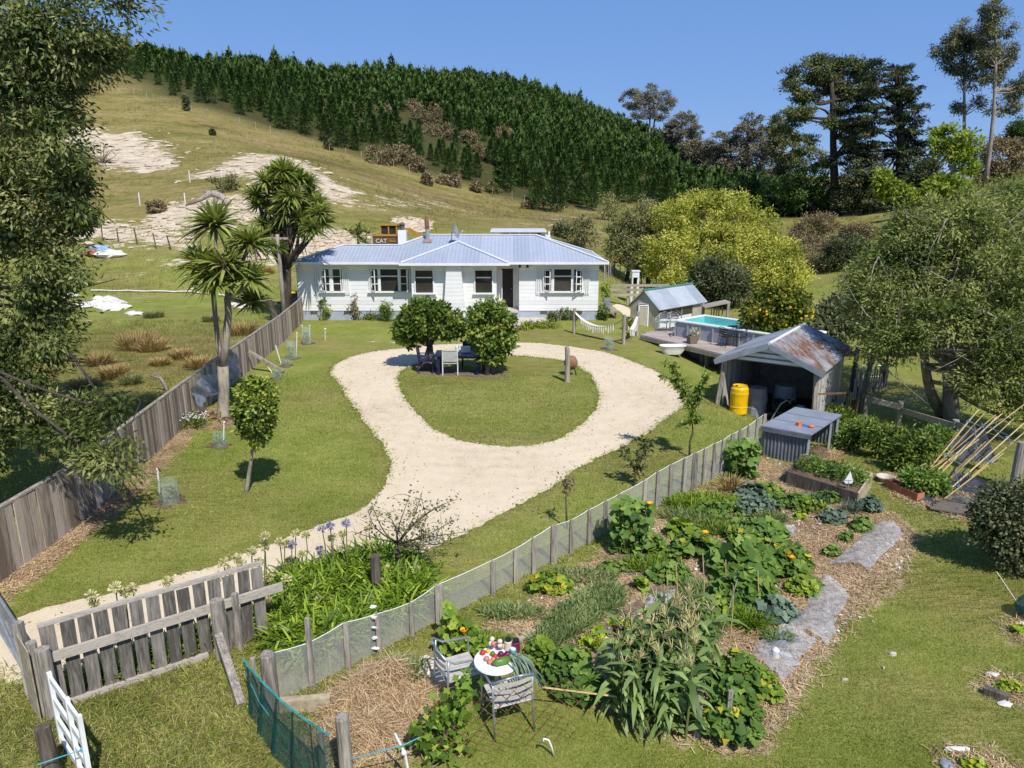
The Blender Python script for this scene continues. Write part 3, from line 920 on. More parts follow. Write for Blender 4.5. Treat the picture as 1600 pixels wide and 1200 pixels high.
for nm, lab, base, tt, bls in [
 ('gum_tree', 'tall gum tree with a forked crown, left of the pair on the right skyline', (1512, 262), (1506, 70),
     [(1500, 58, 24, 26), (1476, 82, 22, 18), (1528, 70, 22, 20), (1508, 105, 28, 20), (1537, 92, 18, 20), (1490, 66, 14, 18), (1500, 168, 11, 8), (1528, 162, 11, 9), (1520, 125, 16, 12)]),
 ('gum_tree', 'tallest gum tree with long bare trunk, right of the pair on the skyline', (1540, 285), (1556, 20),
     [(1552, 18, 20, 14), (1562, 46, 20, 16), (1546, 84, 18, 18), (1574, 84, 16, 16), (1550, 120, 18, 12), (1582, 140, 22, 18), (1568, 168, 22, 14), (1594, 128, 14, 16), (1546, 44, 12, 14), (1560, 105, 16, 14)])]:
 Ye = 108 if bls[0][0] == 1500 else 104
 b0 = at(base[0], base[1], Ye)
 tree(nm, lab, 'tree', (b0.x, Ye, tz(b0.x, Ye)), [bl(*q, Ye) for q in bls], M['gum'], M['palebark'], 0.3, trunk_top=tuple(at(tt[0], tt[1], Ye)), nclump=190, nleaf=70, cr=0.8, L=0.42, W=0.13, nlimb=46, seed=base[0], shell=0.25, limb_r=0.42, droop=0.4)
KAN = [((1012, 205), 212, [(988, 156, 18, 14), (1018, 146, 12, 13), (1040, 158, 13, 16), (1003, 172, 22, 14), (1030, 176, 18, 12)], 'rounded grey-green kanuka tree on the right end of the pine ridge'),
       ((1068, 235), 205, [(1066, 200, 24, 24), (1052, 206, 16, 16), (1085, 208, 14, 14)], 'small dome-shaped kanuka below the ridge end'),
       ((1095, 275), 172, [(1090, 238, 24, 20), (1075, 232, 14, 12), (1110, 245, 20, 16)], 'grey-brown kanuka lowest in the cluster above the yellow willow'),
       ((1140, 282), 168, [(1130, 222, 24, 18), (1150, 240, 28, 26), (1128, 258, 28, 14), (1160, 215, 18, 18)], 'broad grey kanuka with pale limbs in the middle of the cluster'),
       ((1180, 285), 165, [(1176, 196, 22, 18), (1195, 218, 24, 20), (1180, 240, 26, 26), (1205, 250, 22, 22)], 'tall flat-topped kanuka beside the old pine'),
       ((1225, 290), 150, [(1212, 205, 14, 26), (1225, 235, 22, 30), (1238, 262, 20, 22)], 'dark olive kanuka at the foot of the old pine')]
for j, (b, Yk, bls, lab) in enumerate(KAN):
 b0 = at(b[0], b[1], Yk)
 tree('kanuka_tree', lab, 'tree', (b0.x, Yk, tz(b0.x, Yk)), [bl(*q, Yk) for q in bls], M['kanuka'] if j != 5 else M['olive'], M['palebark'], 0.45, nclump=200, nleaf=60, cr=1.0, L=0.48, W=0.2, nlimb=26, seed=j + 20, stems=2, shell=0.55, squash=0.6)
DK = [((1270, 335), 118, [(1265, 280, 36, 30), (1240, 305, 26, 24), (1290, 305, 24, 30), (1215, 292, 20, 22)], 'pine', 'dark green thicket under the old pine'),
      ((1350, 335), 112, [(1345, 285, 34, 36), (1372, 300, 30, 30), (1330, 310, 24, 20)], 'bushdark', 'dark shaded thicket between old pine and cedar'),
      ((1455, 315), 104, [(1445, 280, 22, 30), (1430, 300, 20, 20)], 'bushdark', 'dark thicket at the right foot of the cedar'),
      ((1200, 330), 125, [(1195, 300, 32, 18), (1160, 300, 28, 20), (1225, 310, 22, 16)], 'pine', 'low dark green bush mass behind the yellow willow'),
      ((1592, 235), 128, [(1590, 214, 14, 24), (1602, 225, 14, 18)], 'pine', 'dark conifer at the right edge of the skyline'),
      ((1570, 290), 112, [(1566, 240, 34, 26), (1548, 270, 26, 16), (1590, 262, 26, 22)], 'scrub', 'leafless grey-brown thicket on the right skyline')]
for j, (b, Yk, bls, mt, lab) in enumerate(DK):
 b0 = at(b[0], b[1], Yk)
 tree('thicket', lab, 'thicket', (b0.x, Yk, tz(b0.x, Yk)), [bl(*q, Yk) for q in bls], M[mt], M['darkbark'], 0.3, nclump=150, nleaf=52, cr=0.9, L=0.48, W=0.18, nlimb=14, seed=j + 30, stems=3, shell=0.5, extra_twigs=2 if mt == 'scrub' else 0)
WAL = [((1480, 300), 84, [(1478, 212, 24, 15), (1510, 222, 20, 16), (1496, 240, 24, 14), (1508, 262, 20, 12), (1470, 232, 14, 10)], 'light green walnut tree with pale bare limbs in front of the gum trees'),
       ((1400, 332), 80, [(1392, 296, 22, 16), (1380, 280, 10, 12), (1412, 306, 16, 10)], 'small light green tree with thin trunk on the right grass slope'),
       ((1480, 315), 76, [(1478, 290, 28, 14), (1450, 306, 24, 12), (1505, 300, 20, 12)], 'spreading light green tree above the big grey willow')]
for j, (b, Yk, bls, lab) in enumerate(WAL):
 b0 = at(b[0], b[1], Yk)
 tree('walnut_tree', lab, 'tree', (b0.x, Yk, tz(b0.x, Yk)), [bl(*q, Yk) for q in bls], M['walnut'], M['palebark'], 0.25, nclump=120, nleaf=26, cr=0.6, L=0.5, W=0.24, nlimb=26, seed=j + 44, shell=0.3, extra_twigs=1)
MID = [((1100, 470), 54, [(1095, 340, 66, 38, 54), (1145, 345, 52, 42, 55), (1055, 352, 40, 34, 55), (1185, 355, 26, 36, 54), (1110, 395, 70, 44, 52), (1160, 400, 48, 46, 52), (1050, 400, 44, 42, 52), (1110, 312, 36, 12, 55), (1075, 440, 40, 24, 50)], 'willow', 560, 'big yellow-green willow with a domed crown behind the pool'),
       ((1000, 440), 57, [(1000, 352, 34, 34, 58), (975, 370, 26, 28, 58), (1010, 400, 36, 30, 56), (965, 395, 18, 18, 57)], 'olive', 230, 'olive-grey willow between farmhouse roof and yellow willow'),
       ((1125, 478), 46, [(1122, 430, 36, 26, 46), (1140, 450, 30, 24, 45), (1100, 448, 22, 20, 46)], 'bushdark', 170, 'dark grey-green round bush at the front of the yellow willow'),
       ((1222, 470), 49, [(1222, 415, 32, 34, 49), (1235, 440, 26, 28, 48), (1205, 440, 24, 26, 48), (1218, 392, 24, 18, 50)], 'willow', 170, 'pale yellow-green sapling willow right of the dark round bush'),
       ((1268, 385), 74, [(1268, 358, 28, 20, 74), (1288, 350, 20, 14, 75), (1250, 368, 16, 12, 73)], 'scrub', 110, 'grey-brown scrub bush highest on the gully slope'),
       ((1270, 430), 64, [(1262, 392, 22, 24, 64), (1285, 400, 22, 24, 63), (1305, 395, 24, 24, 63), (1270, 412, 26, 16, 62)], 'scrub', 150, 'rusty brown scrub bush in the gully'),
       ((1312, 432), 60, [(1312, 400, 30, 28, 60), (1335, 392, 22, 22, 61)], 'bushdark', 110, 'dark olive bush in the gully right of the rusty scrub'),
       ((1345, 390), 70, [(1345, 366, 20, 14, 70), (1325, 362, 14, 10, 71)], 'scrub', 60, 'small brown bush high on the right grass slope'),
       ((1282, 515), 33, [(1290, 505, 20, 18, 33), (1318, 490, 24, 24, 34), (1340, 500, 22, 24, 32), (1305, 518, 24, 12, 31)], 'bushdark', 150, 'dark shaded bush behind the rusty shed roof')]
for j, (b, Yk, bls, mt, nc_, lab) in enumerate(MID):
 b0 = at(b[0], b[1], Yk)
 tree('willow_tree' if 'willow' in lab else 'bush', lab, 'tree' if 'willow' in lab else 'bush', (b0.x, Yk, tz(b0.x, Yk)), [bl(*q) for q in bls], M[mt], M['bark'], 0.28 if nc_ > 200 else 0.12, nclump=nc_, nleaf=80, cr=0.62, L=0.23, W=0.085,
         nlimb=18, seed=j + 70, stems=3, shell=0.55, droop=0.2 if mt == 'willow' else 0, squash=0.8)
b0 = G(1213, 545)
Yk = 29
b0 = Vector((at(1213, 540, Yk).x, Yk, tz(at(1213, 540, Yk).x, Yk)))
lemon = tree('lemon_tree', 'dense citrus tree covered in yellow fruit between pool and shed', 'tree', b0, [bl(*q, Yk) for q in [(1212, 478, 44, 30), (1185, 492, 24, 22), (1240, 486, 26, 24), (1212, 505, 36, 18), (1225, 462, 26, 14)]], M['citrus'], M['bark'], 0.09, nclump=230, nleaf=24, cr=0.3, L=0.17, W=0.10, nlimb=12, seed=91, shell=0.6)
fruitmat = noisy('lemon_skin', (0.60, 0.36, 0.01), (0.78, 0.52, 0.02), 6, rough=.4, bump=.05)
r_ = np.random.default_rng(4)
for k in range(70):
 d = rdir(r_, 1)[0]
 d[1] = -abs(d[1])
 cxx, cyy, rxx, ryy = [(1212, 482, 46, 30), (1240, 490, 28, 24), (1215, 505, 38, 18)][k % 3]
 e_ = bl(cxx, cyy, rxx, ryy, Yk)
 q = [e_[i] + d[i] * e_[3 + i] * 1.02 for i in range(3)]
 mb = MB()
 mb.ball(q, .055, 7, 5)
 mb.build('lemon', fruitmat, lemon)
Yk = 21.5
b0 = G(1487, 655)
bw = [(1480, 372, 84, 56, 22), (1400, 425, 66, 50, 22), (1545, 345, 70, 48, 23), (1540, 440, 78, 66, 21), (1362, 470, 36, 44, 21.5), (1450, 500, 76, 42, 20.5), (1565, 540, 56, 56, 20), (1592, 610, 50, 40, 19.5), (1392, 525, 52, 34, 20.5), (1620, 420, 60, 90, 22), (1425, 380, 50, 34, 22.5), (1590, 310, 40, 26, 24), (1362, 440, 24, 28, 22), (1530, 590, 30, 34, 19.5), (1640, 560, 60, 80, 20)]
tree('grey_willow', 'huge grey-green willow with gnarled multiple trunks beyond the bamboo stakes', 'tree', b0, [bl(*q) for q in bw], M['rwillow'], M['palebark'], 0.28, trunk_top=tuple(at(1475, 520, 21.5)), nclump=460, nleaf=190, cr=0.56, L=0.14, W=0.046, nlimb=110, seed=95, stems=4, shell=0.5, limb_r=0.3, extra_twigs=2, droop=0.15)
b0 = Vector((-12.6, 15.5, 0))
lw = [(70, 50, 110, 70, 14.5), (165, 15, 55, 30, 14), (130, 75, 50, 35, 14.5), (50, 150, 80, 60, 14.5), (55, 240, 80, 60, 14), (105, 255, 55, 40, 14), (60, 325, 80, 55, 14), (115, 300, 45, 45, 13.8), (70, 400, 70, 55, 14), (115, 420, 36, 30, 13.8), (40, 470, 55, 45, 14), (30, 540, 40, 28, 13.8), (-120, 120, 150, 150, 15.5), (-140, 380, 130, 150, 15.5), (-60, 560, 90, 70, 15),  # leftmost lobes lie out of view, made big for the shadow they cast
      (112, 655, 70, 30, 12.2), (55, 655, 50, 36, 12.8), (180, 632, 34, 26, 11.8), (165, 725, 26, 30, 11.2), (192, 685, 16, 18, 11.3), (20, 640, 36, 34, 13), (25, 590, 60, 40, 13.5), (60, 520, 46, 36, 13.8), (105, 690, 44, 22, 11.7), (-40, 680, 60, 60, 13)]
tree('overhanging_tree', 'tall dark tree with long drooping leaves overhanging the paling fence', 'tree', b0, [bl(*q) for q in lw], M['leftree'], M['darkbark'], 0.30, trunk_top=tuple(at(-60, 60, 15)), nclump=480, nleaf=200, cr=0.46, L=0.14, W=0.048, nlimb=110, seed=97, shell=0.35, limb_r=0.2, extra_twigs=1, droop=0.5)
def cab_head(root, p, r, n, rng, name='leaf_head'):
 d = rdir(rng, n)
 d[:, 2] = np.where(d[:, 2] < -0.35, -d[:, 2], d[:, 2])
 L = r * rng.uniform(0.85, 1.15, n)
 T = 0.45 + 0.35 * d[:, 2] * 0.6 + 0.15 * rng.normal(size=n)
 return blades(name, M['cabbage'], np.tile(np.array(p), (n, 1)) + d * 0.05, d, L, r * 0.10, T, root, rng=rng, droop=0.22 + 0.25 * rng.random(n))
rng = np.random.default_rng(21)
b1 = G(349, 655)
Y1 = b1.y
ct1 = thing('cabbage_tree', 'cabbage tree with two pale stems and spiky heads beside the paling fence', 'tree', b1)
mb = MB()
heads = [(337, 352, 46), (322, 424, 42), (352, 418, 44), (338, 440, 40), (390, 382, 38), (392, 438, 36), (396, 472, 30), (312, 410, 36)]
fk = np.array(at(348, 572, Y1))
mb.tube([b1 + V(0, 0, -.1), b1 + V(0, 0, .12), at(350, 610, Y1), fk], [0.24, 0.17, 0.145, 0.15], 10)
s1 = [fk, np.array(at(352, 540, Y1)), np.array(at(357, 490, Y1)), np.array(at(355, 465, Y1))]
mb.tube(s1, [0.13, 0.115, 0.10, 0.09], 8)
s2 = [fk, np.array(at(341, 540, Y1)), np.array(at(336, 490, Y1)), np.array(at(333, 455, Y1))]
mb.tube(s2, [0.09, 0.075, 0.07, 0.07], 8)
for (hx, hy, r) in heads:
 src = s1[-1] if hx > 345 else s2[-1]
 Yh = Y1 + rng.uniform(-.4, .4)
 limb(mb, src, np.array(at(hx, hy, Yh)), 0.07, 0.045, rng, wob=0.08, n=4)
 cab_head(ct1, at(hx, hy, Yh), r * mpp(Y1, 3) * 1.15, 150, rng)
mb.build('trunk', M['palebark'], ct1, smooth=True)
for (hx, hy) in ((348, 408), (394, 392)):
 q = at(hx, hy, Y1 - 0.45)
 n = 60
 blades('seed_cluster', M['drycab'], np.array(q) + rng.normal(size=(n, 3)) * 0.1, rdir(rng, n), 0.2, 0.03, 0.1 + .2 * rng.random(n), ct1, rng=rng)
n = 90
P = np.array(b1) + np.stack([rng.normal(size=n) * .28, rng.normal(size=n) * .22, np.abs(rng.normal(size=n)) * 0.05 + .05], -1)
blades('dead_leaf_litter', M['drycab'], P, rng.normal(size=(n, 3)) * np.array([1, 1, .4]) + np.array([0, 0, .3]), 0.5, 0.04, rng.random(n), ct1, rng=rng, droop=0.5)
b2 = G(446, 492)
Y2 = 36.4
b2 = Vector((at(446, 498, Y2).x, Y2, tz(at(446, 498, Y2).x, Y2)))
ct2 = thing('cabbage_tree', 'broad many-headed cabbage tree with dark trunk at the farmhouse corner', 'tree', b2)
mb = MB()
tp = np.array(at(446, 420, Y2))
mb.tube([b2 + V(0, 0, -.1), b2 + V(0, 0, .2), at(447, 460, Y2), tp], [0.32, 0.27, 0.26, 0.28], 10)
hp = [(442, 268, 24), (415, 285, 24), (468, 282, 24), (400, 305, 22), (432, 300, 25), (456, 306, 24), (484, 306, 24), (420, 328, 24), (446, 334, 25), (472, 332, 24), (500, 334, 23), (410, 350, 20), (436, 358, 22), (462, 362, 22), (488, 358, 22), (505, 350, 20), (455, 272, 22), (428, 274, 22), (482, 286, 20), (448, 318, 24), (404, 322, 20), (496, 318, 22), (415, 372, 18), (430, 385, 17), (470, 345, 22), (445, 285, 22)]
for (hx, hy, r) in hp:
 Yh = Y2 + rng.uniform(-1.3, 1.3)
 q = np.array(at(hx, hy, Yh))
 mid = tp + (q - tp) * 0.5 + np.array([0, 0, -0.1])
 if rng.random() < 0.7:
  mb.tube([tp - np.array([0, 0, .1]), tuple(tp + (mid - tp) * .6 + rng.normal(size=3) * .08), tuple(mid + rng.normal(size=3) * .08), tuple(q)], [0.16, 0.11, 0.08, 0.05], 6)
 cab_head(ct2, q, r * mpp(Y2, 5) * 1.25, 130, rng)
mb.build('trunk', M['darkbark'], ct2, smooth=True)
n = 130
P = np.array(at(440, 375, Y2)) + rng.normal(size=(n, 3)) * np.array([.55, .5, .35])
blades('dead_leaf_skirt', M['drycab'], P, rng.normal(size=(n, 3)) * .5 + np.array([0, 0, -.6]), 0.55, 0.05, rng.random(n), ct2, rng=rng, droop=0.4)
b3 = at(560, 384, 50)
b3 = Vector((b3.x, 50, tz(b3.x, 50)))
ct3 = thing('cabbage_tree', 'short young cabbage tree behind the farmhouse beside the digger', 'tree', b3)
for (hx, hy, r) in ((560, 368, 16), (545, 362, 13), (574, 364, 13), (560, 356, 12), (568, 380, 14)):
 q = at(hx, hy, 50)
 cab_head(ct3, q, r * mpp(50, 2) * 1.25, 60, rng)
mb = MB()
mb.tube([b3, at(560, 368, 50)], [0.14, 0.1], 7)
mb.build('trunk', M['bark'], ct3)
b0 = G(383, 768)
tree('topiary_tree', 'small round clipped glossy tree standing on the lawn', 'tree', b0, [bl(*q, b0.y) for q in [(400, 640, 27, 40), (399, 612, 25, 20), (401, 676, 19, 20)]], M['gloss'], M['palebark'], 0.05, trunk_top=tuple(at(399, 660, b0.y)), nclump=270, nleaf=24, cr=0.13, L=0.085, W=0.055, nlimb=18, seed=101, shell=0.8, limb_r=0.5)
b0 = G(668, 575)
tree('magnolia_tree', 'leafy tree with one thick grey trunk left of the garden table', 'tree', b0, [bl(*q, b0.y) for q in [(665, 500, 40, 26), (638, 514, 22, 20), (692, 505, 28, 22), (636, 532, 16, 10), (668, 482, 30, 12), (712, 510, 12, 14)]], M['fruitleaf'], M['bark'], 0.27, trunk_top=tuple(at(672, 540, b0.y)), nclump=300, nleaf=24, cr=0.22, L=0.19, W=0.11, nlimb=16, seed=103, shell=0.65, limb_r=0.3)
b0 = G(760, 582)
tree('magnolia_tree', 'leafy multi-stemmed tree reaching the grass right of the garden table', 'tree', b0, [bl(*q, b0.y - .2) for q in [(766, 505, 34, 28), (768, 535, 28, 24), (752, 515, 20, 22), (786, 525, 18, 28), (766, 484, 24, 12), (770, 555, 20, 14)]], M['fruitleaf'], M['bark'], 0.12, nclump=300, nleaf=24, cr=0.2, L=0.16, W=0.095, nlimb=14, seed=104, stems=7, shell=0.7, limb_r=0.3)
RU = [(180, 590, 20, 26, 'wide brown rush clump in the middle of the paddock'), (215, 545, 26, 34, 'tallest russet rush clump in the paddock'), (238, 548, 20, 26, 'russet rush clump joined to the tallest one'), (155, 570, 18, 24, 'brown rush clump left of the russet ones'), (85, 560, 14, 16, 'green rush clump nearest the overhanging tree'), (285, 560, 16, 20, 'pale brown rush clump halfway to the cabbage tree'), (310, 575, 18, 24, 'brown rush clump behind the fence below the cabbage tree'),
      (380, 522, 26, 24, 'golden rush clump behind the fence right of the cabbage tree'), (330, 502, 12, 12, 'small olive rush clump beside the cabbage stem'), (240, 496, 16, 12, 'olive rush clump right of the white rubble'), (70, 590, 16, 18, 'brown rush clump in the shade edge'), (205, 600, 14, 18, 'green-brown rush clump behind the fence'), (250, 570, 14, 14, 'thin brown rush clump near the dead branch'), (415, 428, 10, 16, 'brown tussock left of the cabbage tree trunk'), (130, 605, 18, 18, 'straw-brown rush clump behind the low branch')]
for j, (sx, sy, rx, ry, lab) in enumerate(RU):
 b = G(sx, sy)
 m = mpp(b.y)
 n = 620
 rx, ry = rx * 1.35, ry * 1.2
 a = rng.random(n) * 2 * PI
 rr = rx * m * 0.6 * np.sqrt(rng.random(n))
 P = np.stack([b.x + rr * np.cos(a), b.y + rr * np.sin(a), np.full(n, b.z)], -1)
 D = np.stack([np.cos(a) * 0.45, np.sin(a) * 0.45, np.ones(n)], -1) + rng.normal(size=(n, 3)) * 0.22
 o = blades('rush_clump', M['rush'] if 'green' not in lab and 'olive' not in lab else M['olive'], P, D, ry * m * rng.uniform(0.6, 1.15, n), 0.022, .2 + .8 * rng.random(n), origin=b, rng=rng, droop=0.3)
 tag(o, lab, 'rush', 'rush clumps in the paddock')
lg = G(330, 322)
root = thing('fallen_log', 'grey fallen tree root and log lying on the hillside', 'log', lg)
mb = MB()
Yl = lg.y - 0.5
mb.tube([at(290, 321, Yl), at(312, 313, Yl), at(330, 301, Yl)], [0.08, 0.17, 0.3], 8)
mb.tube([at(332, 302, Yl), at(345, 306, Yl), at(355, 318, Yl), at(362, 324, Yl)], [0.34, 0.3, 0.22, 0.1], 8)
mb.tube([at(335, 300, Yl), at(338, 312, Yl), at(336, 322, Yl)], [0.26, 0.2, 0.1], 7)
for k in range(5):
 limb(mb, np.array(at(330, 301, Yl)), np.array(at(330 + rng.uniform(-20, 25), 296 + rng.uniform(-8, 6), Yl)), 0.12, 0.03, rng)
mb.build('log', noisy('weathered_wood', (0.16, 0.13, 0.11), (0.42, 0.37, 0.33), 5, (1, 1, .4), 0.9, .6), root, smooth=True)
db = G(262, 612)
mb = MB()
Yl = db.y
mb.tube([db + V(0, 0, -.05), at(258, 602, Yl), at(250, 590, Yl), at(240, 588, Yl), at(229, 585, Yl)], [0.07, 0.065, 0.05, 0.035, 0.015], 6)
mb.tube([at(250, 590, Yl), at(246, 586, Yl), at(240, 585, Yl)], [0.04, 0.03, 0.02], 5)
tag(mb.build('dead_branch', M['palebark'], origin=db, smooth=True), 'bleached dead branch standing in the paddock behind the fence', 'branch')
def corrmat(name, c0, c1, period=0.16, rust=None, rustlo=0.5, rusthi=0.62, rough=0.4, metal=0.3, axis=None, seed=0.0):
 """corrugated iron: ribs run down whichever way the sheet slopes"""
 m, nt = newmat(name)
 v = coords(nt)
 s = nd(nt, 'ShaderNodeSeparateXYZ', {0: v})
 if axis is None:
  g = nd(nt, 'ShaderNodeNewGeometry')
  ns = nd(nt, 'ShaderNodeSeparateXYZ', {0: g.outputs['True Normal']})
  sel = math_(nt, 'GREATER_THAN', math_(nt, 'ABSOLUTE', ns.outputs[0]), math_(nt, 'ABSOLUTE', ns.outputs[1]))
  q = nd(nt, 'ShaderNodeMix', {0: sel, 2: s.outputs[0], 3: s.outputs[1]}).outputs[0]
 else:
  q = nd(nt, 'ShaderNodeVectorMath', {0: v, 1: axis}, operation='DOT_PRODUCT').outputs['Value']
 wv = math_(nt, 'SINE', math_(nt, 'MULTIPLY', q, 2 * PI / period))
 sheet = nd(nt, 'ShaderNodeTexWhiteNoise', {1: math_(nt, 'FLOOR', math_(nt, 'DIVIDE', q, 0.84))}, noise_dimensions='1D').outputs[0]
 n = noise(nt, v, 2.2, 5, 0.65)
 f = math_(nt, 'MULTIPLY_ADD', sheet, 0.35, math_(nt, 'MULTIPLY', n, 0.65))
 col = ramp(nt, f, [(0.25, c0), (0.7, c1)])
 rg = rough
 if rust:
  sv = nd(nt, 'ShaderNodeMapping', {'Vector': v, 'Scale': rust, 'Location': (seed, seed, seed)}).outputs[0]
  r = noise(nt, sv, 1.0, 6, 0.7)
  rm = nd(nt, 'ShaderNodeMapRange', {0: r, 1: rustlo, 2: rusthi}).outputs[0]
  rc = ramp(nt, noise(nt, v, 9, 4), [(0.3, (0.10, 0.05, 0.032)), (0.7, (0.26, 0.13, 0.075))])
  col = mixc(nt, rm, col, rc)
  rg = math_(nt, 'MULTIPLY_ADD', rm, 0.4, rough)
 bp = nd(nt, 'ShaderNodeBump', {'Strength': 0.55, 'Distance': 0.018, 'Height': wv})
 b = nd(nt, 'ShaderNodeBsdfPrincipled', {'Base Color': col, 'Roughness': rg, 'Metallic': metal, 'Normal': bp.outputs[0]})
 out_(nt, b.outputs[0])
 return m
def boardmat(name, c0, c1, pitch=0.19, axis=(0, 0, 1), rough=0.6, dirt=0.5):
 m, nt = newmat(name)
 v = coords(nt)
 q = nd(nt, 'ShaderNodeVectorMath', {0: v, 1: axis}, operation='DOT_PRODUCT').outputs['Value']
 fr = math_(nt, 'FRACT', math_(nt, 'DIVIDE', q, pitch))
 bd = nd(nt, 'ShaderNodeTexWhiteNoise', {1: math_(nt, 'FLOOR', math_(nt, 'DIVIDE', q, pitch))}, noise_dimensions='1D').outputs[0]
 n = noise(nt, v, 3.5, 5, 0.6)
 f = math_(nt, 'MULTIPLY_ADD', bd, 0.4, math_(nt, 'MULTIPLY', n, 0.6))
 col = ramp(nt, f, [(0.3, c0), (0.7, c1)])
 h = nd(nt, 'ShaderNodeMapRange', {0: fr, 1: 0.0, 2: 0.12}).outputs[0]
 bp = nd(nt, 'ShaderNodeBump', {'Strength': dirt, 'Distance': 0.02, 'Height': h})
 b = nd(nt, 'ShaderNodeBsdfPrincipled', {'Base Color': col, 'Roughness': rough, 'Normal': bp.outputs[0]})
 out_(nt, b.outputs[0])
 return m
M['weatherboard'] = boardmat('white_weatherboard', (0.72, 0.725, 0.735), (0.83, 0.83, 0.83), 0.2)
M['white'] = noisy('white_paint', (0.70, 0.70, 0.70), (0.83, 0.83, 0.82), 5, rough=0.45, bump=0.1)
M['plinth'] = noisy('grey_blue_plinth', (0.30, 0.34, 0.42), (0.40, 0.44, 0.52), 4, rough=0.8, bump=0.15)
M['roof'] = corrmat('blue_grey_iron', (0.37, 0.415, 0.50), (0.47, 0.515, 0.60), 0.2, metal=0.15, rough=0.38)
M['cap'] = noisy('pale_flashing', (0.62, 0.65, 0.70), (0.74, 0.76, 0.80), 3, rough=0.4, bump=0.05)
M['concrete'] = noisy('concrete', (0.40, 0.35, 0.30), (0.62, 0.56, 0.49), 5, rough=0.9, bump=0.3)
M['black'] = noisy('black_metal', (0.012, 0.012, 0.014), (0.035, 0.035, 0.038), 6, rough=0.45, bump=0.1)
M['iron'] = noisy('grey_metal', (0.30, 0.31, 0.32), (0.50, 0.51, 0.52), 8, rough=0.4, bump=0.1, metal=0.5)
M['rust'] = noisy('rusty_iron', (0.10, 0.045, 0.03), (0.30, 0.14, 0.08), 8, rough=0.9, bump=0.3)
M['yellowmachine'] = noisy('machine_yellow', (0.34, 0.18, 0.03), (0.50, 0.29, 0.05), 5, rough=0.5, bump=0.1)
M['machinebrown'] = noisy('machine_brown', (0.10, 0.055, 0.03), (0.22, 0.12, 0.06), 5, rough=0.7, bump=0.2)
M['yellow'] = noisy('yellow_plastic', (0.72, 0.40, 0.004), (0.85, 0.52, 0.01), 4, rough=0.35, bump=0.05)
M['bluepot'] = noisy('pale_blue_glaze', (0.24, 0.36, 0.52), (0.38, 0.50, 0.66), 5, rough=0.3, bump=0.05)
M['greywood'] = noisy('silvered_timber', (0.15, 0.13, 0.11), (0.46, 0.41, 0.35), 5, (7, 7, 0.7), 0.9, 0.5, tintamt=0.35)
M['picketwood'] = noisy('dark_weathered_picket', (0.085, 0.075, 0.065), (0.30, 0.27, 0.235), 5, (7, 7, 0.7), 0.9, 0.5, tintamt=0.35)
M['greywoodx'] = noisy('silvered_rail', (0.20, 0.17, 0.14), (0.46, 0.41, 0.35), 5, (0.8, 6, 6), 0.9, 0.5, tintamt=0.7)
M['paling'] = noisy('weathered_paling', (0.19, 0.145, 0.11), (0.48, 0.40, 0.325), 5, (7, 7, 0.6), 0.92, 0.5, tintamt=0.9)
M['darkwood'] = noisy('dark_timber', (0.05, 0.04, 0.032), (0.17, 0.14, 0.115), 5, (6, 6, 0.7), 0.9, 0.6, tintamt=0.5)
M['deck'] = boardmat('deck_boards', (0.33, 0.27, 0.235), (0.47, 0.40, 0.355), 0.14, (0.35, 0.94, 0), 0.8, 0.8)
M['freshwood'] = noisy('treated_timber', (0.30, 0.24, 0.15), (0.52, 0.45, 0.32), 5, (2, 2, 2), 0.85, 0.4)
M['terracotta'] = noisy('terracotta', (0.32, 0.115, 0.06), (0.50, 0.20, 0.11), 6, rough=0.8, bump=0.2)
M['poly'] = noisy('clouded_sheet', (0.34, 0.31, 0.25), (0.50, 0.47, 0.39), 2, rough=0.35, bump=0.05)
M['polywhite'] = noisy('white_panel', (0.66, 0.69, 0.72), (0.80, 0.82, 0.84), 2, rough=0.4, bump=0.05)
M['greenridge'] = noisy('green_flashing', (0.05, 0.16, 0.12), (0.08, 0.24, 0.18), 3, rough=0.4, bump=0.05)
M['poolside'] = noisy('grey_liner', (0.27, 0.28, 0.33), (0.38, 0.39, 0.44), 2, rough=0.5, bump=0.1)
M['poolblue'] = noisy('pool_liner', (0.14, 0.50, 0.50), (0.22, 0.62, 0.62), 2, rough=0.5, bump=0.05)
M['bluegrey'] = noisy('grey_gable_paint', (0.20, 0.22, 0.26), (0.30, 0.33, 0.38), 4, rough=0.6, bump=0.15)
M['plasticwhite'] = noisy('white_plastic', (0.72, 0.72, 0.72), (0.86, 0.86, 0.86), 4, rough=0.4, bump=0.05)
M['navy'] = noisy('navy_paint', (0.012, 0.014, 0.05), (0.025, 0.028, 0.085), 4, rough=0.4, bump=0.1)
M['rope'] = noisy('white_rope', (0.60, 0.57, 0.52), (0.78, 0.75, 0.70), 20, rough=0.9, bump=0.3)
M['soil'] = noisy('dark_soil', (0.07, 0.045, 0.03), (0.19, 0.13, 0.085), 9, rough=0.95, bump=0.5)
def glassmat():
 m, nt = newmat('window_glass')
 v = coords(nt)
 n = noise(nt, v, 0.9, 3)
 s = nd(nt, 'ShaderNodeSeparateXYZ', {0: v}).outputs[2]
 f = math_(nt, 'MULTIPLY_ADD', n, 0.7, math_(nt, 'MULTIPLY', s, 0.12))
 col = ramp(nt, f, [(0.35, (0.055, 0.05, 0.038)), (0.6, (0.03, 0.03, 0.028)), (0.85, (0.018, 0.02, 0.022))])
 b = nd(nt, 'ShaderNodeBsdfPrincipled', {'Base Color': col, 'Roughness': 0.06, 'Specular IOR Level': 0.55})
 out_(nt, b.outputs[0])
 return m
M['glass'] = glassmat()
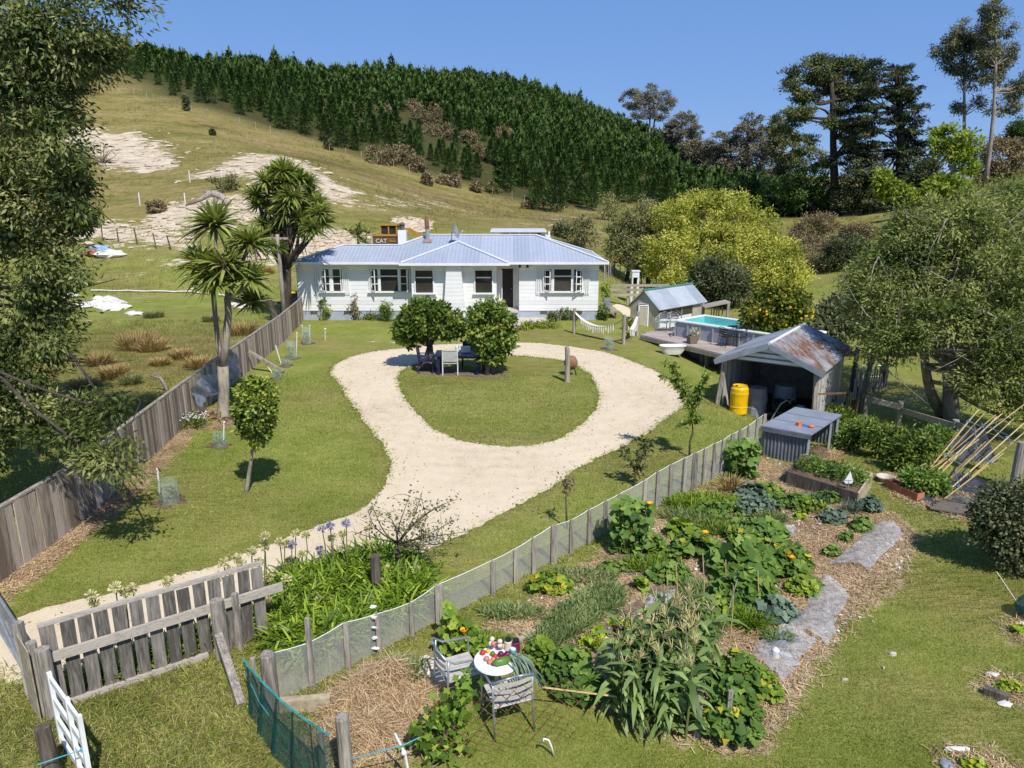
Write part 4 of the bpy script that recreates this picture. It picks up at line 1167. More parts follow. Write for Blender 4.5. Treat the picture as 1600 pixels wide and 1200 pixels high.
def watermat():
 m, nt = newmat('pool_water')
 v = coords(nt)
 bp = nd(nt, 'ShaderNodeBump', {'Strength': 0.15, 'Distance': 0.05, 'Height': noise(nt, v, 3.0, 3)})
 b = nd(nt, 'ShaderNodeBsdfPrincipled', {'Base Color': (0.10, 0.50, 0.48, 1), 'Roughness': 0.05, 'Normal': bp.outputs[0]})
 out_(nt, b.outputs[0])
 return m
M['water'] = watermat()
YW = 37.0          # front wall
YB = 36.35         # front of the projecting middle bay
EZ = 3.06
def X(px, Y=YW, z=1.5):
 return (px - 800) / F * dep(Y, z)
XL, XR = X(465), X(935)
XBL, XBR = X(643.5, YB), X(776, YB)
XD0, XD1, XW = X(783.5), X(802), X(811)
house = thing('farmhouse', 'long white weatherboard farmhouse with hipped blue-grey iron roof', 'house', (-3.3, 40, 0))
mb = MB()
ZP = 0.50
zt = 3.04
mb.box(((XL + XBL) / 2, (YW + 40.2) / 2, (ZP + zt) / 2), (XBL - XL, 40.2 - YW, zt - ZP))
mb.box(((XBL + XBR) / 2, (YB + 43.2) / 2, (ZP + zt) / 2), (XBR - XBL, 43.2 - YB, zt - ZP))
mb.box(((XW + XR) / 2, (YW + 43.2) / 2, (ZP + zt) / 2), (XR - XW, 43.2 - YW, zt - ZP))
YR = YW + 0.75
mb.box(((XBR + XD0) / 2, (YR + 43.2) / 2, (ZP + zt) / 2), (XD0 - XBR - .004, 43.2 - YR, zt - ZP - .004))
mb.box(((XD1 + XW) / 2, (YR + 43.2) / 2, (ZP + zt) / 2), (XW - XD1 - .004, 43.2 - YR, zt - ZP - .004))
mb.box(((XD0 + XD1) / 2, (YR + 43.2) / 2, (2.62 + zt) / 2), (XD1 - XD0, 43.2 - YR, zt - 2.62 - .004))
mb.build('wall', M['weatherboard'], house)
mb = MB()
for a, b, y in ((XL, XBL - .003, YW + .03), (XBL + .02, XBR - .02, YB + .03), (XBR - .01, XR, YW + .03)):
 mb.box(((a + b) / 2, (y + 40) / 2, ZP / 2 - .05), (b - a, 40 - y, ZP + .09))
pl = mb.build('plinth', M['plinth'], house)
for vx in (488, 541, 690, 850, 905):
 x = X(vx)
 yv = YB if vx == 690 else YW
 MB().box((x, yv + .02, 0.40), (0.36, 0.03, 0.14)).build('air_vent', M['darkwood'], house)
mb = MB()
c0, c1, c2, c3 = X(693, YB, 1), X(728, YB, 1), X(721, YB, 2.7), X(699, YB, 2.7)
mb.prism([(c0, YB - .45, 0), (c1, YB - .45, 0), (c2, YB - .45, 2.98), (c3, YB - .45, 2.98)], (0, .46, 0))
mb.build('chimney_breast', M['weatherboard'], house)
mb = MB()
mb.box(((XD0 + XD1) / 2, YR + .55, 1.55), (XD1 - XD0 - .02, .02, 2.1))
dr = mb.build('door', noisy('dark_door', (0.03, 0.025, 0.022), (0.06, 0.05, 0.045), 3, rough=0.5), house)
mb = MB()
mb.ball((XD1 - .1, YR + .5, 1.5), .035)
mb.build('handle', M['iron'], dr)
mb = MB()
for xx in (XD0 - .035, XD1 + .035):
 mb.box((xx, YR - .012, 1.6), (0.07, 0.05, 2.12))
mb.box(((XD0 + XD1) / 2, YR - .012, 2.66), (XD1 - XD0 + .14, .05, .08))
mb.build('door_frame', M['white'], house)
mb = MB()
mb.box(((XBR + XW) / 2 - .02, (YW + YR) / 2 + .1, 0.47), (XW - XBR - .06, YR - YW + .5, 0.1))
mb.build('door_step', M['concrete'], house)
def window(xl, xr, z0, z1, y, cells, label=None, sill=(0.1, 0.1)):
 """cells: list of (x0 frac,x1 frac,kind): T transom pane, P three pane, G open gap"""
 fr = MB()
 W = xr - xl
 for a, b in ((xl - .06, xl), (xr, xr + .06)):
  fr.box(((a + b) / 2, y - .03, (z0 + z1) / 2), (.06, .09, z1 - z0 + .12))
 fr.box(((xl + xr) / 2, y - .03, z1 + .03), (W - .002, .09, .06))
 wn = None
 bars = []
 panes = []
 for (a, b, k) in cells:
  x0, x1 = xl + W * a, xl + W * b
  panes.append((x0, x1))
  if a > 0:
   fr.box((x0, y - .033, (z0 + z1) / 2), (.10, .085, z1 - z0 - .002))
  if k == 'T':
   zz = z0 + (z1 - z0) * 0.68
   fr.box(((x0 + x1) / 2, y - .028, zz), (x1 - x0 - .11, .06, .06))
  if k == 'P':
   for f_ in (1 / 3, 2 / 3):
    fr.box(((x0 + x1) / 2, y - .025, z0 + (z1 - z0) * f_), (x1 - x0 - .11, .04, .035))
   for xx in (x0 + .075, x1 - .075):
    fr.box((xx, y - .026, (z0 + z1) / 2), (.05, .05, z1 - z0 - .004))
 o = fr.build('window', M['white'], house)
 pb = MB()
 pb.box(((xl + xr) / 2, y - .004, (z0 + z1) / 2), (W, .012, z1 - z0))
 pb.build('pane', M['glass'], o)
 sb = MB()
 sb.box(((xl + xr) / 2, y - .07, z0 - .05), (W + .26, .17, .06))
 sb.build('sill', M['white'], o)
 return o
def open_sash(parent, hx, y, z0, z1, wd, ang, sgn):
 """sash hinged at hx, swung out toward -y by ang; sgn=+1 opens rightwards from a left hinge"""
 d = Vector((sgn * math.cos(ang), -math.sin(ang), 0))
 mb = MB()
 p = Vector((hx, y - .09, 0))
 for t in (0.03, wd - .03):
  q = p + d * t
  mb.bar(q + V(0, 0, z0), q + V(0, 0, z1), .06, .04)
 for z in (z0 + .03, z0 + (z1 - z0) / 3, z0 + (z1 - z0) * 2 / 3, z1 - .03):
  mb.bar(p + d * .06 + V(0, 0, z), p + d * (wd - .06) + V(0, 0, z), .04, .05)
 o = mb.build('open_sash', M['white'], parent)
 return o
def slats(parent, px0, px1, y, z0, z1):
 mb = MB()
 for k in range(3):
  x = X(px0 + (px1 - px0) * (k + .5) / 3)
  mb.box((x, y - .04, (z0 + z1) / 2), (.055, .05, z1 - z0))
 for z in (z0 + .1, z1 - .12):
  mb.box((X((px0 + px1) / 2), y - .012, z), (X(px1) - X(px0), .018, .05))
 mb.build('slat_shutter', M['white'], parent)
ZS0, ZS1 = 1.53, 2.66
w1 = window(X(503), X(536), ZS0, ZS1, YW, [(0, .48, 'P'), (.48, 1, 'P')])
open_sash(w1, X(503), YW, ZS0, ZS1, .46, 0.75, 1)
slats(w1, 490, 500, YW, 1.35, 2.72)
slats(w1, 538, 547, YW, 1.35, 2.72)
w2 = window(X(579), X(640), ZS0, ZS1, YW, [(0, .25, 'P'), (.25, .74, 'T'), (.74, 1, 'P')])
open_sash(w2, X(579), YW, ZS0, ZS1, .46, 0.75, 1)
open_sash(w2, X(641), YW, ZS0, ZS1, .30, 1.2, -1)
w3 = window(X(650, YB), X(677, YB), ZS0, ZS1, YB, [(0, 1, 'T')])
w4 = window(X(743, YB), X(769, YB), ZS0, ZS1, YB, [(0, 1, 'T')])
w5 = window(X(849), X(909), ZS0, ZS1, YW, [(0, .25, 'P'), (.25, .74, 'T'), (.74, 1, 'P')])
open_sash(w5, X(848), YW, ZS0, ZS1, .46, 0.6, 1)
open_sash(w5, X(910), YW, ZS0, ZS1, .46, 0.6, -1)
slats(w5, 837, 846, YW, 1.35, 2.72)
slats(w5, 912, 921, YW, 1.35, 2.72)
mb = MB()
mb.box((XBR + .16, YW + .25, 1.55), (.3, .04, 2.0))
open_sash(house, XBR + .28, YW + .12, 1.1, 2.6, .3, 1.0, -1)
for px in (812, 824):
 mb = MB()
 mb.box((X(px), YW - .03, 2.86), (.08, .06, .1))
 mb.lathe([(.07, -.08), (.05, .05), (.01, .08)], (X(px), YW - .11, 2.83), 8)
 mb.build('wall_light', M['black'], house)
xa, xb, xm = -11.19, 4.87, -8.19
y0, y1, yl = 36.4, 43.6, 40.74
ra, rb = (-4.59, 40.0, 4.25), (1.27, 40.0, 4.25)
la, lb = (-9.02, 38.57, 3.78), (-6.0, 38.57, 3.78)
vl = (-8.17, yl, EZ)
p = 0.68
bl0, bl1 = X(625, 35.8, EZ), X(795, 35.8, EZ)
yb = y0 - p
hwid = (bl1 - bl0) / 2
ax = (bl0 + bl1) / 2
az = EZ + hwid / 3.0
ap = (ax, yb + hwid, az)
back = (ax, yb + hwid + p, az)
mb = MB()
mb.face([(xa, y0, EZ), (bl0, y0, EZ), (bl0 + .0, y0, EZ), (bl1, y0, EZ), (xb, y0, EZ), rb, ra, lb, la])
mb.face([(xb, y0, EZ), (xb, y1, EZ), rb])
mb.face([rb, (xb, y1, EZ), (xm, y1, EZ), ra])
mb.face([ra, (xm, y1, EZ), vl, lb])
mb.face([la, lb, vl, (xa, yl, EZ)])
mb.face([(xa, y0, EZ), la, (xa, yl, EZ)])
e = 0.004
mb.face([(bl0, yb, EZ), (bl1, yb, EZ), ap])
mb.face([(bl0, yb, EZ), ap, back, (bl0, y0, EZ + e)])
mb.face([(bl1, yb, EZ), (bl1, y0, EZ + e), back, ap])
roof = mb.build('roof', M['roof'], house, fix=False)
me = roof.data
for poly in me.polygons:
 if poly.normal.z < 0:
  poly.flip()
mb = MB()
for a, b in ((ra, rb), (rb, (xb, y0, EZ)), (la, lb), (la, (xa, y0, EZ)), (lb, ra), (ap, (bl0, yb, EZ)), (ap, (bl1, yb, EZ)), (ap, back), (rb, (xb, y1, EZ)), (la, (xa, yl, EZ))):
 mb.bar(Vector(a) + V(0, 0, .03), Vector(b) + V(0, 0, .03), .17, .045)
mb.build('ridge_cap', M['cap'], roof)
mb = MB()
g = 0.09
for a, b in (((xa, y0), (bl0 + .05, y0)), ((bl0, yb), (bl1, yb)), ((bl0, yb - .05), (bl0, y0)), ((bl1, yb - .05), (bl1, y0)), ((bl1 - .05, y0), (xb, y0)), ((xb, y0 - .05), (xb, y1)), ((xa, y0 - .05), (xa, yl)), ((xa, yl), (xm, yl)), ((xm, y1), (xb, y1))):
 mb.bar((a[0], a[1], EZ - .05), (b[0], b[1], EZ - .05), g, .12)
mb.build('gutter', M['white'], roof)
mb = MB()
mb.box(((xa + xb) / 2, (y0 + yl) / 2 + .02, EZ - .035), (xb - xa - .1, yl - y0 - .1, .03))
mb.box(((bl0 + bl1) / 2, (yb + y0) / 2 + .06, EZ - .037), (bl1 - bl0 - .1, p - .02, .03))
mb.box(((xm + xb) / 2, (yl + y1) / 2, EZ - .039), (xb - xm - .1, y1 - yl - .1, .03))
mb.build('soffit', M['white'], roof)
cx = at(629, 370, 39.6).x
mb = MB()
mb.box((cx, 39.6, 4.0), (.44, .44, 1.06))
ch = mb.build('chimney', M['white'], house)
mb = MB()
mb.lathe([(.13, 0), (.13, .30)], (cx, 39.6, 4.53), 10)
mb.lathe([(.2, .30), (.03, .42)], (cx, 39.6, 4.53), 10)
mb.build('cowl', M['darkwood'], ch)
fx = at(668, 370, 39.3).x
mb = MB()
mb.tube([(fx, 39.3, 3.95), (fx, 39.3, 4.62)], .115, 10)
fl = mb.build('flue', M['iron'], house)
mb = MB()
mb.tube([(fx, 39.3, 4.62), (fx, 39.3, 4.68)], .135, 10)
mb.tube([(fx, 39.3, 4.685), (fx - .02, 39.3, 5.05), (fx - .03, 39.3, 5.26)], [.13, .12, .05], 10)
mb.build('flue_cowl', M['rust'], fl)
mb = MB()
sl_ = Vector((0, -1, -1 / 3)).normalized()
q0 = Vector((fx, 39.05, EZ + (39.05 - y0) / 3 + .03))
mb.box(tuple(q0), (.48, .46, .03), rot=Matrix.Rotation(math.atan(1 / 3), 3, 'X'))
mb.build('flashing', noisy('stained_flashing', (0.20, 0.12, 0.11), (0.36, 0.25, 0.24), 6), fl)
dx = at(707, 375, 38.6).x
dish = thing('satellite_dish', 'grey satellite dish on a short pole on the farmhouse roof', 'satellite dish', (dx, 38.6, 3.85))
mb = MB()
mb.tube([(dx - .05, 38.55, 3.8), (dx - .02, 38.55, 4.5)], .025, 6)
mb.bar((dx - .02, 38.55, 4.45), (dx + .17, 38.5, 4.5), .05, .05)
mb.box((dx - .06, 38.5, 3.80), (.28, .2, .03))
mb.build('mast', M['iron'], dish)
mb = MB()
dc = Vector((dx + .2, 38.45, 4.55))
ax_ = Vector((0.93, -0.22, 0.28)).normalized()
_, s_, u_ = frame_axes(ax_)
rings = []
vs = []
fs = []
nn = 18
for i, (r, h) in enumerate(((0.02, -.09), (.15, -.075), (.30, -.03), (.38, 0.0))):
 for k in range(nn):
  a = 2 * PI * k / nn
  vs.append(dc + ax_ * h + s_ * (r * math.cos(a)) + u_ * (r * 1.08 * math.sin(a)))
for i in range(3):
 for k in range(nn):
  fs.append((i * nn + k, i * nn + (k + 1) % nn, (i + 1) * nn + (k + 1) % nn, (i + 1) * nn + k))
mb.add(vs, fs)
mb.bar(dc - u_ * .3, dc + ax_ * .4 - u_ * .1, .025, .025)
mb.build('reflector', M['iron'], dish, smooth=True)
mb = MB()
tp_ = [G(q, r) for q, r in ((793, 489), (850, 489), (857, 505), (820, 515), (796, 512))]
mb.prism([(v.x, v.y, .02) for v in tp_], (0, 0, .12))
tag(mb.build('terrace', M['concrete'], origin=tp_[0]), 'pale paved terrace in front of the farmhouse door', 'terrace')
def pot_plant(name, label, px, py, r, h, mat, lm, ph, seed):
 b = G(px, py)
 t = thing(name, label, 'potted plant', b + V(0, 0, .13))
 mb = MB()
 mb.lathe([(r * .7, 0), (r * .98, h * .8), (r * 1.08, h * .82), (r * 1.08, h), (r * .92, h), (r * .9, h * .9), (.001, h * .9)], (b.x, b.y, b.z + .13), 14)
 mb.build('pot', mat, t, smooth=False)
 rng = np.random.default_rng(seed)
 P, D, T, _ = crown_pts(rng, [(b.x, b.y, b.z + .13 + h + ph * .5, r * 1.1, r * 1.1, ph * .55)], 24, 14, .12, .3)
 leaves('foliage', lm, P, D, .13, .07, T, t, rng=rng)
 return t
pot_plant('potted_plant', 'leafy plant in a pale blue pot by the farmhouse door', 816, 485, .26, .38, M['bluepot'], M['fruitleaf'], .55, 1)
pot_plant('potted_plant', 'leafy plant in a pale blue pot at the terrace end, lower than its twin', 842, 496, .27, .38, M['bluepot'], M['fruitleaf'], .6, 2)
b = G(824, 486)
mb = MB()
mb.lathe([(.14, 0), (.11, .15), (.13, .35), (.09, .5), (.12, .62), (.05, .72)], (b.x, b.y, b.z + .13), 10)
tag(mb.build('garden_statue', M['concrete'], origin=b), 'small pale stone ornament beside the blue pot on the terrace', 'ornament')
BED = [(508, 500, 12, 20, 'gloss', 'small yellow-green fruit bush standing alone on grass near the farmhouse corner'), (556, 500, 10, 26, 'scrub', 'tall purple-grey spiky shrub by the farmhouse plinth'), (603, 502, 12, 18, 'fruitleaf', 'low green plant with pink flowers by the farmhouse plinth'), (620, 498, 12, 14, 'olive', 'small grey herb bush by the farmhouse plinth next to the leafy tree'),
       (878, 500, 12, 14, 'fruitleaf', 'round green shrub under the right-hand farmhouse window'), (862, 502, 8, 8, 'olive', 'small grey plant beside the blue pot'), (895, 500, 9, 9, 'olive', 'low lavender plant between hammock post and round shrub'), (944, 500, 14, 16, 'fruitleaf', 'yellow-green shrub off the farmhouse end wall'), (982, 515, 10, 10, 'walnut', 'yellow daisy bush behind the middle hammock post'), (945, 460, 9, 14, 'walnut', 'bright green potted shrub on the side porch'), (855, 512, 20, 6, 'walnut', 'long low yellow-green border plant in front of the terrace'), (825, 515, 16, 6, 'walnut', 'low yellow-green border plant nearest the leafy tree')]
for j, (sx, sy, rx, ry, mt, lab) in enumerate(BED):
 b = G(sx, sy) if sy > 470 else at(sx, sy + 8, 38.5)
 m = mpp(b.y)
 blobs = [(b.x + rng.uniform(-.3, .3) * rx * m, b.y, b.z + ry * m * .8, rx * m * .75, rx * m * .7, ry * m * .85) for _ in range(3)]
 tree('garden_shrub', lab, 'shrub', b, blobs, M[mt], M['bark'], .03, nclump=40, nleaf=16, cr=.14, L=.13, W=.055, nlimb=8, seed=j + 200, stems=3, shell=.3)
b = G(583, 500)
n = 120
P = np.array(b) + rng.normal(size=(n, 3)) * np.array([.28, .12, .02])
o = blades('flax_clump', M['cabbage'], P, rng.normal(size=(n, 3)) * np.array([.5, .4, .1]) + np.array([0, 0, 1]), rng.uniform(.5, 1.05, n), .045, rng.random(n), origin=b, rng=rng, droop=.35)
tag(o, 'clump of upright striped strap leaves under the second farmhouse window', 'flax')
Yd = 55
dg = at(610, 384, Yd)
gz = tz(dg.x, Yd)
dig = thing('digger', 'yellow tracked digger parked behind the farmhouse roof', 'digger', (dg.x, Yd, gz))
def D_(px, py, dy=0):
 return at(px, py, Yd + dy)
mb = MB()
a, b = D_(587, 383), D_(622, 369)
mb.box(((a.x + b.x) / 2, Yd, (a.z + b.z) / 2 - .1), (b.x - a.x, 2.2, b.z - a.z + .3))
bd = mb.build('body', M['machinebrown'], dig)
mb = MB()
mb.box(((a.x + b.x) / 2, Yd - .02, b.z + .12), (b.x - a.x + .1, 2.3, .14))
mb.box(((a.x + b.x) / 2 + .62, Yd - 1.13, b.z - .32), (.45, .05, .07))
mb.build('trim', M['yellowmachine'], bd)
c0, c1 = D_(598, 367), D_(622, 353)
mb = MB()
for x in (c0.x, (c0.x + c1.x) / 2, c1.x):
 for y in (Yd - .8, Yd + .6):
  mb.box((x, y, (c0.z + c1.z) / 2 + .1), (.09, .09, c1.z - c0.z))
mb.box(((c0.x + c1.x) / 2, Yd - .1, c1.z + .1), (c1.x - c0.x + .15, 1.6, .1))
cb_ = mb.build('cab', M['yellowmachine'], dig)
mb = MB()
mb.box(((c0.x + c1.x) / 2, Yd - .1, (c0.z + c1.z) / 2 + .1), (c1.x - c0.x - .1, 1.3, c1.z - c0.z - .1))
mb.build('cab_glass', M['glass'], cb_)
mb = MB()
mb.prism([D_(632, 357), D_(640, 356), D_(661, 370), D_(661, 378)], (0, .4, 0))
mb.prism([D_(655, 370, .05), D_(661, 368, .05), D_(652, 384, .05), D_(648, 384, .05)], (0, .3, 0))
mb.build('boom', M['yellowmachine'], dig)
mb = MB()
for y in (Yd - 1.0, Yd + 1.0):
 mb.box((dg.x, y, gz + .38), (2.9, .5, .72))
mb.build('track', M['black'], dig)
cu = bpy.data.curves.new('logo', 'FONT')
cu.body = 'CAT'
cu.size = .42
cu.extrude = .012
cu.align_x = 'CENTER'
to = bpy.data.objects.new('tmp', cu)
C.objects.link(to)
bpy.context.view_layer.update()
tm = bpy.data.meshes.new_from_object(to.evaluated_get(bpy.context.evaluated_depsgraph_get()))
bpy.data.objects.remove(to)
lp = D_(600, 378)
lo = link('lettering', tm, M['plasticwhite'], bd, (lp.x, Yd - 1.14, lp.z))
lo.rotation_euler = (PI / 2, 0, 0)
Yc_ = 49
k0, k1 = at(770, 366, Yc_), at(864, 366, Yc_)
kz = tz(k0.x, Yc_)
cp = thing('carport', 'low open carport with pale roof edge behind the farmhouse ridge', 'shed', (k0.x, Yc_, kz))
mb = MB()
mb.box(((k0.x + k1.x) / 2 - .3, Yc_ + 1.4, at(800, 361.5, Yc_).z + .02), (k1.x - k0.x - .3, 3.6, .12))
mb.build('roof', M['cap'], cp)
mb = MB()
xs = [770, 797, 812, 828, 846, 858]
for q in xs:
 x = at(q, 370, Yc_).x
 mb.box((x, Yc_, (kz + k0.z + .2) / 2), (.12, .12, k0.z - kz + .2))
mb.bar(at(846, 362, Yc_ - .1), at(866, 378, Yc_ - .1), .1, .14)
mb.build('post', M['white'], cp)
mb = MB()
mb.box(((k0.x + k1.x) / 2, Yc_ + 2.6, (kz + k0.z) / 2), (k1.x - k0.x - 1, .1, k0.z - kz))
mb.box((at(804, 368, Yc_).x, Yc_ + .02, (kz + k0.z) / 2), (1.2, .05, k0.z - kz))
mb.build('wall', M['bluegrey'], cp)
pb = G(945, 486)
pr = thing('side_porch', 'small raised timber porch at the farmhouse end', 'porch', (5.3, 38.2, 0))
mb = MB()
mb.box((5.1, 38.2, .36), (1.1, 1.5, .09))
mb.build('platform', M['greywoodx'], pr)
mb = MB()
for x in (4.7, 5.5):
 mb.box((x, 37.55, .16), (.1, .1, .36))
mb.build('leg', M['darkwood'], pr)
mb = MB()
for k in range(4):
 mb.box((5.1, 38.0, .47 + .16 * k), (.32, .28, .13))
 mb.box((5.1, 38.0, .47 + .16 * k + .075), (.34, .30, .02))
sh_ = mb.build('crate_stack', M['bluegrey'], origin=(5.1, 38, .41))
tag(sh_, 'stacked slate-grey crates on the side porch', 'crate stack')
def PZ(px, py, z):
 a, b = ray(px, py)
 Y = (z - CH) / b
 return Vector((a * Y, Y, z))
def pxof(p):
 d = p[1] * ct - (p[2] - CH) * st
 return 800 + p[0] / d * F
def pyof(p):
 d = p[1] * ct - (p[2] - CH) * st
 return 600 - F * (p[1] * st + (p[2] - CH) * ct) / d
def on_line(A, B, px):
 lo, hi = -0.5, 1.5
 for _ in range(50):
  m = (lo + hi) / 2
  p = A.lerp(B, m)
  if pxof(p) < px:
   lo = m
  else:
   hi = m
 p = A.lerp(B, (lo + hi) / 2)
 p.z = tz(p.x, p.y)
 return p
rng = np.random.default_rng(77)
base = GP([(-90, 985), (0, 912), (60, 868), (120, 825), (212, 738), (275, 680), (330, 630), (388, 581), (442, 535), (469, 507), (475, 499)])
fen = thing('paling_fence', 'long weathered paling fence running from the gate to the farmhouse corner', 'fence', base[4])
pal, cap, pst = MB(), MB(), MB()
s = 0.0
for i in range(len(base) - 1):
 a, b = base[i], base[i + 1]
 L = (b - a).length
 d = (b - a) / L
 n = Vector((d.y, -d.x, 0))
 k = int(L / 0.165)
 for j in range(k):
  q = a + d * ((j + .5) * L / k)
  h = 1.2 + rng.normal() * .018
  w_ = L / k * rng.uniform(.86, .95)
  tl = rng.normal() * .012
  dn = Vector((-d.y, d.x, 0))
  vs = []
  o = n * rng.uniform(0, .012)
  pal.bar(q + o + V(0, 0, -.02), q + o + d * tl + V(0, 0, h - .03), w_, .022, tint=float(np.clip(.5 + rng.normal() * .28, 0, 1)), roll=d)
 cap.bar(a + V(0, 0, 1.205) - n * .03, b + V(0, 0, 1.205) - n * .03, .09, .04, roll=n)
 for z in (.3, .95):
  cap.bar(a + V(0, 0, z) - n * .05, b + V(0, 0, z) - n * .05, .05, .09, roll=n)
 for j in range(max(1, int(L / 2.2))):
  q = a + d * (j * 2.2) - n * .13
  pst.bar(q - V(0, 0, .1), q + V(0, 0, 1.12), .1, .1)
pal.build('palings', M['paling'], fen)
cap.build('rail', M['greywood'], fen)
pst.build('post', M['greywood'], fen)
for ch in list(fen.children):
 if ch.name.startswith('palings'):
  ch.name = 'paling_panel'
P0, P1 = G(97, 1106), G(411, 998)
hz0 = at(84, 978, P0.y).z
pk = thing('picket_fence', 'short weathered picket fence with wide gaps beside the gate', 'fence', (P0 + P1) / 2)
d = (P1 - P0).normalized()
n = Vector((d.y, -d.x, 0))
for k in range(14):
 q = P0.lerp(P1, k / 13)
 mb = MB()
 h = hz0 * (1 - .02 * k / 13) + rng.normal() * .006
 t = rng.normal() * .012
 mb.bar(q + V(0, 0, .03 if k != 6 else .06), q + d * t + V(0, 0, h), .155 + rng.normal() * .006, .022, tint=float(np.clip(.42 + rng.normal() * .2, 0, 1)), roll=d)
 mb.build('picket', M['picketwood'], pk)
for z, off, w_, hh, ex0, ex1 in ((hz0 + .015, .03, .06, .045, .1, .1), (hz0 * .66, -.06, .05, .12, .25, .32), (.05, -.03, .07, .10, .1, .0)):
 mb = MB()
 a, b = P0 - d * ex0, P1 + d * ex1
 if z < .1:
  b = P1 - d * .75
 mb.bar(a + V(0, 0, z) - n * off, b + V(0, 0, z) - n * off, w_, hh, tint=.75, roll=n)
 mb.build('rail', M['greywoodx'], pk)
for px, py0, r in ((76, 1014, .085), (337, 938, .095)):
 q = on_line(P0, P1, px + 8) + n * .14
 zt_ = at(px, py0, q.y).z
 mb = MB()
 mb.tube([q - V(0, 0, .2), q + V(0, 0, zt_ * .5), q + V(0, 0, zt_)], [r * 1.05, r, r * .95], 12)
 mb.build('post', M['greywood'], pk, smooth=False)
q = on_line(P0, P1, 373) + n * .1
mb = MB()
mb.box((q.x, q.y, .42), (.07, .07, .95))
mb.build('post', M['greywood'], pk)
q = on_line(P0, P1, 340) + n * .22
mb = MB()
mb.bar(q + V(0, 0, .42), G(378, 1106) + V(0, 0, .03), .1, .09)
mb.build('brace', M['greywood'], pk)
a, b = G(50, 1104), G(66, 1130)
mb = MB()
ply = (b - a).normalized()
mb.bar(a + V(0, 0, .06), a + V(0, 0, 1.0), .001, .001)
mb = MB()
mb.prism([a + V(0, 0, .02), b + V(0, 0, .02), b + V(0, 0, .98), a + V(0, 0, 1.02)], (-.03, .012, 0))
tag(mb.build('plywood_board', M['freshwood'], origin=a), 'upright plywood board leaning on the gate post by the picket fence', 'board')
q = G(70, 1118)
mb = MB()
mb.tube([q - V(0, 0, .1), q + V(.0, 0, .55), q + V(0, 0, 1.02)], [.07, .065, .06], 10)
tag(mb.build('gate_post', M['greywood'], origin=q), 'round gate post between plywood board and white gate', 'post')
b0, b1 = PZ(40, 1052, .33), PZ(-30, 935, .33)
gt = thing('mesh_gate', 'silver tube driveway gate with chain mesh standing open', 'gate', (b0.x, b0.y, 0))
t0, t1 = b0 + V(0, 0, .72), b1 + V(0, 0, .72)
mb = MB()
for a, b in ((b0, b1), (t0, t1), (b0, t0), (b1, t1), (b0.lerp(b1, .5), t0.lerp(t1, .5)), (b0, t1)):
 mb.tube([a, b], .021, 8)
mb.build('frame', M['iron'], gt)
mb = MB()
L = (b1 - b0).length
nn = int(L / .06)
for k in range(-12, nn):
 for sg in (1, -1):
  p = []
  for t in np.linspace(0, 1, 9):
   x = (k * .06 + t * .7) if sg > 0 else (k * .06 + (1 - t) * .7)
   if 0 <= x <= L:
    p.append(b0 + (b1 - b0) * (x / L) + V(0, 0, .71 * t))
  if len(p) > 1:
   mb.tube([p[0], p[-1]], .0022, 3, cap=False)
mb.build('chain_mesh', M['iron'], gt)
mb = MB()
mb.box((b0.x + .05, b0.y - .03, .5), (.09, .09, 1.15))
mb.build('latch_post', M['greywood'], gt)
w0, w1 = PZ(78, 1058, .92), PZ(124, 1124, .92)
dz_ = (w1 - w0).normalized()
wg = thing('white_gate', 'small white-painted timber gate with flaking rails', 'gate', (w0.x, w0.y, 0))
for z in (.90, .62, .36, .10):
 mb = MB()
 mb.bar(V(w0.x, w0.y, z), V(w1.x, w1.y, z), .03, .085, roll=V(dz_.y, -dz_.x, 0))
 mb.build('rail', M['plasticwhite'], wg)
for q in (w0 - dz_ * .01, w1 + dz_ * .01, w0.lerp(w1, .62)):
 mb = MB()
 mb.box((q.x, q.y, .50), (.05, .045, .95), rz=math.atan2(dz_.y, dz_.x))
 mb.build('stile', M['plasticwhite'], wg)
mb = MB()
mb.ball((w1.x - .12, w1.y + .15, .42), .035, jit=.2)
mb.tube([(w1.x - .12, w1.y + .15, .42), (w1.x - .45, w1.y - .1, .45)], .006, 5)
mb.build('twine', noisy('blue_twine', (0.05, 0.25, 0.34), (0.15, 0.45, 0.55), 9), wg)
q = Vector((at(72, 1160, 6.3).x, 6.3, 0))
mb = MB()
zt_ = at(70, 1136, 6.3).z
mb.tube([q - V(0, 0, .2), q + V(0, 0, zt_ * .6), q + V(-.01, 0, zt_)], [.085, .08, .075], 12)
tag(mb.build('fence_post', M['darkwood'], origin=q), 'dark round post in front of the white gate', 'post')
M['greennet'] = noisy('green_shade_net', (0.004, 0.05, 0.045), (0.012, 0.115, 0.10), 4, (6, 6, .7), 0.7, 0.3, alpha=0.62)
netf = thing('shade_net', 'torn green shade netting sagging between short posts', 'netting', G(390, 1100))
n0, n1 = G(388, 1104), G(520, 1275)
NTA, NTB = at(396, 1034, n0.y).z, at(518, 1150, n1.y).z
def netfn(u, v):
 p = n0.lerp(n1, u)
 top = NTA + (NTB - NTA) * u - .10 * math.sin(PI * u)
 off = .07 * math.sin(u * 31 + 2 * v) * (1 - v * .6) + .035 * math.sin(u * 67 + 5 * v)
 return (p.x + off * .8 - .16 * (1 - v) * math.sin(PI * u), p.y - off * .6, .03 + top * v)
mb = MB()
mb.grid(netfn, 70, 10)
mb.build('net', M['greennet'], netf, smooth=True, fix=False)
mb = MB()
mb.tube([netfn(u, 1.0) for u in np.linspace(0, 1, 24)], .012, 5)
mb.tube([netfn(0, .75), netfn(.3, .6), netfn(1, .2)], .006, 4)
mb.build('twine', noisy('green_twine', (0.02, 0.22, 0.20), (0.08, 0.4, 0.38), 9), netf)
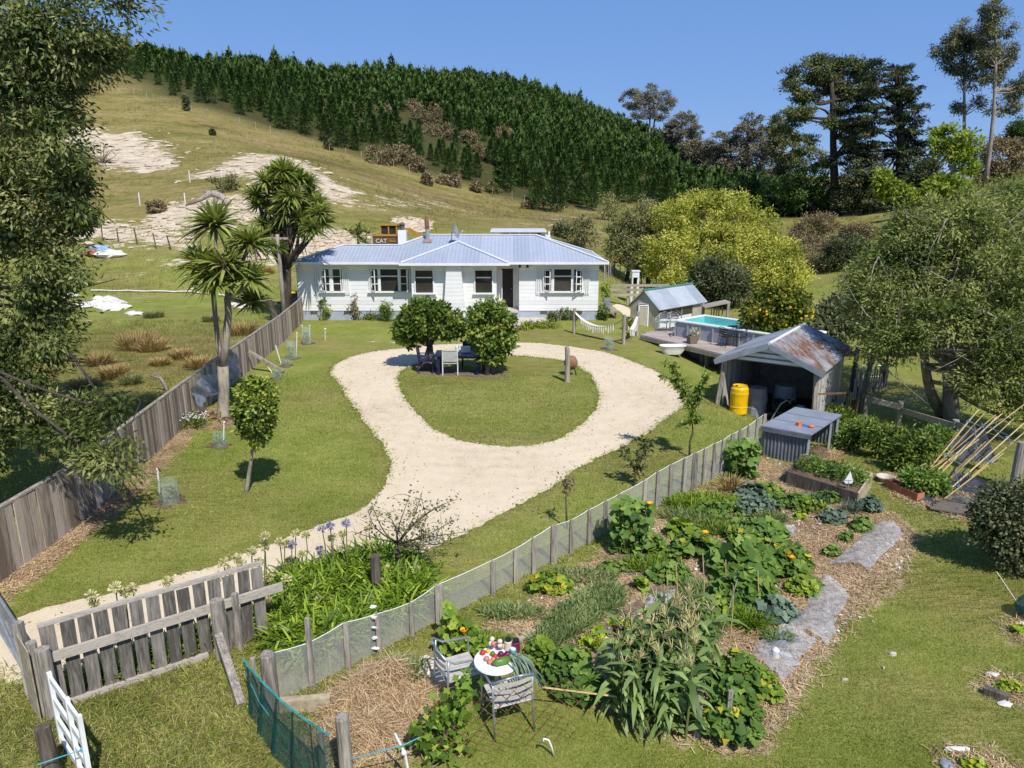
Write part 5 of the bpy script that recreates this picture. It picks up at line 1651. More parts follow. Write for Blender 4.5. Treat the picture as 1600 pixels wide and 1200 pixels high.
for px, py0, yb_, r in ((403, 1028, 1104, .035), (506, 1143, 1215, .04)):
 q = G(px, yb_ + 4)
 mb = MB()
 mb.tube([q - V(0, 0, .1), q + V(0, 0, at(px, py0, q.y).z)], [r, r * .9], 8)
 mb.build('post', M['greywood'], netf)
q = Vector((at(541, 1200, 6.25).x, 6.25, 0))
zt_ = at(533, 1119, 6.25).z
mb = MB()
mb.tube([q - V(0, 0, .2), q + V(0, 0, zt_ * .5), q + V(-.01, 0, zt_ - .02), q + V(-.01, 0, zt_)], [.075, .072, .07, .06], 14)
tag(mb.build('fence_post', M['greywood'], origin=q), 'thick grey round post at the bottom edge beside the green netting', 'post')
q = Vector((at(641, 1200, 6.3).x, 6.3, 0))
st_ = thing('fence_standard', 'white plastic electric fence standard holding blue twine', 'stake', q)
mb = MB()
mb.tube([q, at(633, 1178, 6.3), at(617, 1146, 6.3)], [.016, .016, .013], 6)
mb.ball(at(631, 1176, 6.26), .03, 8, 6)
mb.build('stake', M['plasticwhite'], st_)
mb = MB()
mb.tube([at(549, 1186, 6.2), at(600, 1172, 6.22), at(631, 1164, 6.25), at(656, 1152, 6.3)], .007, 5)
mb.build('twine', bpy.data.materials['blue_twine'], st_)
M['meshnet'] = noisy('grey_mesh', (0.46, 0.46, 0.44), (0.62, 0.62, 0.60), 30, (1, 1, 1), 0.6, 0.2, alpha=0.40)
A_, B_ = G(428, 1108), G(1196, 708)
mf = thing('mesh_fence', 'long garden fence of grey translucent mesh on many slim timber posts', 'fence', A_.lerp(B_, .5))
tops = [(426, 1021), (490, 968), (545, 975), (592, 962), (645, 944), (686, 916), (770, 878), (805, 860), (834, 842), (865, 822), (893, 814), (920, 798), (946, 784), (967, 773), (1006, 752), (1026, 738), (1046, 727), (1066, 717), (1083, 709), (1098, 702), (1113, 694), (1127, 688), (1140, 679), (1153, 673), (1166, 666), (1180, 655), (1190, 648)]
thick = {426: .085, 686: .055, 865: .05, 1083: .05, 1153: .05}
lst = []
for (px, py) in tops:
 q = on_line(A_, B_, px)
 z = at(px, py, q.y).z
 w_ = thick.get(px, .032)
 mb = MB()
 t = float(np.clip(.6 + rng.normal() * .2, 0, 1))
 if px in (426,):
  mb.tube([q - V(0, 0, .2), q + V(0, 0, z - .02), q + V(0, 0, z)], [.1, .09, .08], 12, tint=t)
 else:
  mb.box((q.x + rng.normal() * .01, q.y, (z + q.z) / 2 - .03), (w_ * 2, w_ * 1.3, z - q.z + .1), rz=rng.normal() * .15, tint=t)
 mb.build('post', M['greywood'], mf)
 lst.append(q)
ht = [at(tops[i][0], {426: 1026, 490: 1008}.get(tops[i][0], tops[i][1] + 1), lst[i].y).z - lst[i].z for i in range(len(lst))]
mb, wr = MB(), MB()
dn = Vector((-(B_ - A_).normalized().y, (B_ - A_).normalized().x, 0)) * .045
for i in range(len(lst) - 1):
 a, b = lst[i] + dn, lst[i + 1] + dn
 ha, hb = ht[i], ht[i + 1]
 def fn(u, v, a=a, b=b, ha=ha, hb=hb):
  p = a.lerp(b, u)
  sg = .012 * math.sin(PI * u)
  bul = .03 * math.sin(PI * u) * math.sin(PI * v)
  return (p.x - bul * .5, p.y + bul, p.z + .01 + (ha + (hb - ha) * u - sg) * v)
 mb.grid(fn, 6, 3)
 wr.tube([fn(u, 1.0) for u in np.linspace(0, 1, 5)], .006, 4, cap=False)
mb.build('mesh_panel', M['meshnet'], mf, smooth=True, fix=False)
wr.build('top_wire', M['plasticwhite'], mf)
for k in range(5):
 q = on_line(A_, B_, 596)
 mb = MB()
 mb.ball((q.x - .07, q.y - .06, .12 + .16 * k), (.05, .02, .022), 7, 5, jit=.35)
 mb.build('plastic_tie', M['plasticwhite'], mf)
a, b = G(432, 1112), G(522, 1112)
mb = MB()
mb.bar(a + V(0, 0, .1) + V(.06, -.02, 0), b + V(0, 0, .1) + V(-.05, .05, 0), .1, .18)
tag(mb.build('sleeper', M['freshwood'], origin=a), 'pale timber sleeper at the foot of the mesh fence corner', 'timber')
FL, FR, BR_ = G(1191, 713), G(1259, 727), G(1303, 703)
BL_ = FL + (BR_ - FR)
BL_.z = tz(BL_.x, BL_.y)
hu = thing('garden_hutch', 'low lean-to hutch of corrugated iron with flat grey roof', 'hutch', (FL + BR_) / 2)
zf = at(1264, 679, FR.y).z
zb = at(1314, 650, BR_.y).z
gz_ = (FL.z + FR.z) / 2
def corrwall(name, a, b, z0a, z1a, z1b, mat, parent, amp=.018, per=.085):
 d = (b - a)
 L = d.length
 d = d / L
 n = Vector((d.y, -d.x, 0))
 N = int(L / per * 8)
 mb = MB()
 def fn(u, v):
  p = a.lerp(b, u) + n * (amp * math.sin(2 * PI * u * L / per))
  return (p.x, p.y, z0a + (z1a + (z1b - z1a) * u - z0a) * v)
 mb.grid(fn, N, 1)
 return mb.build(name, mat, parent, smooth=True, fix=False)
M['galv'] = noisy('galvanised_iron', (0.13, 0.15, 0.18), (0.27, 0.30, 0.34), 3, rough=0.45, bump=0.1, metal=0.35)
M['galvroof'] = noisy('weathered_grey_sheet', (0.25, 0.28, 0.33), (0.36, 0.39, 0.45), 2.5, rough=0.5, bump=0.1, metal=0.2)
corrwall('front_wall', FL, FR, gz_ - .05, zf - .02, zf - .02, M['galv'], hu)
corrwall('back_wall', BL_, BR_, gz_ - .1, zb - .04, zb - .04, M['galv'], hu)
corrwall('side_wall', FL, BL_, gz_ - .1, zf - .02, zb - .04, M['galv'], hu)
rd = (FR - FL).normalized()
bdv = (BR_ - FR).normalized()
mb = MB()
o1, o2 = .07, .08
c_ = [FL - rd * o1 - bdv * o2, FR + rd * o1 - bdv * o2, BR_ + rd * o1 + bdv * o2, BL_ - rd * o1 + bdv * o2]
mb.prism([V(c_[0].x, c_[0].y, zf), V(c_[1].x, c_[1].y, zf), V(c_[2].x, c_[2].y, zb), V(c_[3].x, c_[3].y, zb)], (0, 0, .035))
rf = mb.build('roof', M['galvroof'], hu)
mb = MB()
mb.bar(V(c_[0].x, c_[0].y, zf - .04), V(c_[1].x, c_[1].y, zf - .04), .02, .11)
for t in (.33, .66):
 a = V(c_[0].x, c_[0].y, zf + .04).lerp(V(c_[3].x, c_[3].y, zb + .04), t)
 b = V(c_[1].x, c_[1].y, zf + .04).lerp(V(c_[2].x, c_[2].y, zb + .04), t)
 mb.bar(a, b, .01, .008)
mb.build('flashing', M['galv'], rf)
for q in (FR, BR_, FR.lerp(BR_, .75)):
 mb = MB()
 zq = zf if q is FR else zb
 mb.box((q.x, q.y, (gz_ + zq) / 2 - .05), (.06, .06, zq - gz_))
 mb.build('leg', M['galvroof'], hu)
ct_ = V(c_[0].x, c_[0].y, zf).lerp(V(c_[2].x, c_[2].y, zb), .0)
tc_ = (V(c_[0].x, c_[0].y, zf) * .30 + V(c_[1].x, c_[1].y, zf) * .45 + V(c_[2].x, c_[2].y, zb) * .25) + V(0, 0, .07)
tl = thing('power_tool', 'orange and blue garden power tool lying on the hutch roof', 'tool', tc_)
orange = noisy('orange_plastic', (0.62, 0.13, 0.02), (0.75, 0.2, 0.03), 4, rough=.4)
mb = MB()
mb.box(tuple(tc_ - rd * .12), (.15, .12, .09), rz=.3, taper=.8)
mb.ball(tuple(tc_ + rd * .16), (.07, .06, .04), 8, 6)
mb.build('housing', orange, tl)
mb = MB()
mb.bar(tc_ - rd * .08, tc_ + rd * .18, .035, .03)
mb.bar(tc_ - rd * .02 + bdv * .08, tc_ + rd * .22 + bdv * .03, .025, .02)
mb.build('shaft', noisy('blue_plastic', (0.05, 0.2, 0.5), (0.1, 0.3, 0.6), 4, rough=.4), tl)
q = (FR + BR_) / 2 - rd * .25
q.z = tz(q.x, q.y)
mb = MB()
for k in range(4):
 mb.ball((q.x + rng.normal() * .12 - .1 * k * 0, q.y - .3 + .22 * k, q.z + .07), (.2, .14, .07), 9, 6, jit=.12)
tag(mb.build('soil_heap', M['soil'], origin=q), 'heap of brown potting soil under the lean-to hutch', 'soil heap')
mb = MB()
qq = FR - rd * .05 + bdv * .25
qq.z = tz(qq.x, qq.y)
mb.ball((qq.x, qq.y, qq.z + .07), (.2, .26, .075), 10, 6, jit=.15)
tag(mb.build('plastic_sack', M['black'], origin=qq), 'crumpled dark plastic sack at the hutch opening', 'sack')
Sz = -0.62
sFL = G(1134, 645)
zr = at(1206, 536, sFL.y + .1).z
Aa, Bb = PZ(1206, 536, zr), PZ(1258, 507, zr)
ax = (Bb - Aa)
SL = ax.length
ax = ax / SL
wx = Vector((ax.y, -ax.x, 0))
lo, hi = .5, 4
ze_ = at(1142, 568, sFL.y).z
for _ in range(40):
 m = (lo + hi) / 2
 if pxof(V(Aa.x, Aa.y, ze_) - wx * m) > 1128:
  lo = m
 else:
  hi = m
hwL = (lo + hi) / 2
lo, hi = .5, 4
for _ in range(40):
 m = (lo + hi) / 2
 if pxof(V(Aa.x, Aa.y, ze_) + wx * m) < 1290:
  lo = m
 else:
  hi = m
hwR = (lo + hi) / 2
hw = (hwL + hwR) / 2
gS = tz((Aa + wx * .2).x, Aa.y + .5)
sh = thing('open_shed', 'old open-fronted shed with rusty gabled iron roof and slatted gable', 'shed', V(Aa.x, Aa.y, gS))
def S(w_, l, z):
 p = Aa + wx * w_ + ax * l
 return V(p.x, p.y, z)
M['rustroof'] = corrmat('rusty_roof', (0.27, 0.29, 0.325), (0.50, 0.51, 0.54), 0.17, rust=(1.1, 0.35, 1.1), rustlo=0.455, rusthi=0.57, axis=tuple(ax), metal=0.2, seed=3.1)
M['rustroof2'] = corrmat('grey_roof', (0.28, 0.30, 0.34), (0.46, 0.47, 0.50), 0.17, rust=(1.0, 0.4, 1.0), rustlo=0.56, rusthi=0.66, axis=tuple(ax), metal=0.2)
sx = 1.0
for nm, sg, mt in (('roof_slope', -1, 'rustroof2'), ('roof_slope', 1, 'rustroof')):
 mb = MB()
 z0_ = ze_ - .06
 mb.prism([S(0, -.25, zr), S(0, SL, zr), S(sg * hw * 1.06, SL, z0_), S(sg * hw * 1.06, -.25, z0_)], (0, 0, .035))
 mb.build(nm, M[mt], sh)
mb = MB()
mb.tube([S(0, -.27, zr + .03), S(0, SL + .02, zr + .03)], .05, 8)
mb.build('ridge_cap', M['cap'], sh)
wi = hw * .9
inset = (zr - ze_) / (hw * 1.06)
mb = MB()
mb.prism([S(-wi, -.02, ze_ - .02), S(wi, -.02, ze_ - .02), S(0, -.02, zr - .06)], tuple(ax * .04))
gb = mb.build('gable', M['bluegrey'], sh)
H_ = zr - ze_
for z0_, z1_ in ((.02, .16), (.26, .42), (.52, .68)):
 mb = MB()
 zA, zB = ze_ + H_ * z0_, ze_ + H_ * z1_
 wA, wB = wi * (1 - z0_) * .72, wi * (1 - z1_) * .72
 mb.prism([S(-wA, -.05, zA), S(wA, -.05, zA), S(wB, -.05, zB), S(-wB, -.05, zB)], tuple(ax * .028))
 mb.build('gable_slat', M['plasticwhite'], gb)
for sg in (-1, 1):
 mb = MB()
 mb.bar(S(0, -.26, zr - .05), S(sg * hw * 1.06, -.26, ze_ - .13), .03, .15)
 mb.build('barge_board', M['bluegrey'], sh)
mb = MB()
for sg in (-1, 1):
 mb.prism([S(sg * wi, .02, gS - .3), S(sg * wi, SL - .1, gS - .3), S(sg * wi, SL - .1, ze_), S(sg * wi, .02, ze_)], tuple(wx * -.04 * sg))
mb.prism([S(-wi, SL - .15, gS - .3), S(wi, SL - .15, gS - .3), S(wi, SL - .15, ze_), S(0, SL - .15, zr - .06), S(-wi, SL - .15, ze_)], tuple(ax * .04))
M['shedboard'] = boardmat('flaking_boards', (0.25, 0.24, 0.22), (0.55, 0.54, 0.51), .14, tuple(ax), .85, .8)
mb.build('wall', M['shedboard'], sh)
for w0_, w1_ in ((-wi - .18, -wi + .02), (wi + .06, wi - .02)):
 mb = MB()
 b_ = S(w0_, -.05, gS - .1)
 mb.bar(b_, S(w1_, -.03, ze_ - .02), .1, .12)
 mb.build('post', M['greywood'], sh)
mb = MB()
mb.bar(S(wi - .05, -.1, ze_ - .75), S(wi + .75, .35, ze_ - .68), .03, .05)
mb.build('tool_hook', M['rust'], sh)
mb = MB()
mb.prism([S(-wi, 0.0, gS + .01), S(wi, 0, gS + .01), S(wi, SL - .2, gS + .01), S(-wi, SL - .2, gS + .01)], (0, 0, .02))
mb.build('floor', M['soil'], sh)
q = G(1153, 645)
dr_ = thing('barrel', 'bright yellow plastic barrel standing in the open shed doorway', 'barrel', q)
hb = at(1153, 602, q.y).z - q.z
rb_ = .5 * (1167 - 1140) * mpp(q.y, q.z)
mb = MB()
mb.lathe([(.001, 0), (rb_ * .95, 0), (rb_, .03), (rb_ * .98, hb * .22), (rb_ * 1.03, hb * .25), (rb_ * .98, hb * .28), (rb_ * .99, hb * .6), (rb_ * 1.03, hb * .74), (rb_ * .99, hb * .78), (rb_ * .97, hb * .9), (rb_ * .82, hb * .96), (rb_ * .82, hb), (rb_ * .72, hb), (rb_ * .7, hb * .97), (.001, hb * .97)], q, 22)
mb.build('drum', M['yellow'], dr_, smooth=False)
mb = MB()
mb.lathe([(.04, 0), (.04, .03), (.001, .03)], (q.x - rb_ * .4, q.y, q.z + hb * .97), 8)
mb.build('bung', M['black'], dr_)
q = S(-wi * .35, .7, gS + .03)
for k, (ww, ll, sz_, lab) in enumerate([(-.38, .75, .33, 'grey ribbed drum in the shed shadow behind the yellow barrel'), (.1, 1.6, .35, 'dark drum deep inside the open shed')]):
 q = S(wi * ww, ll, gS + .03)
 mb = MB()
 mb.lathe([(.001, 0), (sz_, 0), (sz_ * 1.05, .3), (sz_, .33), (sz_ * 1.05, .62), (sz_, .65), (sz_ * .9, .92), (.001, .94)], q, 14)
 tag(mb.build('drum', M['bluegrey'], origin=q), lab, 'drum')
q = S(wi * .25, .5, gS + .03)
wbr = thing('wheelbarrow', 'old wheelbarrow tipped up in the shadowed shed opening', 'wheelbarrow', q)
mb = MB()
mb.tube([q + V(-.3, 0, .05), q + V(-.05, -.05, .6), q + V(.1, -.1, .72), q + V(.25, -.05, .62)], .018, 6)
mb.tube([q + V(.3, .3, .05), q + V(.35, .25, .6), q + V(.4, .1, .72)], .018, 6)
mb.build('handle', M['iron'], wbr)
mb = MB()
mb.lathe([(.1, 0), (.35, .3), (.37, .3), (.12, -.02)], q + V(.2, .4, .25), 12)
mb.build('tray', M['black'], wbr)
mb = MB()
mb.lathe([(.001, -.04), (.17, -.05), (.17, .05), (.001, .04)], q + V(-.2, .3, .2), 12)
mb.build('wheel', M['black'], wbr)
q = S(wi * .86, .25, gS + .03)
mb = MB()
mb.lathe([(.001, 0), (.14, .0), (.17, .12), (.13, .26), (.06, .3), (.001, .3)], q, 12)
tag(mb.build('container', M['plasticwhite'], origin=q), 'white plastic container at the right shed post', 'container')
q = S(wi * .62, .55, gS + .03)
mb = MB()
mb.ball((q.x, q.y, q.z + .3), (.28, .24, .32), 10, 7, jit=.12)
tag(mb.build('sack', M['bluegrey'], origin=q), 'bulky grey sack in the shed shadow beside the wheelbarrow', 'sack')
DZ = .22
dA, dB, dB2, dC2 = PZ(1001, 523, DZ), PZ(1066, 540, DZ), PZ(1064, 541, DZ), PZ(1142, 556, DZ)
dback = PZ(1036, 511, DZ)
dD = PZ(1215, 540, DZ)
dk = thing('timber_deck', 'low grey timber deck on posts beside the pool', 'deck', V(dB.x, dB.y, tz(dB.x, dB.y)))
mb = MB()
mb.prism([dA - V(0, 0, .06), dC2 - V(0, 0, .06), dD - V(0, 0, .06), dback - V(0, 0, .06)], (0, 0, .06))
mb.build('boards', M['deck'], dk).name = 'platform'
mb = MB()
mb.bar(dA - V(0, 0, .13), dC2 - V(0, 0, .13), .05, .16)
mb.bar(dA - V(0, 0, .13), dback - V(0, 0, .13), .05, .16)
mb.build('edge_beam', M['greywoodx'], dk)
for px, py in ((1010, 524), (1045, 534), (1068, 540), (1106, 549), (1135, 553), (1098, 545), (1130, 548)):
 q = PZ(px, py, DZ - .2)
 g_ = tz(q.x, q.y)
 mb = MB()
 mb.tube([(q.x, q.y + .1, g_ - .1), (q.x, q.y + .1, DZ - .06)], .09, 8)
 mb.build('post', M['greywood'], dk)
q0_, q1_ = G(1034, 552), G(1066, 560)
bt = (q0_ + q1_) / 2
bt.z = tz(bt.x, bt.y)
tub = thing('bathtub', 'old white enamel bathtub on the grass under the deck edge', 'bathtub', bt)
dv = (q1_ - q0_).normalized()
an = math.atan2(dv.y, dv.x)
mb = MB()
prof = [(r * .66, z * .8 + .04) for r, z in [(.55, .10), (.74, .30), (.80, .52), (.86, .54), (.86, .565), (.76, .565), (.70, .45), (.55, .2), (.001, .18)]]
n_ = 24
vs, fs = [], []
for (r, z) in prof:
 for k in range(n_):
  a = 2 * PI * k / n_
  x, y = r * math.copysign(abs(math.cos(a)) ** .6, math.cos(a)), r * .5 * math.copysign(abs(math.sin(a)) ** .7, math.sin(a))
  vs.append((bt.x + x * math.cos(an) - y * math.sin(an), bt.y + x * math.sin(an) + y * math.cos(an), bt.z + z - .05))
for i in range(len(prof) - 1):
 for k in range(n_):
  fs.append((i * n_ + k, i * n_ + (k + 1) % n_, (i + 1) * n_ + (k + 1) % n_, (i + 1) * n_ + k))
mb.add(vs, fs)
mb.build('basin', M['plasticwhite'], tub, smooth=True)
for sx_, sy_ in ((-.28, -.12), (.28, -.12), (-.28, .12), (.28, .12)):
 mb = MB()
 x, y = bt.x + sx_ * math.cos(an) - sy_ * math.sin(an), bt.y + sx_ * math.sin(an) + sy_ * math.cos(an)
 mb.tube([(x, y, bt.z - .02), (x, y, bt.z + .12)], [.03, .05], 7)
 mb.build('leg', M['iron'], tub)
RZ = .92
pA, pB, pC = PZ(1057, 501, RZ), PZ(1131, 497.5, RZ), PZ(1188, 520.5, RZ)
uu = (pC - pA).normalized()
vv_ = Vector((-uu.y, uu.x, 0))
W_ = (pB - pA).dot(vv_)
lo, hi = 2, 12
for _ in range(40):
 m = (lo + hi) / 2
 if pxof(pA + vv_ * W_ + uu * m) < 1290:
  lo = m
 else:
  hi = m
PL = min((lo + hi) / 2, 6.5)
pg = -.35
po = thing('swimming_pool', 'rectangular above-ground pool with grey sides and white rim', 'pool', V(pA.x, pA.y, pg))
c4_ = [pA, pA + uu * PL, pA + uu * PL + vv_ * W_, pA + vv_ * W_]
mb = MB()
mi_ = MB()
for i in range(4):
 a, b = c4_[i], c4_[(i + 1) % 4]
 mb.prism([V(a.x, a.y, pg - .4), V(b.x, b.y, pg - .4), V(b.x, b.y, RZ - .03), V(a.x, a.y, RZ - .03)], tuple(((pA + uu * PL / 2 + vv_ * W_ / 2) - (a + b) / 2).normalized() * .05))
mb.build('side', M['poolside'], po)
cen = pA + uu * PL / 2 + vv_ * W_ / 2
for i in range(4):
 a, b = c4_[i], c4_[(i + 1) % 4]
 off = (cen - (a + b) / 2).normalized() * .06
 mi_.add([V(a.x, a.y, RZ - .9) + off, V(b.x, b.y, RZ - .9) + off, V(b.x, b.y, RZ - .02) + off, V(a.x, a.y, RZ - .02) + off], [(0, 1, 2, 3)])
mi_.build('liner', M['poolblue'], po)
mb = MB()
for i in range(4):
 a, b = c4_[i], c4_[(i + 1) % 4]
 mb.tube([a, b], .06, 8)
mb.build('rim', M['plasticwhite'], po)
k = int(PL / .62)
for i in range(k + 1):
 q = pA + uu * (PL * i / k) - vv_ * .05
 mb = MB()
 mb.box((q.x, q.y, (pg + RZ) / 2 - .1), (.05, .07, RZ - pg), rz=math.atan2(uu.y, uu.x))
 if i % 2 == 0:
  mb.bar(V(q.x, q.y, RZ - .15), V(q.x, q.y, DZ) - vv_ * .3, .035, .035)
 mb.build('side_brace', M['iron'] if i % 2 == 0 else M['bluegrey'], po)
mb = MB()
ins = [c4_[i] + (cen - c4_[i]).normalized() * .06 for i in range(4)]
mb.face([V(q.x, q.y, RZ - .28) for q in ins])
wt = mb.build('pool_water', M['water'], po)
if wt.data.polygons[0].normal.z < 0:
 wt.data.flip_normals()
def on_deck(px, py):
 return PZ(px, py, DZ + .004)
q = on_deck(1083, 538)
pln = thing('planter_box', 'square brown planter with a pale plant at the deck edge', 'planter', q)
mb = MB()
mb.box((q.x, q.y + .2, q.z + .16), (.30, .30, .32), rz=.25, taper=1.3)
mb.build('pot', M['darkwood'] if False else noisy('brown_planter', (0.16, 0.12, 0.09), (0.27, 0.21, 0.16), 6), pln)
P, D, T, _ = crown_pts(rng, [(q.x, q.y + .2, q.z + .48, .17, .15, .2)], 16, 10, .1, .3)
leaves('foliage', leafmat('cream_leaves', (0.25, 0.26, 0.14), (0.5, 0.48, 0.32), (0.75, 0.7, 0.55), .2), P, D, .12, .05, T, pln)
q = on_deck(1091, 530)
mb = MB()
pts = [V(q.x + .22 * math.cos(a), q.y + .05, q.z + .28 + .24 * math.sin(a)) for a in np.linspace(2.6, -1.6, 12)]
pts += [q + V(.45, -.15, .05), q + V(.75, -.3, .05), q + V(.9, -.1, .25)]
mb.tube(pts, .035, 7)
tag(mb.build('pool_hose', M['plasticwhite'], origin=q, smooth=True), 'white coiled pool hose lying on the deck behind the planter', 'hose')
def patio_chair(name, label, q, rz, mat, slat=None, w_=.52, cat='chair', tint_=None):
 t = thing(name, label, cat, (0, 0, 0))
 h = w_ / 2
 for sx_ in (-1, 1):
  mb = MB()
  mb.tube([(sx_ * h, h, 0), (sx_ * h, h * .95, .42), (sx_ * h, h * .9, .64), (sx_ * h, -h * .5, .67), (sx_ * h * .98, -h * 1.0, .76), (sx_ * h * .5, -h * 1.22, .82), (0, -h * 1.28, .84)], .014, 7)
  mb.build('arm_frame', mat, t, smooth=True)
  mb = MB()
  mb.tube([(sx_ * h, -h * .85, .72), (sx_ * h, -h * .9, .4), (sx_ * h, -h * 1.15, 0)], .014, 7)
  mb.build('leg', mat, t, smooth=True)
 mb = MB()
 for k in range(6):
  x = -h * .82 + k * h * .328
  mb.box((x, 0, .425), (h * .26, w_ * .92, .014))
 mb.tube([(-h, h * .92, .41), (h, h * .92, .41)], .012, 6)
 mb.tube([(-h, -h * .9, .41), (h, -h * .9, .41)], .012, 6)
 mb.build('seat', slat or mat, t)
 mb = MB()
 for z in (.55, .64, .73):
  mb.grid(lambda u, v, z=z: ((-h + w_ * u) * .97, -h * (.98 + .22 * math.sin(PI * u)), z - .03 + .06 * v), 8, 1)
 mb.build('backrest', slat or mat, t)
 t.location = q
 t.rotation_euler = (0, 0, rz)
 return t
patio_chair('patio_chair', 'black metal patio chair at the deck table, left of its twin', on_deck(1136, 541), -1.2, M['black'])
patio_chair('patio_chair', 'black metal patio chair at the deck table, nearest the shed roof', on_deck(1158, 541), 1.0, M['black'])
q = on_deck(1148, 537)
tb = thing('patio_table', 'small round black patio table between two black chairs on the deck', 'table', q)
mb = MB()
mb.lathe([(.001, .70), (.36, .70), (.36, .73), (.001, .73)], q, 20)
mb.build('table_top', M['black'], tb)
for a in (.5, 2.6, 4.7):
 mb = MB()
 mb.tube([(q.x + .3 * math.cos(a), q.y + .3 * math.sin(a), q.z), (q.x + .05 * math.cos(a), q.y + .05 * math.sin(a), q.z + .4), (q.x + .2 * math.cos(a), q.y + .2 * math.sin(a), q.z + .7)], .014, 6)
 mb.build('leg', M['black'], tb)
patio_chair('metal_chair', 'bare silver metal chair on the deck against the greenhouse wall', on_deck(1035, 517), 2.6, M['iron'])
patio_chair('metal_chair', 'bare silver metal chair on the deck at the pool corner', on_deck(1050, 517), 2.9, M['iron'])
gFR, gBR = G(1027, 516), G(1097, 512.5)
gu = (gBR - gFR)
GL = gu.length
gu /= GL
gn = Vector((-gu.y, gu.x, 0))
lo, hi = .5, 6
for _ in range(40):
 m = (lo + hi) / 2
 if pxof(gFR + gn * m) > 984:
  lo = m
 else:
  hi = m
GW = min((lo + hi) / 2, 4.0)
ge = at(1027, 481, gFR.y).z
mid_ = gFR + gn * GW / 2
gr = at(1005, 455, mid_.y).z
g0 = gFR.z
gh = thing('greenhouse', 'small greenhouse with clouded panels and corrugated roof beside the deck', 'greenhouse', gFR)
def Q(w_, l, z):
 p = gFR + gn * w_ + gu * l
 return V(p.x, p.y, z)
mb = MB()
mb.prism([Q(0, 0, g0), Q(GW, 0, g0), Q(GW, 0, ge), Q(GW / 2, 0, gr), Q(0, 0, ge)], tuple(gu * .03))
mb.prism([Q(0, GL, g0), Q(GW, GL, g0), Q(GW, GL, ge), Q(GW / 2, GL, gr), Q(0, GL, ge)], tuple(gu * .03))
mb.prism([Q(GW, 0.05, g0), Q(GW, GL - .02, g0), Q(GW, GL - .02, ge), Q(GW, .05, ge)], tuple(gn * .03))
mb.prism([Q(0, GL * .74, g0), Q(0, GL - .02, g0), Q(0, GL - .02, ge), Q(0, GL * .74, ge)], tuple(gn * .03))
mb.build('wall', M['poly'], gh)
zmid = g0 + (ge - g0) * .46
mb = MB()
mb.prism([Q(.004, 0.05, g0), Q(.004, GL * .74, g0), Q(.004, GL * .74, zmid), Q(.004, .05, zmid)], tuple(gn * .03))
mb.build('lower_panel', M['polywhite'], gh)
mb = MB()
mb.prism([Q(.01, 0.05, zmid), Q(.01, GL * .74, zmid), Q(.01, GL * .74, ge - .05), Q(.01, .05, ge - .05)], tuple(gn * .02))
wnd = mb.build('window', M['glass'], gh)
mb = MB()
for t in (0.01, .26, .50, .74):
 mb.bar(Q(-.01, GL * t, g0), Q(-.01, GL * t, ge), .05, .05)
mb.bar(Q(-.012, 0, ge - .03), Q(-.012, GL, ge - .03), .05, .06)
mb.bar(Q(-.012, GL * .3, ge - .1), Q(-.012, GL * .48, zmid + .1), .03, .03)
mb.build('frame', M['iron'], gh)
M['ghroof'] = corrmat('clear_corrugated', (0.36, 0.40, 0.46), (0.60, 0.64, 0.70), .12, axis=tuple(gu), metal=0.25, rough=.35)
for sg in (0, 1):
 mb = MB()
 e_ = .16
 sl__ = (gr - ge) / (GW / 2)
 if sg == 0:
  mb.prism([Q(GW / 2, -.12, gr + .02), Q(GW / 2, GL + .12, gr + .02), Q(-e_, GL + .12, ge - e_ * sl__ + .02), Q(-e_, -.12, ge - e_ * sl__ + .02)], (0, 0, .03))
 else:
  mb.prism([Q(GW / 2, -.12, gr + .02), Q(GW / 2, GL + .12, gr + .02), Q(GW + e_, GL + .12, ge - e_ * sl__ + .02), Q(GW + e_, -.12, ge - e_ * sl__ + .02)], (0, 0, .03))
 mb.build('roof_slope', M['ghroof'], gh)
mb = MB()
mb.tube([Q(GW / 2, -.13, gr + .05), Q(GW / 2, GL + .13, gr + .05)], .07, 8)
mb.build('ridge_cap', M['greenridge'], gh)
mb = MB()
for a, b in ((.34, .34), (.68, .68)):
 mb.bar(Q(GW * a, -.03, g0), Q(GW * a, -.03, ge + .12), .05, .05)
mb.bar(Q(GW * .34, -.03, ge + .12), Q(GW * .68, -.03, ge + .12), .05, .05)
mb.build('door_frame', M['plasticwhite'], gh)
mb = MB()
h0 = Q(GW * .34, -.04, g0 + .05)
od = (gn * .25 - gu * 1.0).normalized()
mb.prism([h0, h0 + od * .62, h0 + od * .62 + V(0, 0, ge - g0 + .0), h0 + V(0, 0, ge - g0 + .0)], tuple(gn * .02))
dr_ = mb.build('door', M['poly'], gh)
mb = MB()
for a, b in ((h0, h0 + V(0, 0, ge - g0)), (h0 + od * .62, h0 + od * .62 + V(0, 0, ge - g0)), (h0 + V(0, 0, ge - g0), h0 + od * .62 + V(0, 0, ge - g0)), (h0, h0 + od * .62)):
 mb.bar(a, b, .05, .05)
mb.build('frame', M['plasticwhite'], dr_)
HP = {}
for nm, px, py, pt, lab in (('a', 897, 521, 482, 'hammock post in front of the farmhouse window'), ('b', 974, 538, 492, 'middle hammock post, nearest of the three to the drive'), ('c', 995, 525, 487, 'hammock post next to the greenhouse door')):
 q = G(px, py)
 z = at(px, pt, q.y).z
 mb = MB()
 mb.tube([q - V(0, 0, .1), q + V(0, 0, (z - q.z) * .6), q + V(0, 0, z - q.z)], [.085, .08, .075], 10)
 tag(mb.build('hammock_post', M['greywood'], origin=q), lab, 'post')
 HP[nm] = q + V(0, 0, z - q.z - .12)
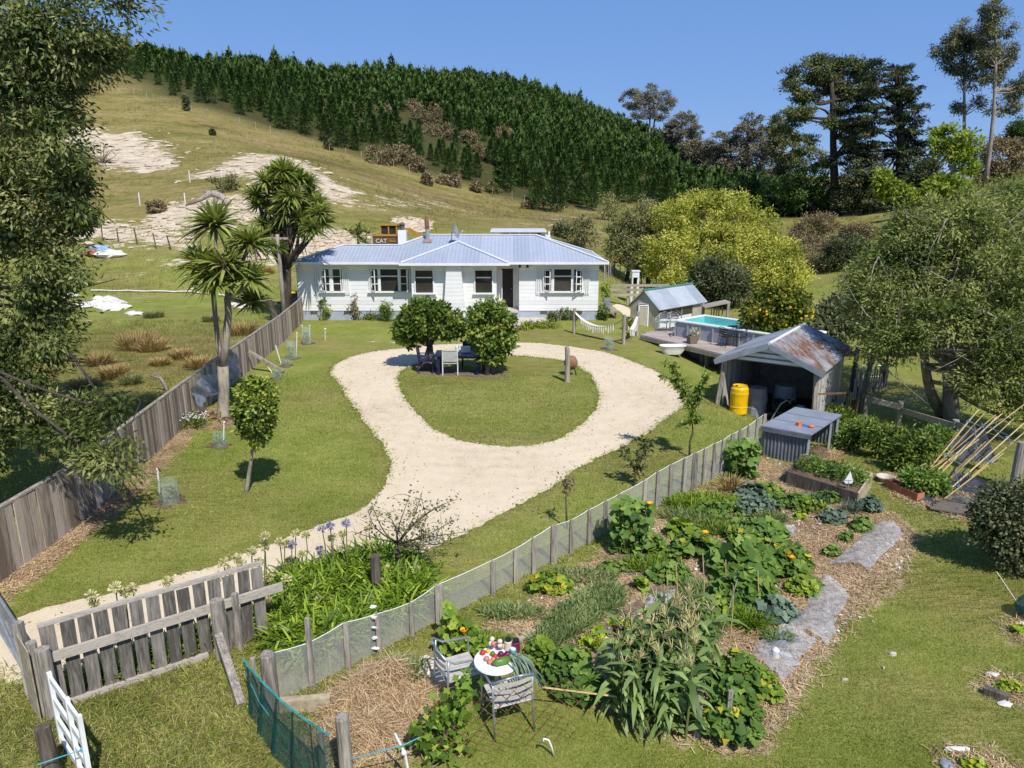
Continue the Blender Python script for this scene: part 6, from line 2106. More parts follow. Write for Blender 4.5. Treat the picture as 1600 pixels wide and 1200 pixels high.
for a, b, py, lab, fr in (('a', 'b', 513, 'white fringed hammock slung between the two left posts', 16), ('b', 'c', 518, 'white hammock hanging in a steep fold between the two right posts', 7)):
 p0, p1 = HP[a], HP[b]
 mid = p0.lerp(p1, .55)
 zs = at(pxof(mid), py, mid.y).z
 sag = mid.z - zs
 dd_ = (p1 - p0).normalized()
 sd = Vector((-dd_.y, dd_.x, 0))
 hm = thing('hammock', lab, 'hammock', p0.lerp(p1, .5) - V(0, 0, sag))
 def hf(u, v, p0=p0, p1=p1, sag=sag, sd=sd):
  p = p0.lerp(p1, u)
  w_ = .10 * math.sin(PI * u) ** .5 + .02
  return tuple(p + sd * (w_ * (v - .5) * 2) + V(0, 0, -sag * (1 - (2 * u - 1) ** 2) ** .9 + .09 * (abs(v - .5) * 2) ** 2 * math.sin(PI * u)))
 mb = MB()
 mb.grid(hf, 24, 6)
 mb.build('cloth', M['rope'], hm, smooth=True, fix=False)
 mb = MB()
 for k in range(fr):
  u = .18 + .64 * k / max(1, fr - 1)
  q = Vector(hf(u, 0))
  L_ = .18 + .14 * abs(math.sin(k * 1.3))
  mb.tube([q, q + V(.02 * math.sin(k), -.01, -L_)], [.022, .03], 5)
 mb.build('fringe', M['rope'], hm)
q = G(886, 597)
mb = MB()
z = at(885, 541, q.y).z
mb.tube([q - V(0, 0, .1), q + V(.01, 0, z * .5), q + V(-.02, 0, z * .95), q + V(-.03, 0, z)], [.10, .085, .085, .06], 10)
tag(mb.build('log_post', M['greywood'], origin=q), 'rough timber log post standing on the island lawn', 'post')
q = G(891, 592) + V(.05, .5, 0)
rp = thing('round_pot', 'round terracotta ball pot on a dark stand behind the log post', 'pot', q)
mb = MB()
mb.lathe([(.001, .0), (.12, .02), (.24, .18), (.25, .30), (.17, .46), (.08, .5), (.001, .5)], q + V(0, 0, .22), 16)
mb.build('pot', noisy('brown_clay', (.16, .08, .04), (.34, .18, .09), 5, rough=.7), rp, smooth=True)
for a in (.3, 2.4, 4.5):
 mb = MB()
 mb.tube([q + V(.22 * math.cos(a), .22 * math.sin(a), 0), q + V(.14 * math.cos(a), .14 * math.sin(a), .3)], .02, 6)
 mb.build('leg', M['black'], rp)
TZ_ = .74
q0_, q1_ = PZ(680, 552, TZ_), PZ(752, 553, TZ_)
tb = thing('garden_table', 'long navy blue garden table between the two lawn trees', 'table', V(q0_.x, q0_.y, 0))
Lx = q1_.x - q0_.x
cx_, cy_ = (q0_.x + q1_.x) / 2, q0_.y + .1
mb = MB()
mb.box((cx_, cy_, TZ_ - .025), (Lx, .95, .05))
mb.box((cx_, cy_, TZ_ - .09), (Lx - .2, .8, .08))
mb.build('table_top', M['navy'], tb)
for sx_ in (-1, 1):
 for sy_ in (-1, 1):
  mb = MB()
  mb.box((cx_ + sx_ * (Lx / 2 - .14), cy_ + sy_ * .36, .34), (.08, .08, .68))
  mb.build('leg', M['navy'], tb)
q = V(cx_ + .25, cy_ + .15, TZ_)
mb = MB()
mb.box((q.x, q.y, TZ_ + .1), (.34, .22, .2), rz=.2)
mb.lathe([(.06, 0), (.07, .2), (.04, .26)], (q.x - .3, q.y - .1, TZ_), 8)
tag(mb.build('table_caddy', M['plasticwhite'], origin=q), 'white and brown box of tableware on the navy garden table', 'box')
def frame_chair(label, q, rz, fm, sm):
 t = thing('garden_chair', label, 'chair', (0, 0, 0))
 for sx_ in (-1, 1):
  mb = MB()
  mb.tube([(sx_ * .27, .25, 0), (sx_ * .27, .25, .64)], .02, 6)
  mb.build('leg', fm, t)
  mb = MB()
  mb.tube([(sx_ * .27, -.25, 0), (sx_ * .27, -.25, .45), (sx_ * .26, -.32, .92)], .02, 6)
  mb.build('leg', fm, t)
  mb = MB()
  mb.box((sx_ * .27, 0, .65), (.05, .54, .03))
  mb.build('armrest', fm, t)
 mb = MB()
 mb.box((0, 0, .44), (.52, .5, .035))
 mb.build('seat', sm, t)
 mb = MB()
 mb.prism([(-.25, -.26, .5), (.25, -.26, .5), (.25, -.325, .9), (-.25, -.325, .9)], (0, .015, 0))
 mb.tube([(-.26, -.325, .92), (.26, -.325, .92)], .02, 6)
 mb.build('backrest', sm, t)
 t.location = q
 t.rotation_euler = (0, 0, rz)
 return t
M['meshgrey'] = noisy('grey_sling', (0.42, 0.43, 0.42), (0.56, 0.57, 0.56), 12, rough=.7)
frame_chair('white metal garden chair pulled up to the navy table', G(704, 584), .05, M['plasticwhite'], M['meshgrey'])
frame_chair('dark chair on the far side of the navy table', V(cx_ + .35, cy_ + .85, 0), PI, M['navy'], M['navy'])
frame_chair('dark chair at the left end of the navy table', V(cx_ - Lx / 2 - .35, cy_ + .1, 0), -PI / 2, M['navy'], M['navy'])
rng = np.random.default_rng(88)
def wire_fence(name, label, pts_px, step, h, r, mat, wires=True, jitter=.08, group=None):
 W = [G(*p) for p in pts_px]
 t = thing(name, label, 'fence', W[0], group)
 wr = MB()
 prev = None
 cnt = 0
 for i in range(len(W) - 1):
  a, b = W[i], W[i + 1]
  L = (b - a).length
  k = max(1, int(L / step))
  for j in range(k):
   q = a.lerp(b, j / k)
   q.z = tz(q.x, q.y)
   hh = h * rng.uniform(.8, 1.1)
   tip = q + V(rng.normal() * jitter, rng.normal() * jitter, hh)
   if cnt < 98:
    mb = MB()
    mb.tube([q - V(0, 0, .1), tip], [r, r * .85], 5, tint=float(rng.random()))
    mb.build('post', mat, t)
    cnt += 1
   if prev is not None and wires:
    for f_ in (.4, .65, .92):
     wr.tube([prev[0].lerp(prev[1], f_), q.lerp(tip, f_)], .008, 3, cap=False)
   prev = (q, tip)
 if wires and wr.v:
  wr.build('wire', M['iron'], t)
 return t
wire_fence('hill_fence', 'old post and wire fence climbing the hill below the pine plantation', [(160, 131), (200, 145), (240, 158), (300, 178), (350, 190), (400, 203), (445, 215), (490, 228), (540, 243), (590, 256), (640, 272), (690, 284), (740, 297), (800, 312), (860, 328), (920, 343), (960, 351)], 2.1, 1.2, .05, M['greywood'], False, .06)
wire_fence('scarp_fence', 'leaning dark post fence along the foot of the limestone scarp', [(136, 374), (185, 378), (215, 383), (245, 389), (290, 392)], 1.35, 1.35, .06, M['darkwood'], True, .14)
wire_fence('gully_fence', 'thin post fence in front of the dark willow shade, right of the white hive', [(1003, 447), (1025, 448), (1045, 448), (1060, 455), (1072, 462)], 1.25, 1.3, .05, M['greywood'], True, .08)
wire_fence('garden_fence', 'short post fence on grass beyond the farmhouse end', [(930, 432), (945, 440), (960, 428), (985, 424)], 1.3, 1.1, .05, M['greywood'], True, .08)
for px, py, lab in ((219, 321, 'thin white stake on the hillside, leftmost of the white stakes'), (290, 322, 'thin white stake left of the fallen log'), (297, 285, 'thin white stake on dry grass above the fallen log'), (347, 280, 'faint white stake highest above the fallen log')):
 q = G(px, py)
 mb = MB()
 mb.tube([q, q + V(0, 0, 1.25)], .05, 5)
 tag(mb.build('white_stake', M['plasticwhite'], origin=q), lab, 'stake')
RA, RB = at(952, 452, 43.5), at(1046, 452, 43.5)
yr = thing('rail_fence', 'three-rail timber yard fence between farmhouse and greenhouse', 'fence', V(RA.x, 43.5, 0))
for py, x1 in ((446, 1046), (453, 1004), (461, 1002)):
 z = at(980, py, 43.5).z
 mb = MB()
 mb.box(((RA.x + at(x1, 452, 43.5).x) / 2, 43.5, z), (at(x1, 452, 43.5).x - RA.x, .05, .16))
 mb.build('rail', M['greywoodx'], yr)
for px in (952, 982, 1004, 1044):
 x = at(px, 452, 43.5).x
 mb = MB()
 mb.box((x, 43.58, .45), (.14, .1, 1.3))
 mb.build('post', M['greywood'], yr)
q = at(992, 447, 45)
hv = thing('beehive_stand', 'white box on four tall legs at the paddock fence', 'hive', V(q.x, 45, tz(q.x, 45)))
z1, z0 = at(992, 424, 45).z, at(992, 433, 45).z
mb = MB()
mb.box((q.x, 45, (z0 + z1) / 2), (.44, .44, z1 - z0))
mb.build('box', M['polywhite'], hv)
mb = MB()
mb.box((q.x, 45, z1 + .03), (.52, .52, .06))
mb.build('lid', M['plasticwhite'], hv)
for sx_ in (-1, 1):
 for sy_ in (-1, 1):
  mb = MB()
  mb.box((q.x + sx_ * .19, 45 + sy_ * .19, (z0 + hv.location.z) / 2), (.06, .06, z0 - hv.location.z))
  mb.build('leg', M['plasticwhite'], hv)
pp = GP([(956, 478), (964, 475), (974, 476), (984, 483), (992, 492), (996, 502), (988, 508), (980, 499), (970, 488), (962, 483)])
mb = MB()
mb.face([V(p.x, p.y, tz(p.x, p.y) + .014) for p in pp])
o = mb.build('path', bpy.data.materials['gravel'])
if o.data.polygons[0].normal.z < 0:
 o.data.flip_normals()
tag(o, 'pale footpath beside the greenhouse', kind='structure')
q = Vector((at(1120, 493, 37).x, 37, tz(at(1120, 493, 37).x, 37)))
kr = thing('timber_crate', 'dilapidated timber stall with sagging roof board behind the pool', 'crate', q)
zt_ = at(1120, 473, 37).z
mb = MB()
for k in range(7):
 x = at(1112 + k * 4, 480, 37).x
 mb.bar((x, 37, q.z), (x + rng.normal() * .04, 37, zt_ - .25), .12, .03, tint=float(rng.random()))
mb.build('wall', M['greywood'], kr)
mb = MB()
mb.bar(at(1096, 478, 37) - V(0, .2, 0), at(1136, 470, 37) - V(0, .2, 0), .9, .06)
mb.build('roof', M['greywoodx'], kr)
for px in (1099, 1138):
 x = at(px, 480, 37).x
 mb = MB()
 mb.bar((x, 37, q.z - .1), (x, 37, at(px, 474, 37).z), .13, .13)
 mb.build('post', M['greywood'], kr)
Yp_ = 35.2
q = Vector((at(445, 500, Yp_).x, Yp_, 0))
up = thing('power_pole', 'grey timber power pole beside the farmhouse corner', 'pole', q)
mb = MB()
tpp = at(433, 366, Yp_)
mb.tube([q - V(0, 0, .2), q.lerp(tpp, .5), tpp], [.12, .105, .09], 9)
mb.build('pole', M['palebark'], up, smooth=True)
mb = MB()
mb.bar(tpp + V(-.5, 0, -.2), tpp + V(.5, 0, -.2), .1, .1)
mb.build('crossarm', M['greywood'], up)
mb = MB()
ev = Vector((-10.9, 36.5, 2.9))
for k in (0, .12):
 pts = [tpp.lerp(ev, t) + V(0, 0, -.5 * math.sin(PI * t) - k - .2) for t in np.linspace(0, 1, 9)]
 mb.tube(pts, .012, 4)
mb.build('cable', M['black'], up)
a, b, c_ = G(143, 456), G(300, 458), G(405, 469)
mb = MB()
pts = [V(p.x, p.y, p.z + .10) for p in [a.lerp(b, t) for t in np.linspace(0, 1, 12)] + [b.lerp(c_, t) for t in np.linspace(.1, 1, 10)]]
pts = [p + V(0, 0, .02 * math.sin(i * 1.9)) for i, p in enumerate(pts)]
mb.tube(pts, .055, 5)
tag(mb.build('white_pipe', M['rope'], origin=a), 'long white pipe lying across the paddock grass', 'pipe')
M['limestone'] = noisy('white_rubble', (0.55, 0.52, 0.48), (0.78, 0.76, 0.72), 4, rough=.9, bump=.5)
def rubble(name, label, cx, cy, rx, ry, n, sz, mat, cat):
 q = G(cx, cy)
 mb = MB()
 for _ in range(n):
  a = rng.random() * 2 * PI
  r = math.sqrt(rng.random())
  p = G(cx + rx * r * math.cos(a), cy + ry * r * math.sin(a))
  s_ = sz * rng.uniform(.5, 1.6)
  mb.ball((p.x, p.y, p.z + s_ * .12), (s_ * rng.uniform(.7, 1.4), s_ * rng.uniform(.7, 1.4), s_ * .45), 7, 5, jit=.28)
 return tag(mb.build(name, mat, origin=q), label, cat)
rubble('rubble_heap', 'heap of broken white rubble in the paddock grass', 162, 477, 33, 9, 46, .32, M['limestone'], 'rubble')
rubble('rubble_heap', 'few scattered white stones right of the rubble heap', 208, 490, 8, 3, 7, .22, M['limestone'], 'rubble')
rubble('rubble_heap', 'white rubble pile with brown soil behind the fence near the farmhouse', 380, 476, 12, 4, 14, .25, M['limestone'], 'rubble')
rubble('rubble_heap', 'white stones half hidden beneath the overhanging tree', 105, 464, 9, 4, 10, .3, M['limestone'], 'rubble')
q = G(162, 400)
tp2 = thing('junk_pile', 'pile of blue and white plastic sheets with a red scrap beyond the tree', 'junk pile', q)
for nm, cx, cy, mt, s_ in (('blue_sheet', 155, 392, noisy('blue_sheet', (0.2, 0.32, 0.5), (0.35, 0.48, 0.65), 3), .7), ('white_sheet', 168, 400, M['limestone'], .8), ('white_sheet', 182, 401, M['limestone'], .6), ('red_scrap', 144, 400, M['terracotta'], .5)):
 p = G(cx, cy)
 mb = MB()
 mb.ball((p.x, p.y, p.z + .15), (s_ * 1.2, s_, .35), 9, 6, jit=.25)
 mb.build(nm, mt, tp2)
q = G(458, 492)
q = Vector((at(457, 480, 37.5).x, 37.5, 0))
bn = thing('wheelie_bin', 'black wheelie bin with yellow lid at the farmhouse corner', 'bin', q)
zb_ = at(457, 457, 37.5).z
mb = MB()
mb.box((q.x, q.y, zb_ / 2), (.42, .5, zb_), taper=1.15)
mb.build('body', M['black'], bn)
mb = MB()
mb.box((q.x, q.y, zb_ + .04), (.56, .64, .09), taper=.9)
mb.build('lid', M['yellow'], bn)
q = Vector((at(432, 490, 36.6).x, 36.6, 0))
mb = MB()
mb.tube([q, q + V(-.2, 0, .5), q + V(-.32, 0, 1.1)], [.2, .17, .15], 9)
mb.tube([q + V(.35, 0, 0), q + V(.35, 0, .95)], [.12, .11], 8)
mb.bar(q + V(-.9, .1, 1.0), q + V(.4, .1, .95), .1, .12)
tag(mb.build('old_gateway', M['darkwood'], origin=q), 'dark leaning stump posts with a rail left of the farmhouse corner', 'posts')
M['guard'] = noisy('clear_guard', (0.30, 0.42, 0.36), (0.46, 0.58, 0.52), 30, rough=.4, bump=.1, alpha=.28)
def guard(px, py, rp, hp, label, mat=None, plant=True, stake=None, solid=True):
 q = G(px, py)
 m = mpp(q.y)
 r, h = rp * m, hp * m
 t = thing('tree_guard', label, 'tree guard', q)
 mb = MB()
 n_ = 14
 for k in range(n_):
  a0, a1 = 2 * PI * k / n_, 2 * PI * (k + 1) / n_
  mb.add([(q.x + r * math.cos(a0), q.y + r * math.sin(a0), q.z), (q.x + r * math.cos(a1), q.y + r * math.sin(a1), q.z), (q.x + r * math.cos(a1), q.y + r * math.sin(a1), q.z + h), (q.x + r * math.cos(a0), q.y + r * math.sin(a0), q.z + h)], [(0, 1, 2, 3)])
 if solid:
  mb.build('sleeve', mat or M['guard'], t, fix=False)
 P, D, T, _ = crown_pts(rng, [(q.x, q.y, q.z + h * .4, r * .6, r * .6, h * .35)], 14, 10, r * .3, .3)
 leaves('seedling', M['olive'], P, D, .06 + .05 * r, .03, T, t)
 mb = MB()
 for _ in range(16):
  a = rng.random() * 6.28
  rr = r * 1.5 * math.sqrt(rng.random())
  mb.ball((q.x + rr * math.cos(a), q.y + rr * math.sin(a), q.z + .01), (.09, .09, .02), 6, 4, jit=.3)
 mb.build('mulch', M['soil'], t)
 if stake:
  mb = MB()
  for (sx_, sy_, tx, ty) in stake:
   p = G(sx_, sy_)
   mb.tube([p, at(tx, ty, p.y)], .018, 5)
   mb.ball(at(tx, ty, p.y), .03, 6, 5)
  mb.build('stake', M['plasticwhite'], t)
 return t
guard(266, 785, 15, 38, 'clear plastic tree guard with a white-topped stake on the near lawn', stake=[(250, 775, 246, 733)])
guard(344, 697, 11, 22, 'small clear tree guard on bare mulch below the cabbage tree', stake=[(349, 694, 350, 660)])
guard(480, 537, 7, 27, 'wire tree guard with leafy seedling closest to the farmhouse', stake=[(473, 536, 472, 509), (484, 536, 484, 509)])
guard(456, 560, 8, 28, 'pale green tree guard in the row beside the fence', stake=[(463, 556, 464, 520)])
guard(447, 572, 7, 12, 'low tree guard with a leaning white stake in the fence row', stake=[(439, 568, 431, 541)])
guard(433, 592, 7, 14, 'tree guard at the foot of the fallen white post', stake=[(425, 582, 411, 562)])
guard(951, 546, 8, 20, 'small dark seedling in a wire cage below the fringed hammock', mat=M['guard'])
q = G(508, 532)
mb = MB()
mb.tube([q, at(508, 514, q.y)], .015, 5)
mb.ball(at(508, 514, q.y), .045, 7, 5)
tag(mb.build('lawn_stake', M['plasticwhite'], origin=q), 'single white-topped stake on the lawn before the yellow-green bush', 'stake')
a, b = at(389, 549, G(389, 581).y), G(443, 583)
mb = MB()
mb.bar(a, b + V(0, 0, .06), .13, .08)
tag(mb.build('leaning_post', M['palebark'], origin=b), 'pale post fallen against the paling fence beside tree guards', 'post')
M['tarp'] = noisy('blue_grey_plastic', (0.16, 0.20, 0.27), (0.50, 0.56, 0.66), 3, rough=.25, bump=.6, bdist=.1, alpha=.75)
ta, tb_ = base[5].lerp(base[6], .45), base[6].lerp(base[7], .7)
nn_ = Vector(((tb_ - ta).normalized().y, -(tb_ - ta).normalized().x, 0))
def tarpf(u, v):
 p = ta.lerp(tb_, u) + nn_ * (.06 + .10 * (1 - v) + .05 * math.sin(u * 23 + v * 6) + .04 * math.sin(u * 51 + v * 13))
 top = .95 + .12 * math.sin(u * 9)
 bot = .12 + .25 * abs(math.sin(u * 5 + .6))
 return (p.x, p.y, bot + (top - bot) * v)
mb = MB()
mb.grid(tarpf, 34, 12)
tag(mb.build('plastic_sheet', M['tarp'], origin=ta, smooth=True, fix=False), 'crumpled blue-grey plastic sheeting hung on the paling fence behind the cabbage tree', 'plastic sheet')
q = G(300, 668)
ds = thing('daisy_clump', 'clump of white daisies at the foot of the paling fence', 'flowers', q)
P, D, T, _ = crown_pts(rng, [(q.x, q.y, .15, .5, .35, .25)], 40, 16, .12, .3)
leaves('foliage', M['fruitleaf'], P, D, .09, .03, T, ds)
mb = MB()
for _ in range(90):
 a = rng.random() * 6.28
 r = .5 * math.sqrt(rng.random())
 mb.ball((q.x + r * math.cos(a), q.y + r * .7 * math.sin(a), .28 + .12 * rng.random()), (.022, .022, .012), 6, 3)
mb.build('blossom', M['plasticwhite'], ds)
ob = ds.children[-1]
pn = thing('stock_pen', 'rough stock pen with wire gate and grey palings behind the shed', 'pen', G(1345, 605))
q0_, q1_ = G(1334, 592), G(1374, 592)
mb = MB()
for z in (.1, .55, 1.0):
 mb.tube([q0_ + V(0, 0, z), q1_ + V(0, 0, z)], .022, 6)
for t in np.linspace(0, 1, 4):
 p = q0_.lerp(q1_, t)
 mb.tube([p + V(0, 0, .1), p + V(0, 0, 1.0)], .02, 6)
mb.build('gate', M['iron'], pn)
for px, py, h in ((1330, 612, 1.2), (1355, 600, 1.5), (1378, 604, 1.3), (1334, 588, 1.2)):
 p = G(px, py)
 mb = MB()
 mb.tube([p - V(0, 0, .1), p + V(.02, 0, h)], .09, 8)
 mb.build('post', M['darkwood'], pn)
mb = MB()
a, b = G(1334, 618), G(1383, 606)
for k in range(18):
 p = a.lerp(b, k / 17)
 p.z = tz(p.x, p.y)
 mb.bar(p, p + V(rng.normal() * .06, rng.normal() * .03, .6 + .5 * rng.random()), .09, .02, tint=float(rng.random()))
mb.build('palings', M['greywood'], pn).name = 'paling_panel'
a, b = G(1284, 660), G(1352, 652)
irf = thing('iron_fence', 'rusty upright iron and batten fence right of the open shed', 'fence', a)
L_ = (b - a).length
mb = MB()
k_ = int(L_ / .11)
for k in range(k_):
 p = a.lerp(b, (k + .5) / k_)
 p.z = tz(p.x, p.y)
 if rng.random() < .82:
  mb.bar(p, p + V(rng.normal() * .03, 0, .75 + rng.normal() * .16), .10, .015, tint=float(rng.random()))
mb.build('sheet', M['rust'], irf)
mb = MB()
for k in range(9):
 p = a.lerp(b, k / 8) - V(0, .05, 0)
 p.z = tz(p.x, p.y)
 mb.bar(p, p + V(rng.normal() * .04, 0, .95 + rng.normal() * .12), .06, .03, tint=float(rng.random()))
mb.build('batten', M['greywood'], irf)
rfp = [(1350, 656, 618), (1402, 668, 627), (1487, 700, 656), (1584, 765, 691)]
rf_ = thing('timber_rail_fence', 'weathered rail fence with thick round posts along the garden edge', 'fence', G(1402, 668))
pts = []
for px, py, pt in rfp:
 q = G(px, py)
 z = at(px, pt, q.y).z
 mb = MB()
 r = .085 if px < 1500 else .10
 mb.tube([q - V(0, 0, .1), q + V(0, 0, (z - q.z) * .7), V(q.x, q.y, z)], [r * 1.05, r, r * .95], 12)
 mb.build('post', M['greywood'], rf_)
 pts.append(V(q.x, q.y, z))
for i, (za, zb_) in enumerate(((-.04, -.12), (-.22, -.12))):
 mb = MB()
 mb.bar(pts[i] + V(0, -.1, za - .05), pts[i + 1] + V(0, -.1, zb_ - .05), .05, .17)
 mb.build('rail', M['greywoodx'], rf_)
mb = MB()
mb.bar(pts[2] + V(0, -.1, -.12), pts[2].lerp(pts[3], .4) + V(0, .1, -.2), .05, .17)
mb.build('rail', M['greywoodx'], rf_)
mb = MB()
for z in (-.05, -.3):
 mb.tube([pts[2] + V(0, 0, z), pts[3] + V(0, 0, z)], .01, 4)
mb.build('wire', M['iron'], rf_)
M['bamboo'] = noisy('bamboo', (0.42, 0.29, 0.12), (0.66, 0.50, 0.25), 8, (1, 1, 4), .6, .2)
bluetie = noisy('blue_tie', (0.06, 0.28, 0.55), (0.14, 0.42, 0.70), 6)
BS = [(1472, 782, 1568, 708), (1478, 778, 1600, 676), (1480, 768, 1600, 661), (1474, 757, 1583, 655), (1457, 741, 1566, 646), (1462, 747, 1558, 651), (1472, 754, 1540, 690), (1477, 759, 1534, 694), (1456, 735, 1538, 646), (1450, 735, 1529, 640), (1456, 732, 1556, 648), (1462, 737, 1600, 632), (1463, 712, 1528, 641), (1444, 738, 1480, 716), (1436, 735, 1468, 720), (1395, 746, 1447, 724), (1402, 662, 1432, 600)]
stk = []
for i, (x0, y0_, x1, y1_) in enumerate(BS):
 a = G(x0, y0_)
 zz_ = a.z + (1.05 if i < 13 else .35 if i < 16 else 1.0)
 b = PZ(x1, y1_, zz_ + (.25 if y1_ < 665 and i < 13 else 0))
 mb = MB()
 mb.tube([a, a.lerp(b, .5) + V(0, 0, -.01), b], [.015, .014, .012], 6, tint=float(rng.random()))
 lab = 'pale bamboo cane in the leaning bundle tied with blue string'
 grp = 'leaning bamboo canes'
 if i == 16:
  lab, grp = 'single bamboo cane propped on the rail fence post', None
 if i in (13, 14, 15):
  lab = 'short bamboo cane lying low at the edge of the tomato plants'
  grp = 'low canes by the tomatoes'
 tag(mb.build('bamboo_cane', M['bamboo'], origin=a), lab, 'cane', grp)
 stk.append((a, b))
for nm, t_, lab in (('a', .80, 'upper blue string tied across the leaning bamboo canes'), ('b', .28, 'lower blue string tied across the leaning bamboo canes')):
 ps = sorted([a.lerp(b, t_) for a, b in stk[:12]], key=lambda p: p.x)
 t = thing('string_line', lab, 'string', ps[0])
 mb = MB()
 mb.tube([p + V(0, -.02, .015) for p in ps], .006, 4)
 mb.build('string', M['iron'], t)
 mb = MB()
 for p in ps[::2]:
  for _ in range(4):
   dd_ = unit(rng.normal(size=3)) * .07
   mb.tube([p, p + Vector(dd_)], .008, 4)
 mb.build('ties', bluetie, t).name = 'tie'
M['darkcloth'] = noisy('dark_shade_cloth', (0.05, 0.055, 0.07), (0.12, 0.13, 0.15), 3, rough=.6, bump=.2, alpha=.9)
cl = [PZ(1478, 694, .35), PZ(1535, 665, .9), PZ(1598, 690, .95), PZ(1560, 722, .3), PZ(1500, 722, .15)]
mb = MB()
def clf(u, v):
 a = cl[0].lerp(cl[1], u)
 b = cl[4].lerp(cl[3], u)
 p = a.lerp(b, v) + V(0, 0, -.08 * math.sin(PI * u) * math.sin(PI * v) + .02 * math.sin(u * 19 + v * 7))
 return tuple(p)
mb.grid(clf, 20, 12)
tag(mb.build('shade_cloth', M['darkcloth'], origin=cl[4], smooth=True, fix=False), 'dark grey shade cloth stretched behind the leaning bamboo canes', 'shade cloth')
M['blackplastic'] = noisy('black_plastic', (0.018, 0.02, 0.028), (0.10, 0.11, 0.14), 2.5, rough=.3, bump=.9, bdist=.08, spec=.6)
pb_ = GP([(1385, 757), (1440, 752), (1500, 742), (1575, 765), (1590, 800), (1530, 812), (1460, 800), (1425, 780)])
ca = sum((p for p in pb_), V(0, 0, 0)) / len(pb_)
mb = MB()
nxy = 26
poly = [(p.x, p.y) for p in pb_]
x0, x1 = min(p[0] for p in poly), max(p[0] for p in poly)
y0_, y1_ = min(p[1] for p in poly), max(p[1] for p in poly)
vid = {}
for i in range(nxy + 1):
 for j in range(nxy + 1):
  x, y = x0 + (x1 - x0) * i / nxy, y0_ + (y1_ - y0_) * j / nxy
  vid[i, j] = len(mb.v)
  mb.v.append((x, y, tz(x, y) + .03 + .025 * math.sin(x * 9 + y * 4) + .018 * math.sin(y * 17 - x * 6) + rng.random() * .02))
  mb.t.append(.5)
for i in range(nxy):
 for j in range(nxy):
  cxm, cym = x0 + (x1 - x0) * (i + .5) / nxy, y0_ + (y1_ - y0_) * (j + .5) / nxy
  if inpoly(np.array([cxm]), np.array([cym]), poly)[0]:
   mb.f.append((vid[i, j], vid[i + 1, j], vid[i + 1, j + 1], vid[i, j + 1]))
   mb.mi.append(0)
tag(mb.build('plastic_mulch', M['blackplastic'], origin=ca, smooth=True), 'black plastic weed sheet spread under the bamboo canes', 'plastic sheet')
mb = MB()
a, b = G(1452, 797), G(1505, 806)
dv = (G(1530, 790) - G(1505, 806)).normalized()
for k in range(5):
 o = Vector((dv.x, dv.y, 0)) * (.15 * k)
 mb.bar(a + o + V(0, 0, .06), b + o + V(.05 * rng.normal(), 0, .06), .13, .03, tint=float(rng.random()))
tag(mb.build('board_stack', M['darkwood'], origin=a), 'brown boards laid flat at the front of the black plastic sheet', 'boards')
for (x0, y0_, x1, y1_, lab) in ((1389, 756, 1412, 768, 'terracotta trough planter on the grass edge, left of its twin'), (1413, 768, 1437, 779, 'terracotta trough planter on the grass edge, nearer the black sheet')):
 a, b = G(x0, y0_ + 4), G(x1, y1_ + 4)
 c_ = (a + b) / 2
 an = math.atan2((b - a).y, (b - a).x)
 L_ = (b - a).length
 t = thing('trough_planter', lab, 'planter', c_)
 mb = MB()
 R3 = Matrix.Rotation(an, 3, 'Z')
 for (dx_, dy_, w_, d_) in ((0, -.09, L_, .02), (0, .09, L_, .02), (-L_ / 2, 0, .02, .2), (L_ / 2, 0, .02, .2)):
  p = c_ + R3 @ V(dx_, dy_, 0)
  mb.box((p.x, p.y, c_.z + .09), (w_, d_, .18), rz=an)
 mb.build('trough', M['terracotta'], t)
 mb = MB()
 mb.box((c_.x, c_.y, c_.z + .07), (L_ - .03, .16, .1), rz=an)
 mb.build('soil', M['soil'], t)
q = G(1383, 752)
mb = MB()
mb.lathe([(.12, 0), (.2, .12), (.19, .12), (.10, .03), (.001, .03)], q, 14)
tag(mb.build('clay_bowl', M['concrete'], origin=q), 'shallow pale clay bowl left of the terracotta troughs', 'bowl')
ra0, ra1, ra2 = G(1228, 757), G(1338, 793), G(1352, 772)
rb0 = ra0 + (ra2 - ra1) * 1.6
rb0.z = tz(rb0.x, rb0.y)
rbd = thing('raised_bed', 'raised timber vegetable bed with weathered boards below the hutch', 'raised bed', ra0)
for a, b in ((ra0, ra1), (ra1, ra1 + (ra2 - ra1) * 1.6), (rb0, rb0 + (ra1 - ra0)), (ra0, rb0)):
 mb = MB()
 mb.bar(V(a.x, a.y, a.z + .16), V(b.x, b.y, b.z + .16), .04, .32, roll=None)
 mb.build('board', M['darkwood'] if a is ra0 else M['freshwood'], rbd)
mb = MB()
mb.prism([ra0 + V(0, 0, .02), ra1 + V(0, 0, .02), ra1 + (ra2 - ra1) * 1.6 + V(0, 0, .02), rb0 + V(0, 0, .02)], (0, 0, .22))
mb.build('soil', M['soil'], rbd)
q = G(1331, 790) + V(0, .25, 0)
sb = thing('boat_ornament', 'little white sailing boat ornament on a stake above the raised bed', 'ornament', q)
zc = at(1331, 752, q.y).z
mb = MB()
mb.tube([q, V(q.x, q.y, zc)], .01, 5)
mb.build('stake', M['iron'], sb)
mb = MB()
mb.prism([(q.x - .10, q.y, zc), (q.x + .10, q.y, zc), (q.x + .06, q.y, zc - .05), (q.x - .06, q.y, zc - .05)], (0, .04, 0))
mb.build('hull', M['plasticwhite'], sb)
mb = MB()
mb.prism([(q.x - .085, q.y, zc + .02), (q.x + .085, q.y, zc + .02), (q.x + .01, q.y, zc + .22)], (0, .015, 0))
mb.build('sail', M['plasticwhite'], sb)
rng = np.random.default_rng(123)
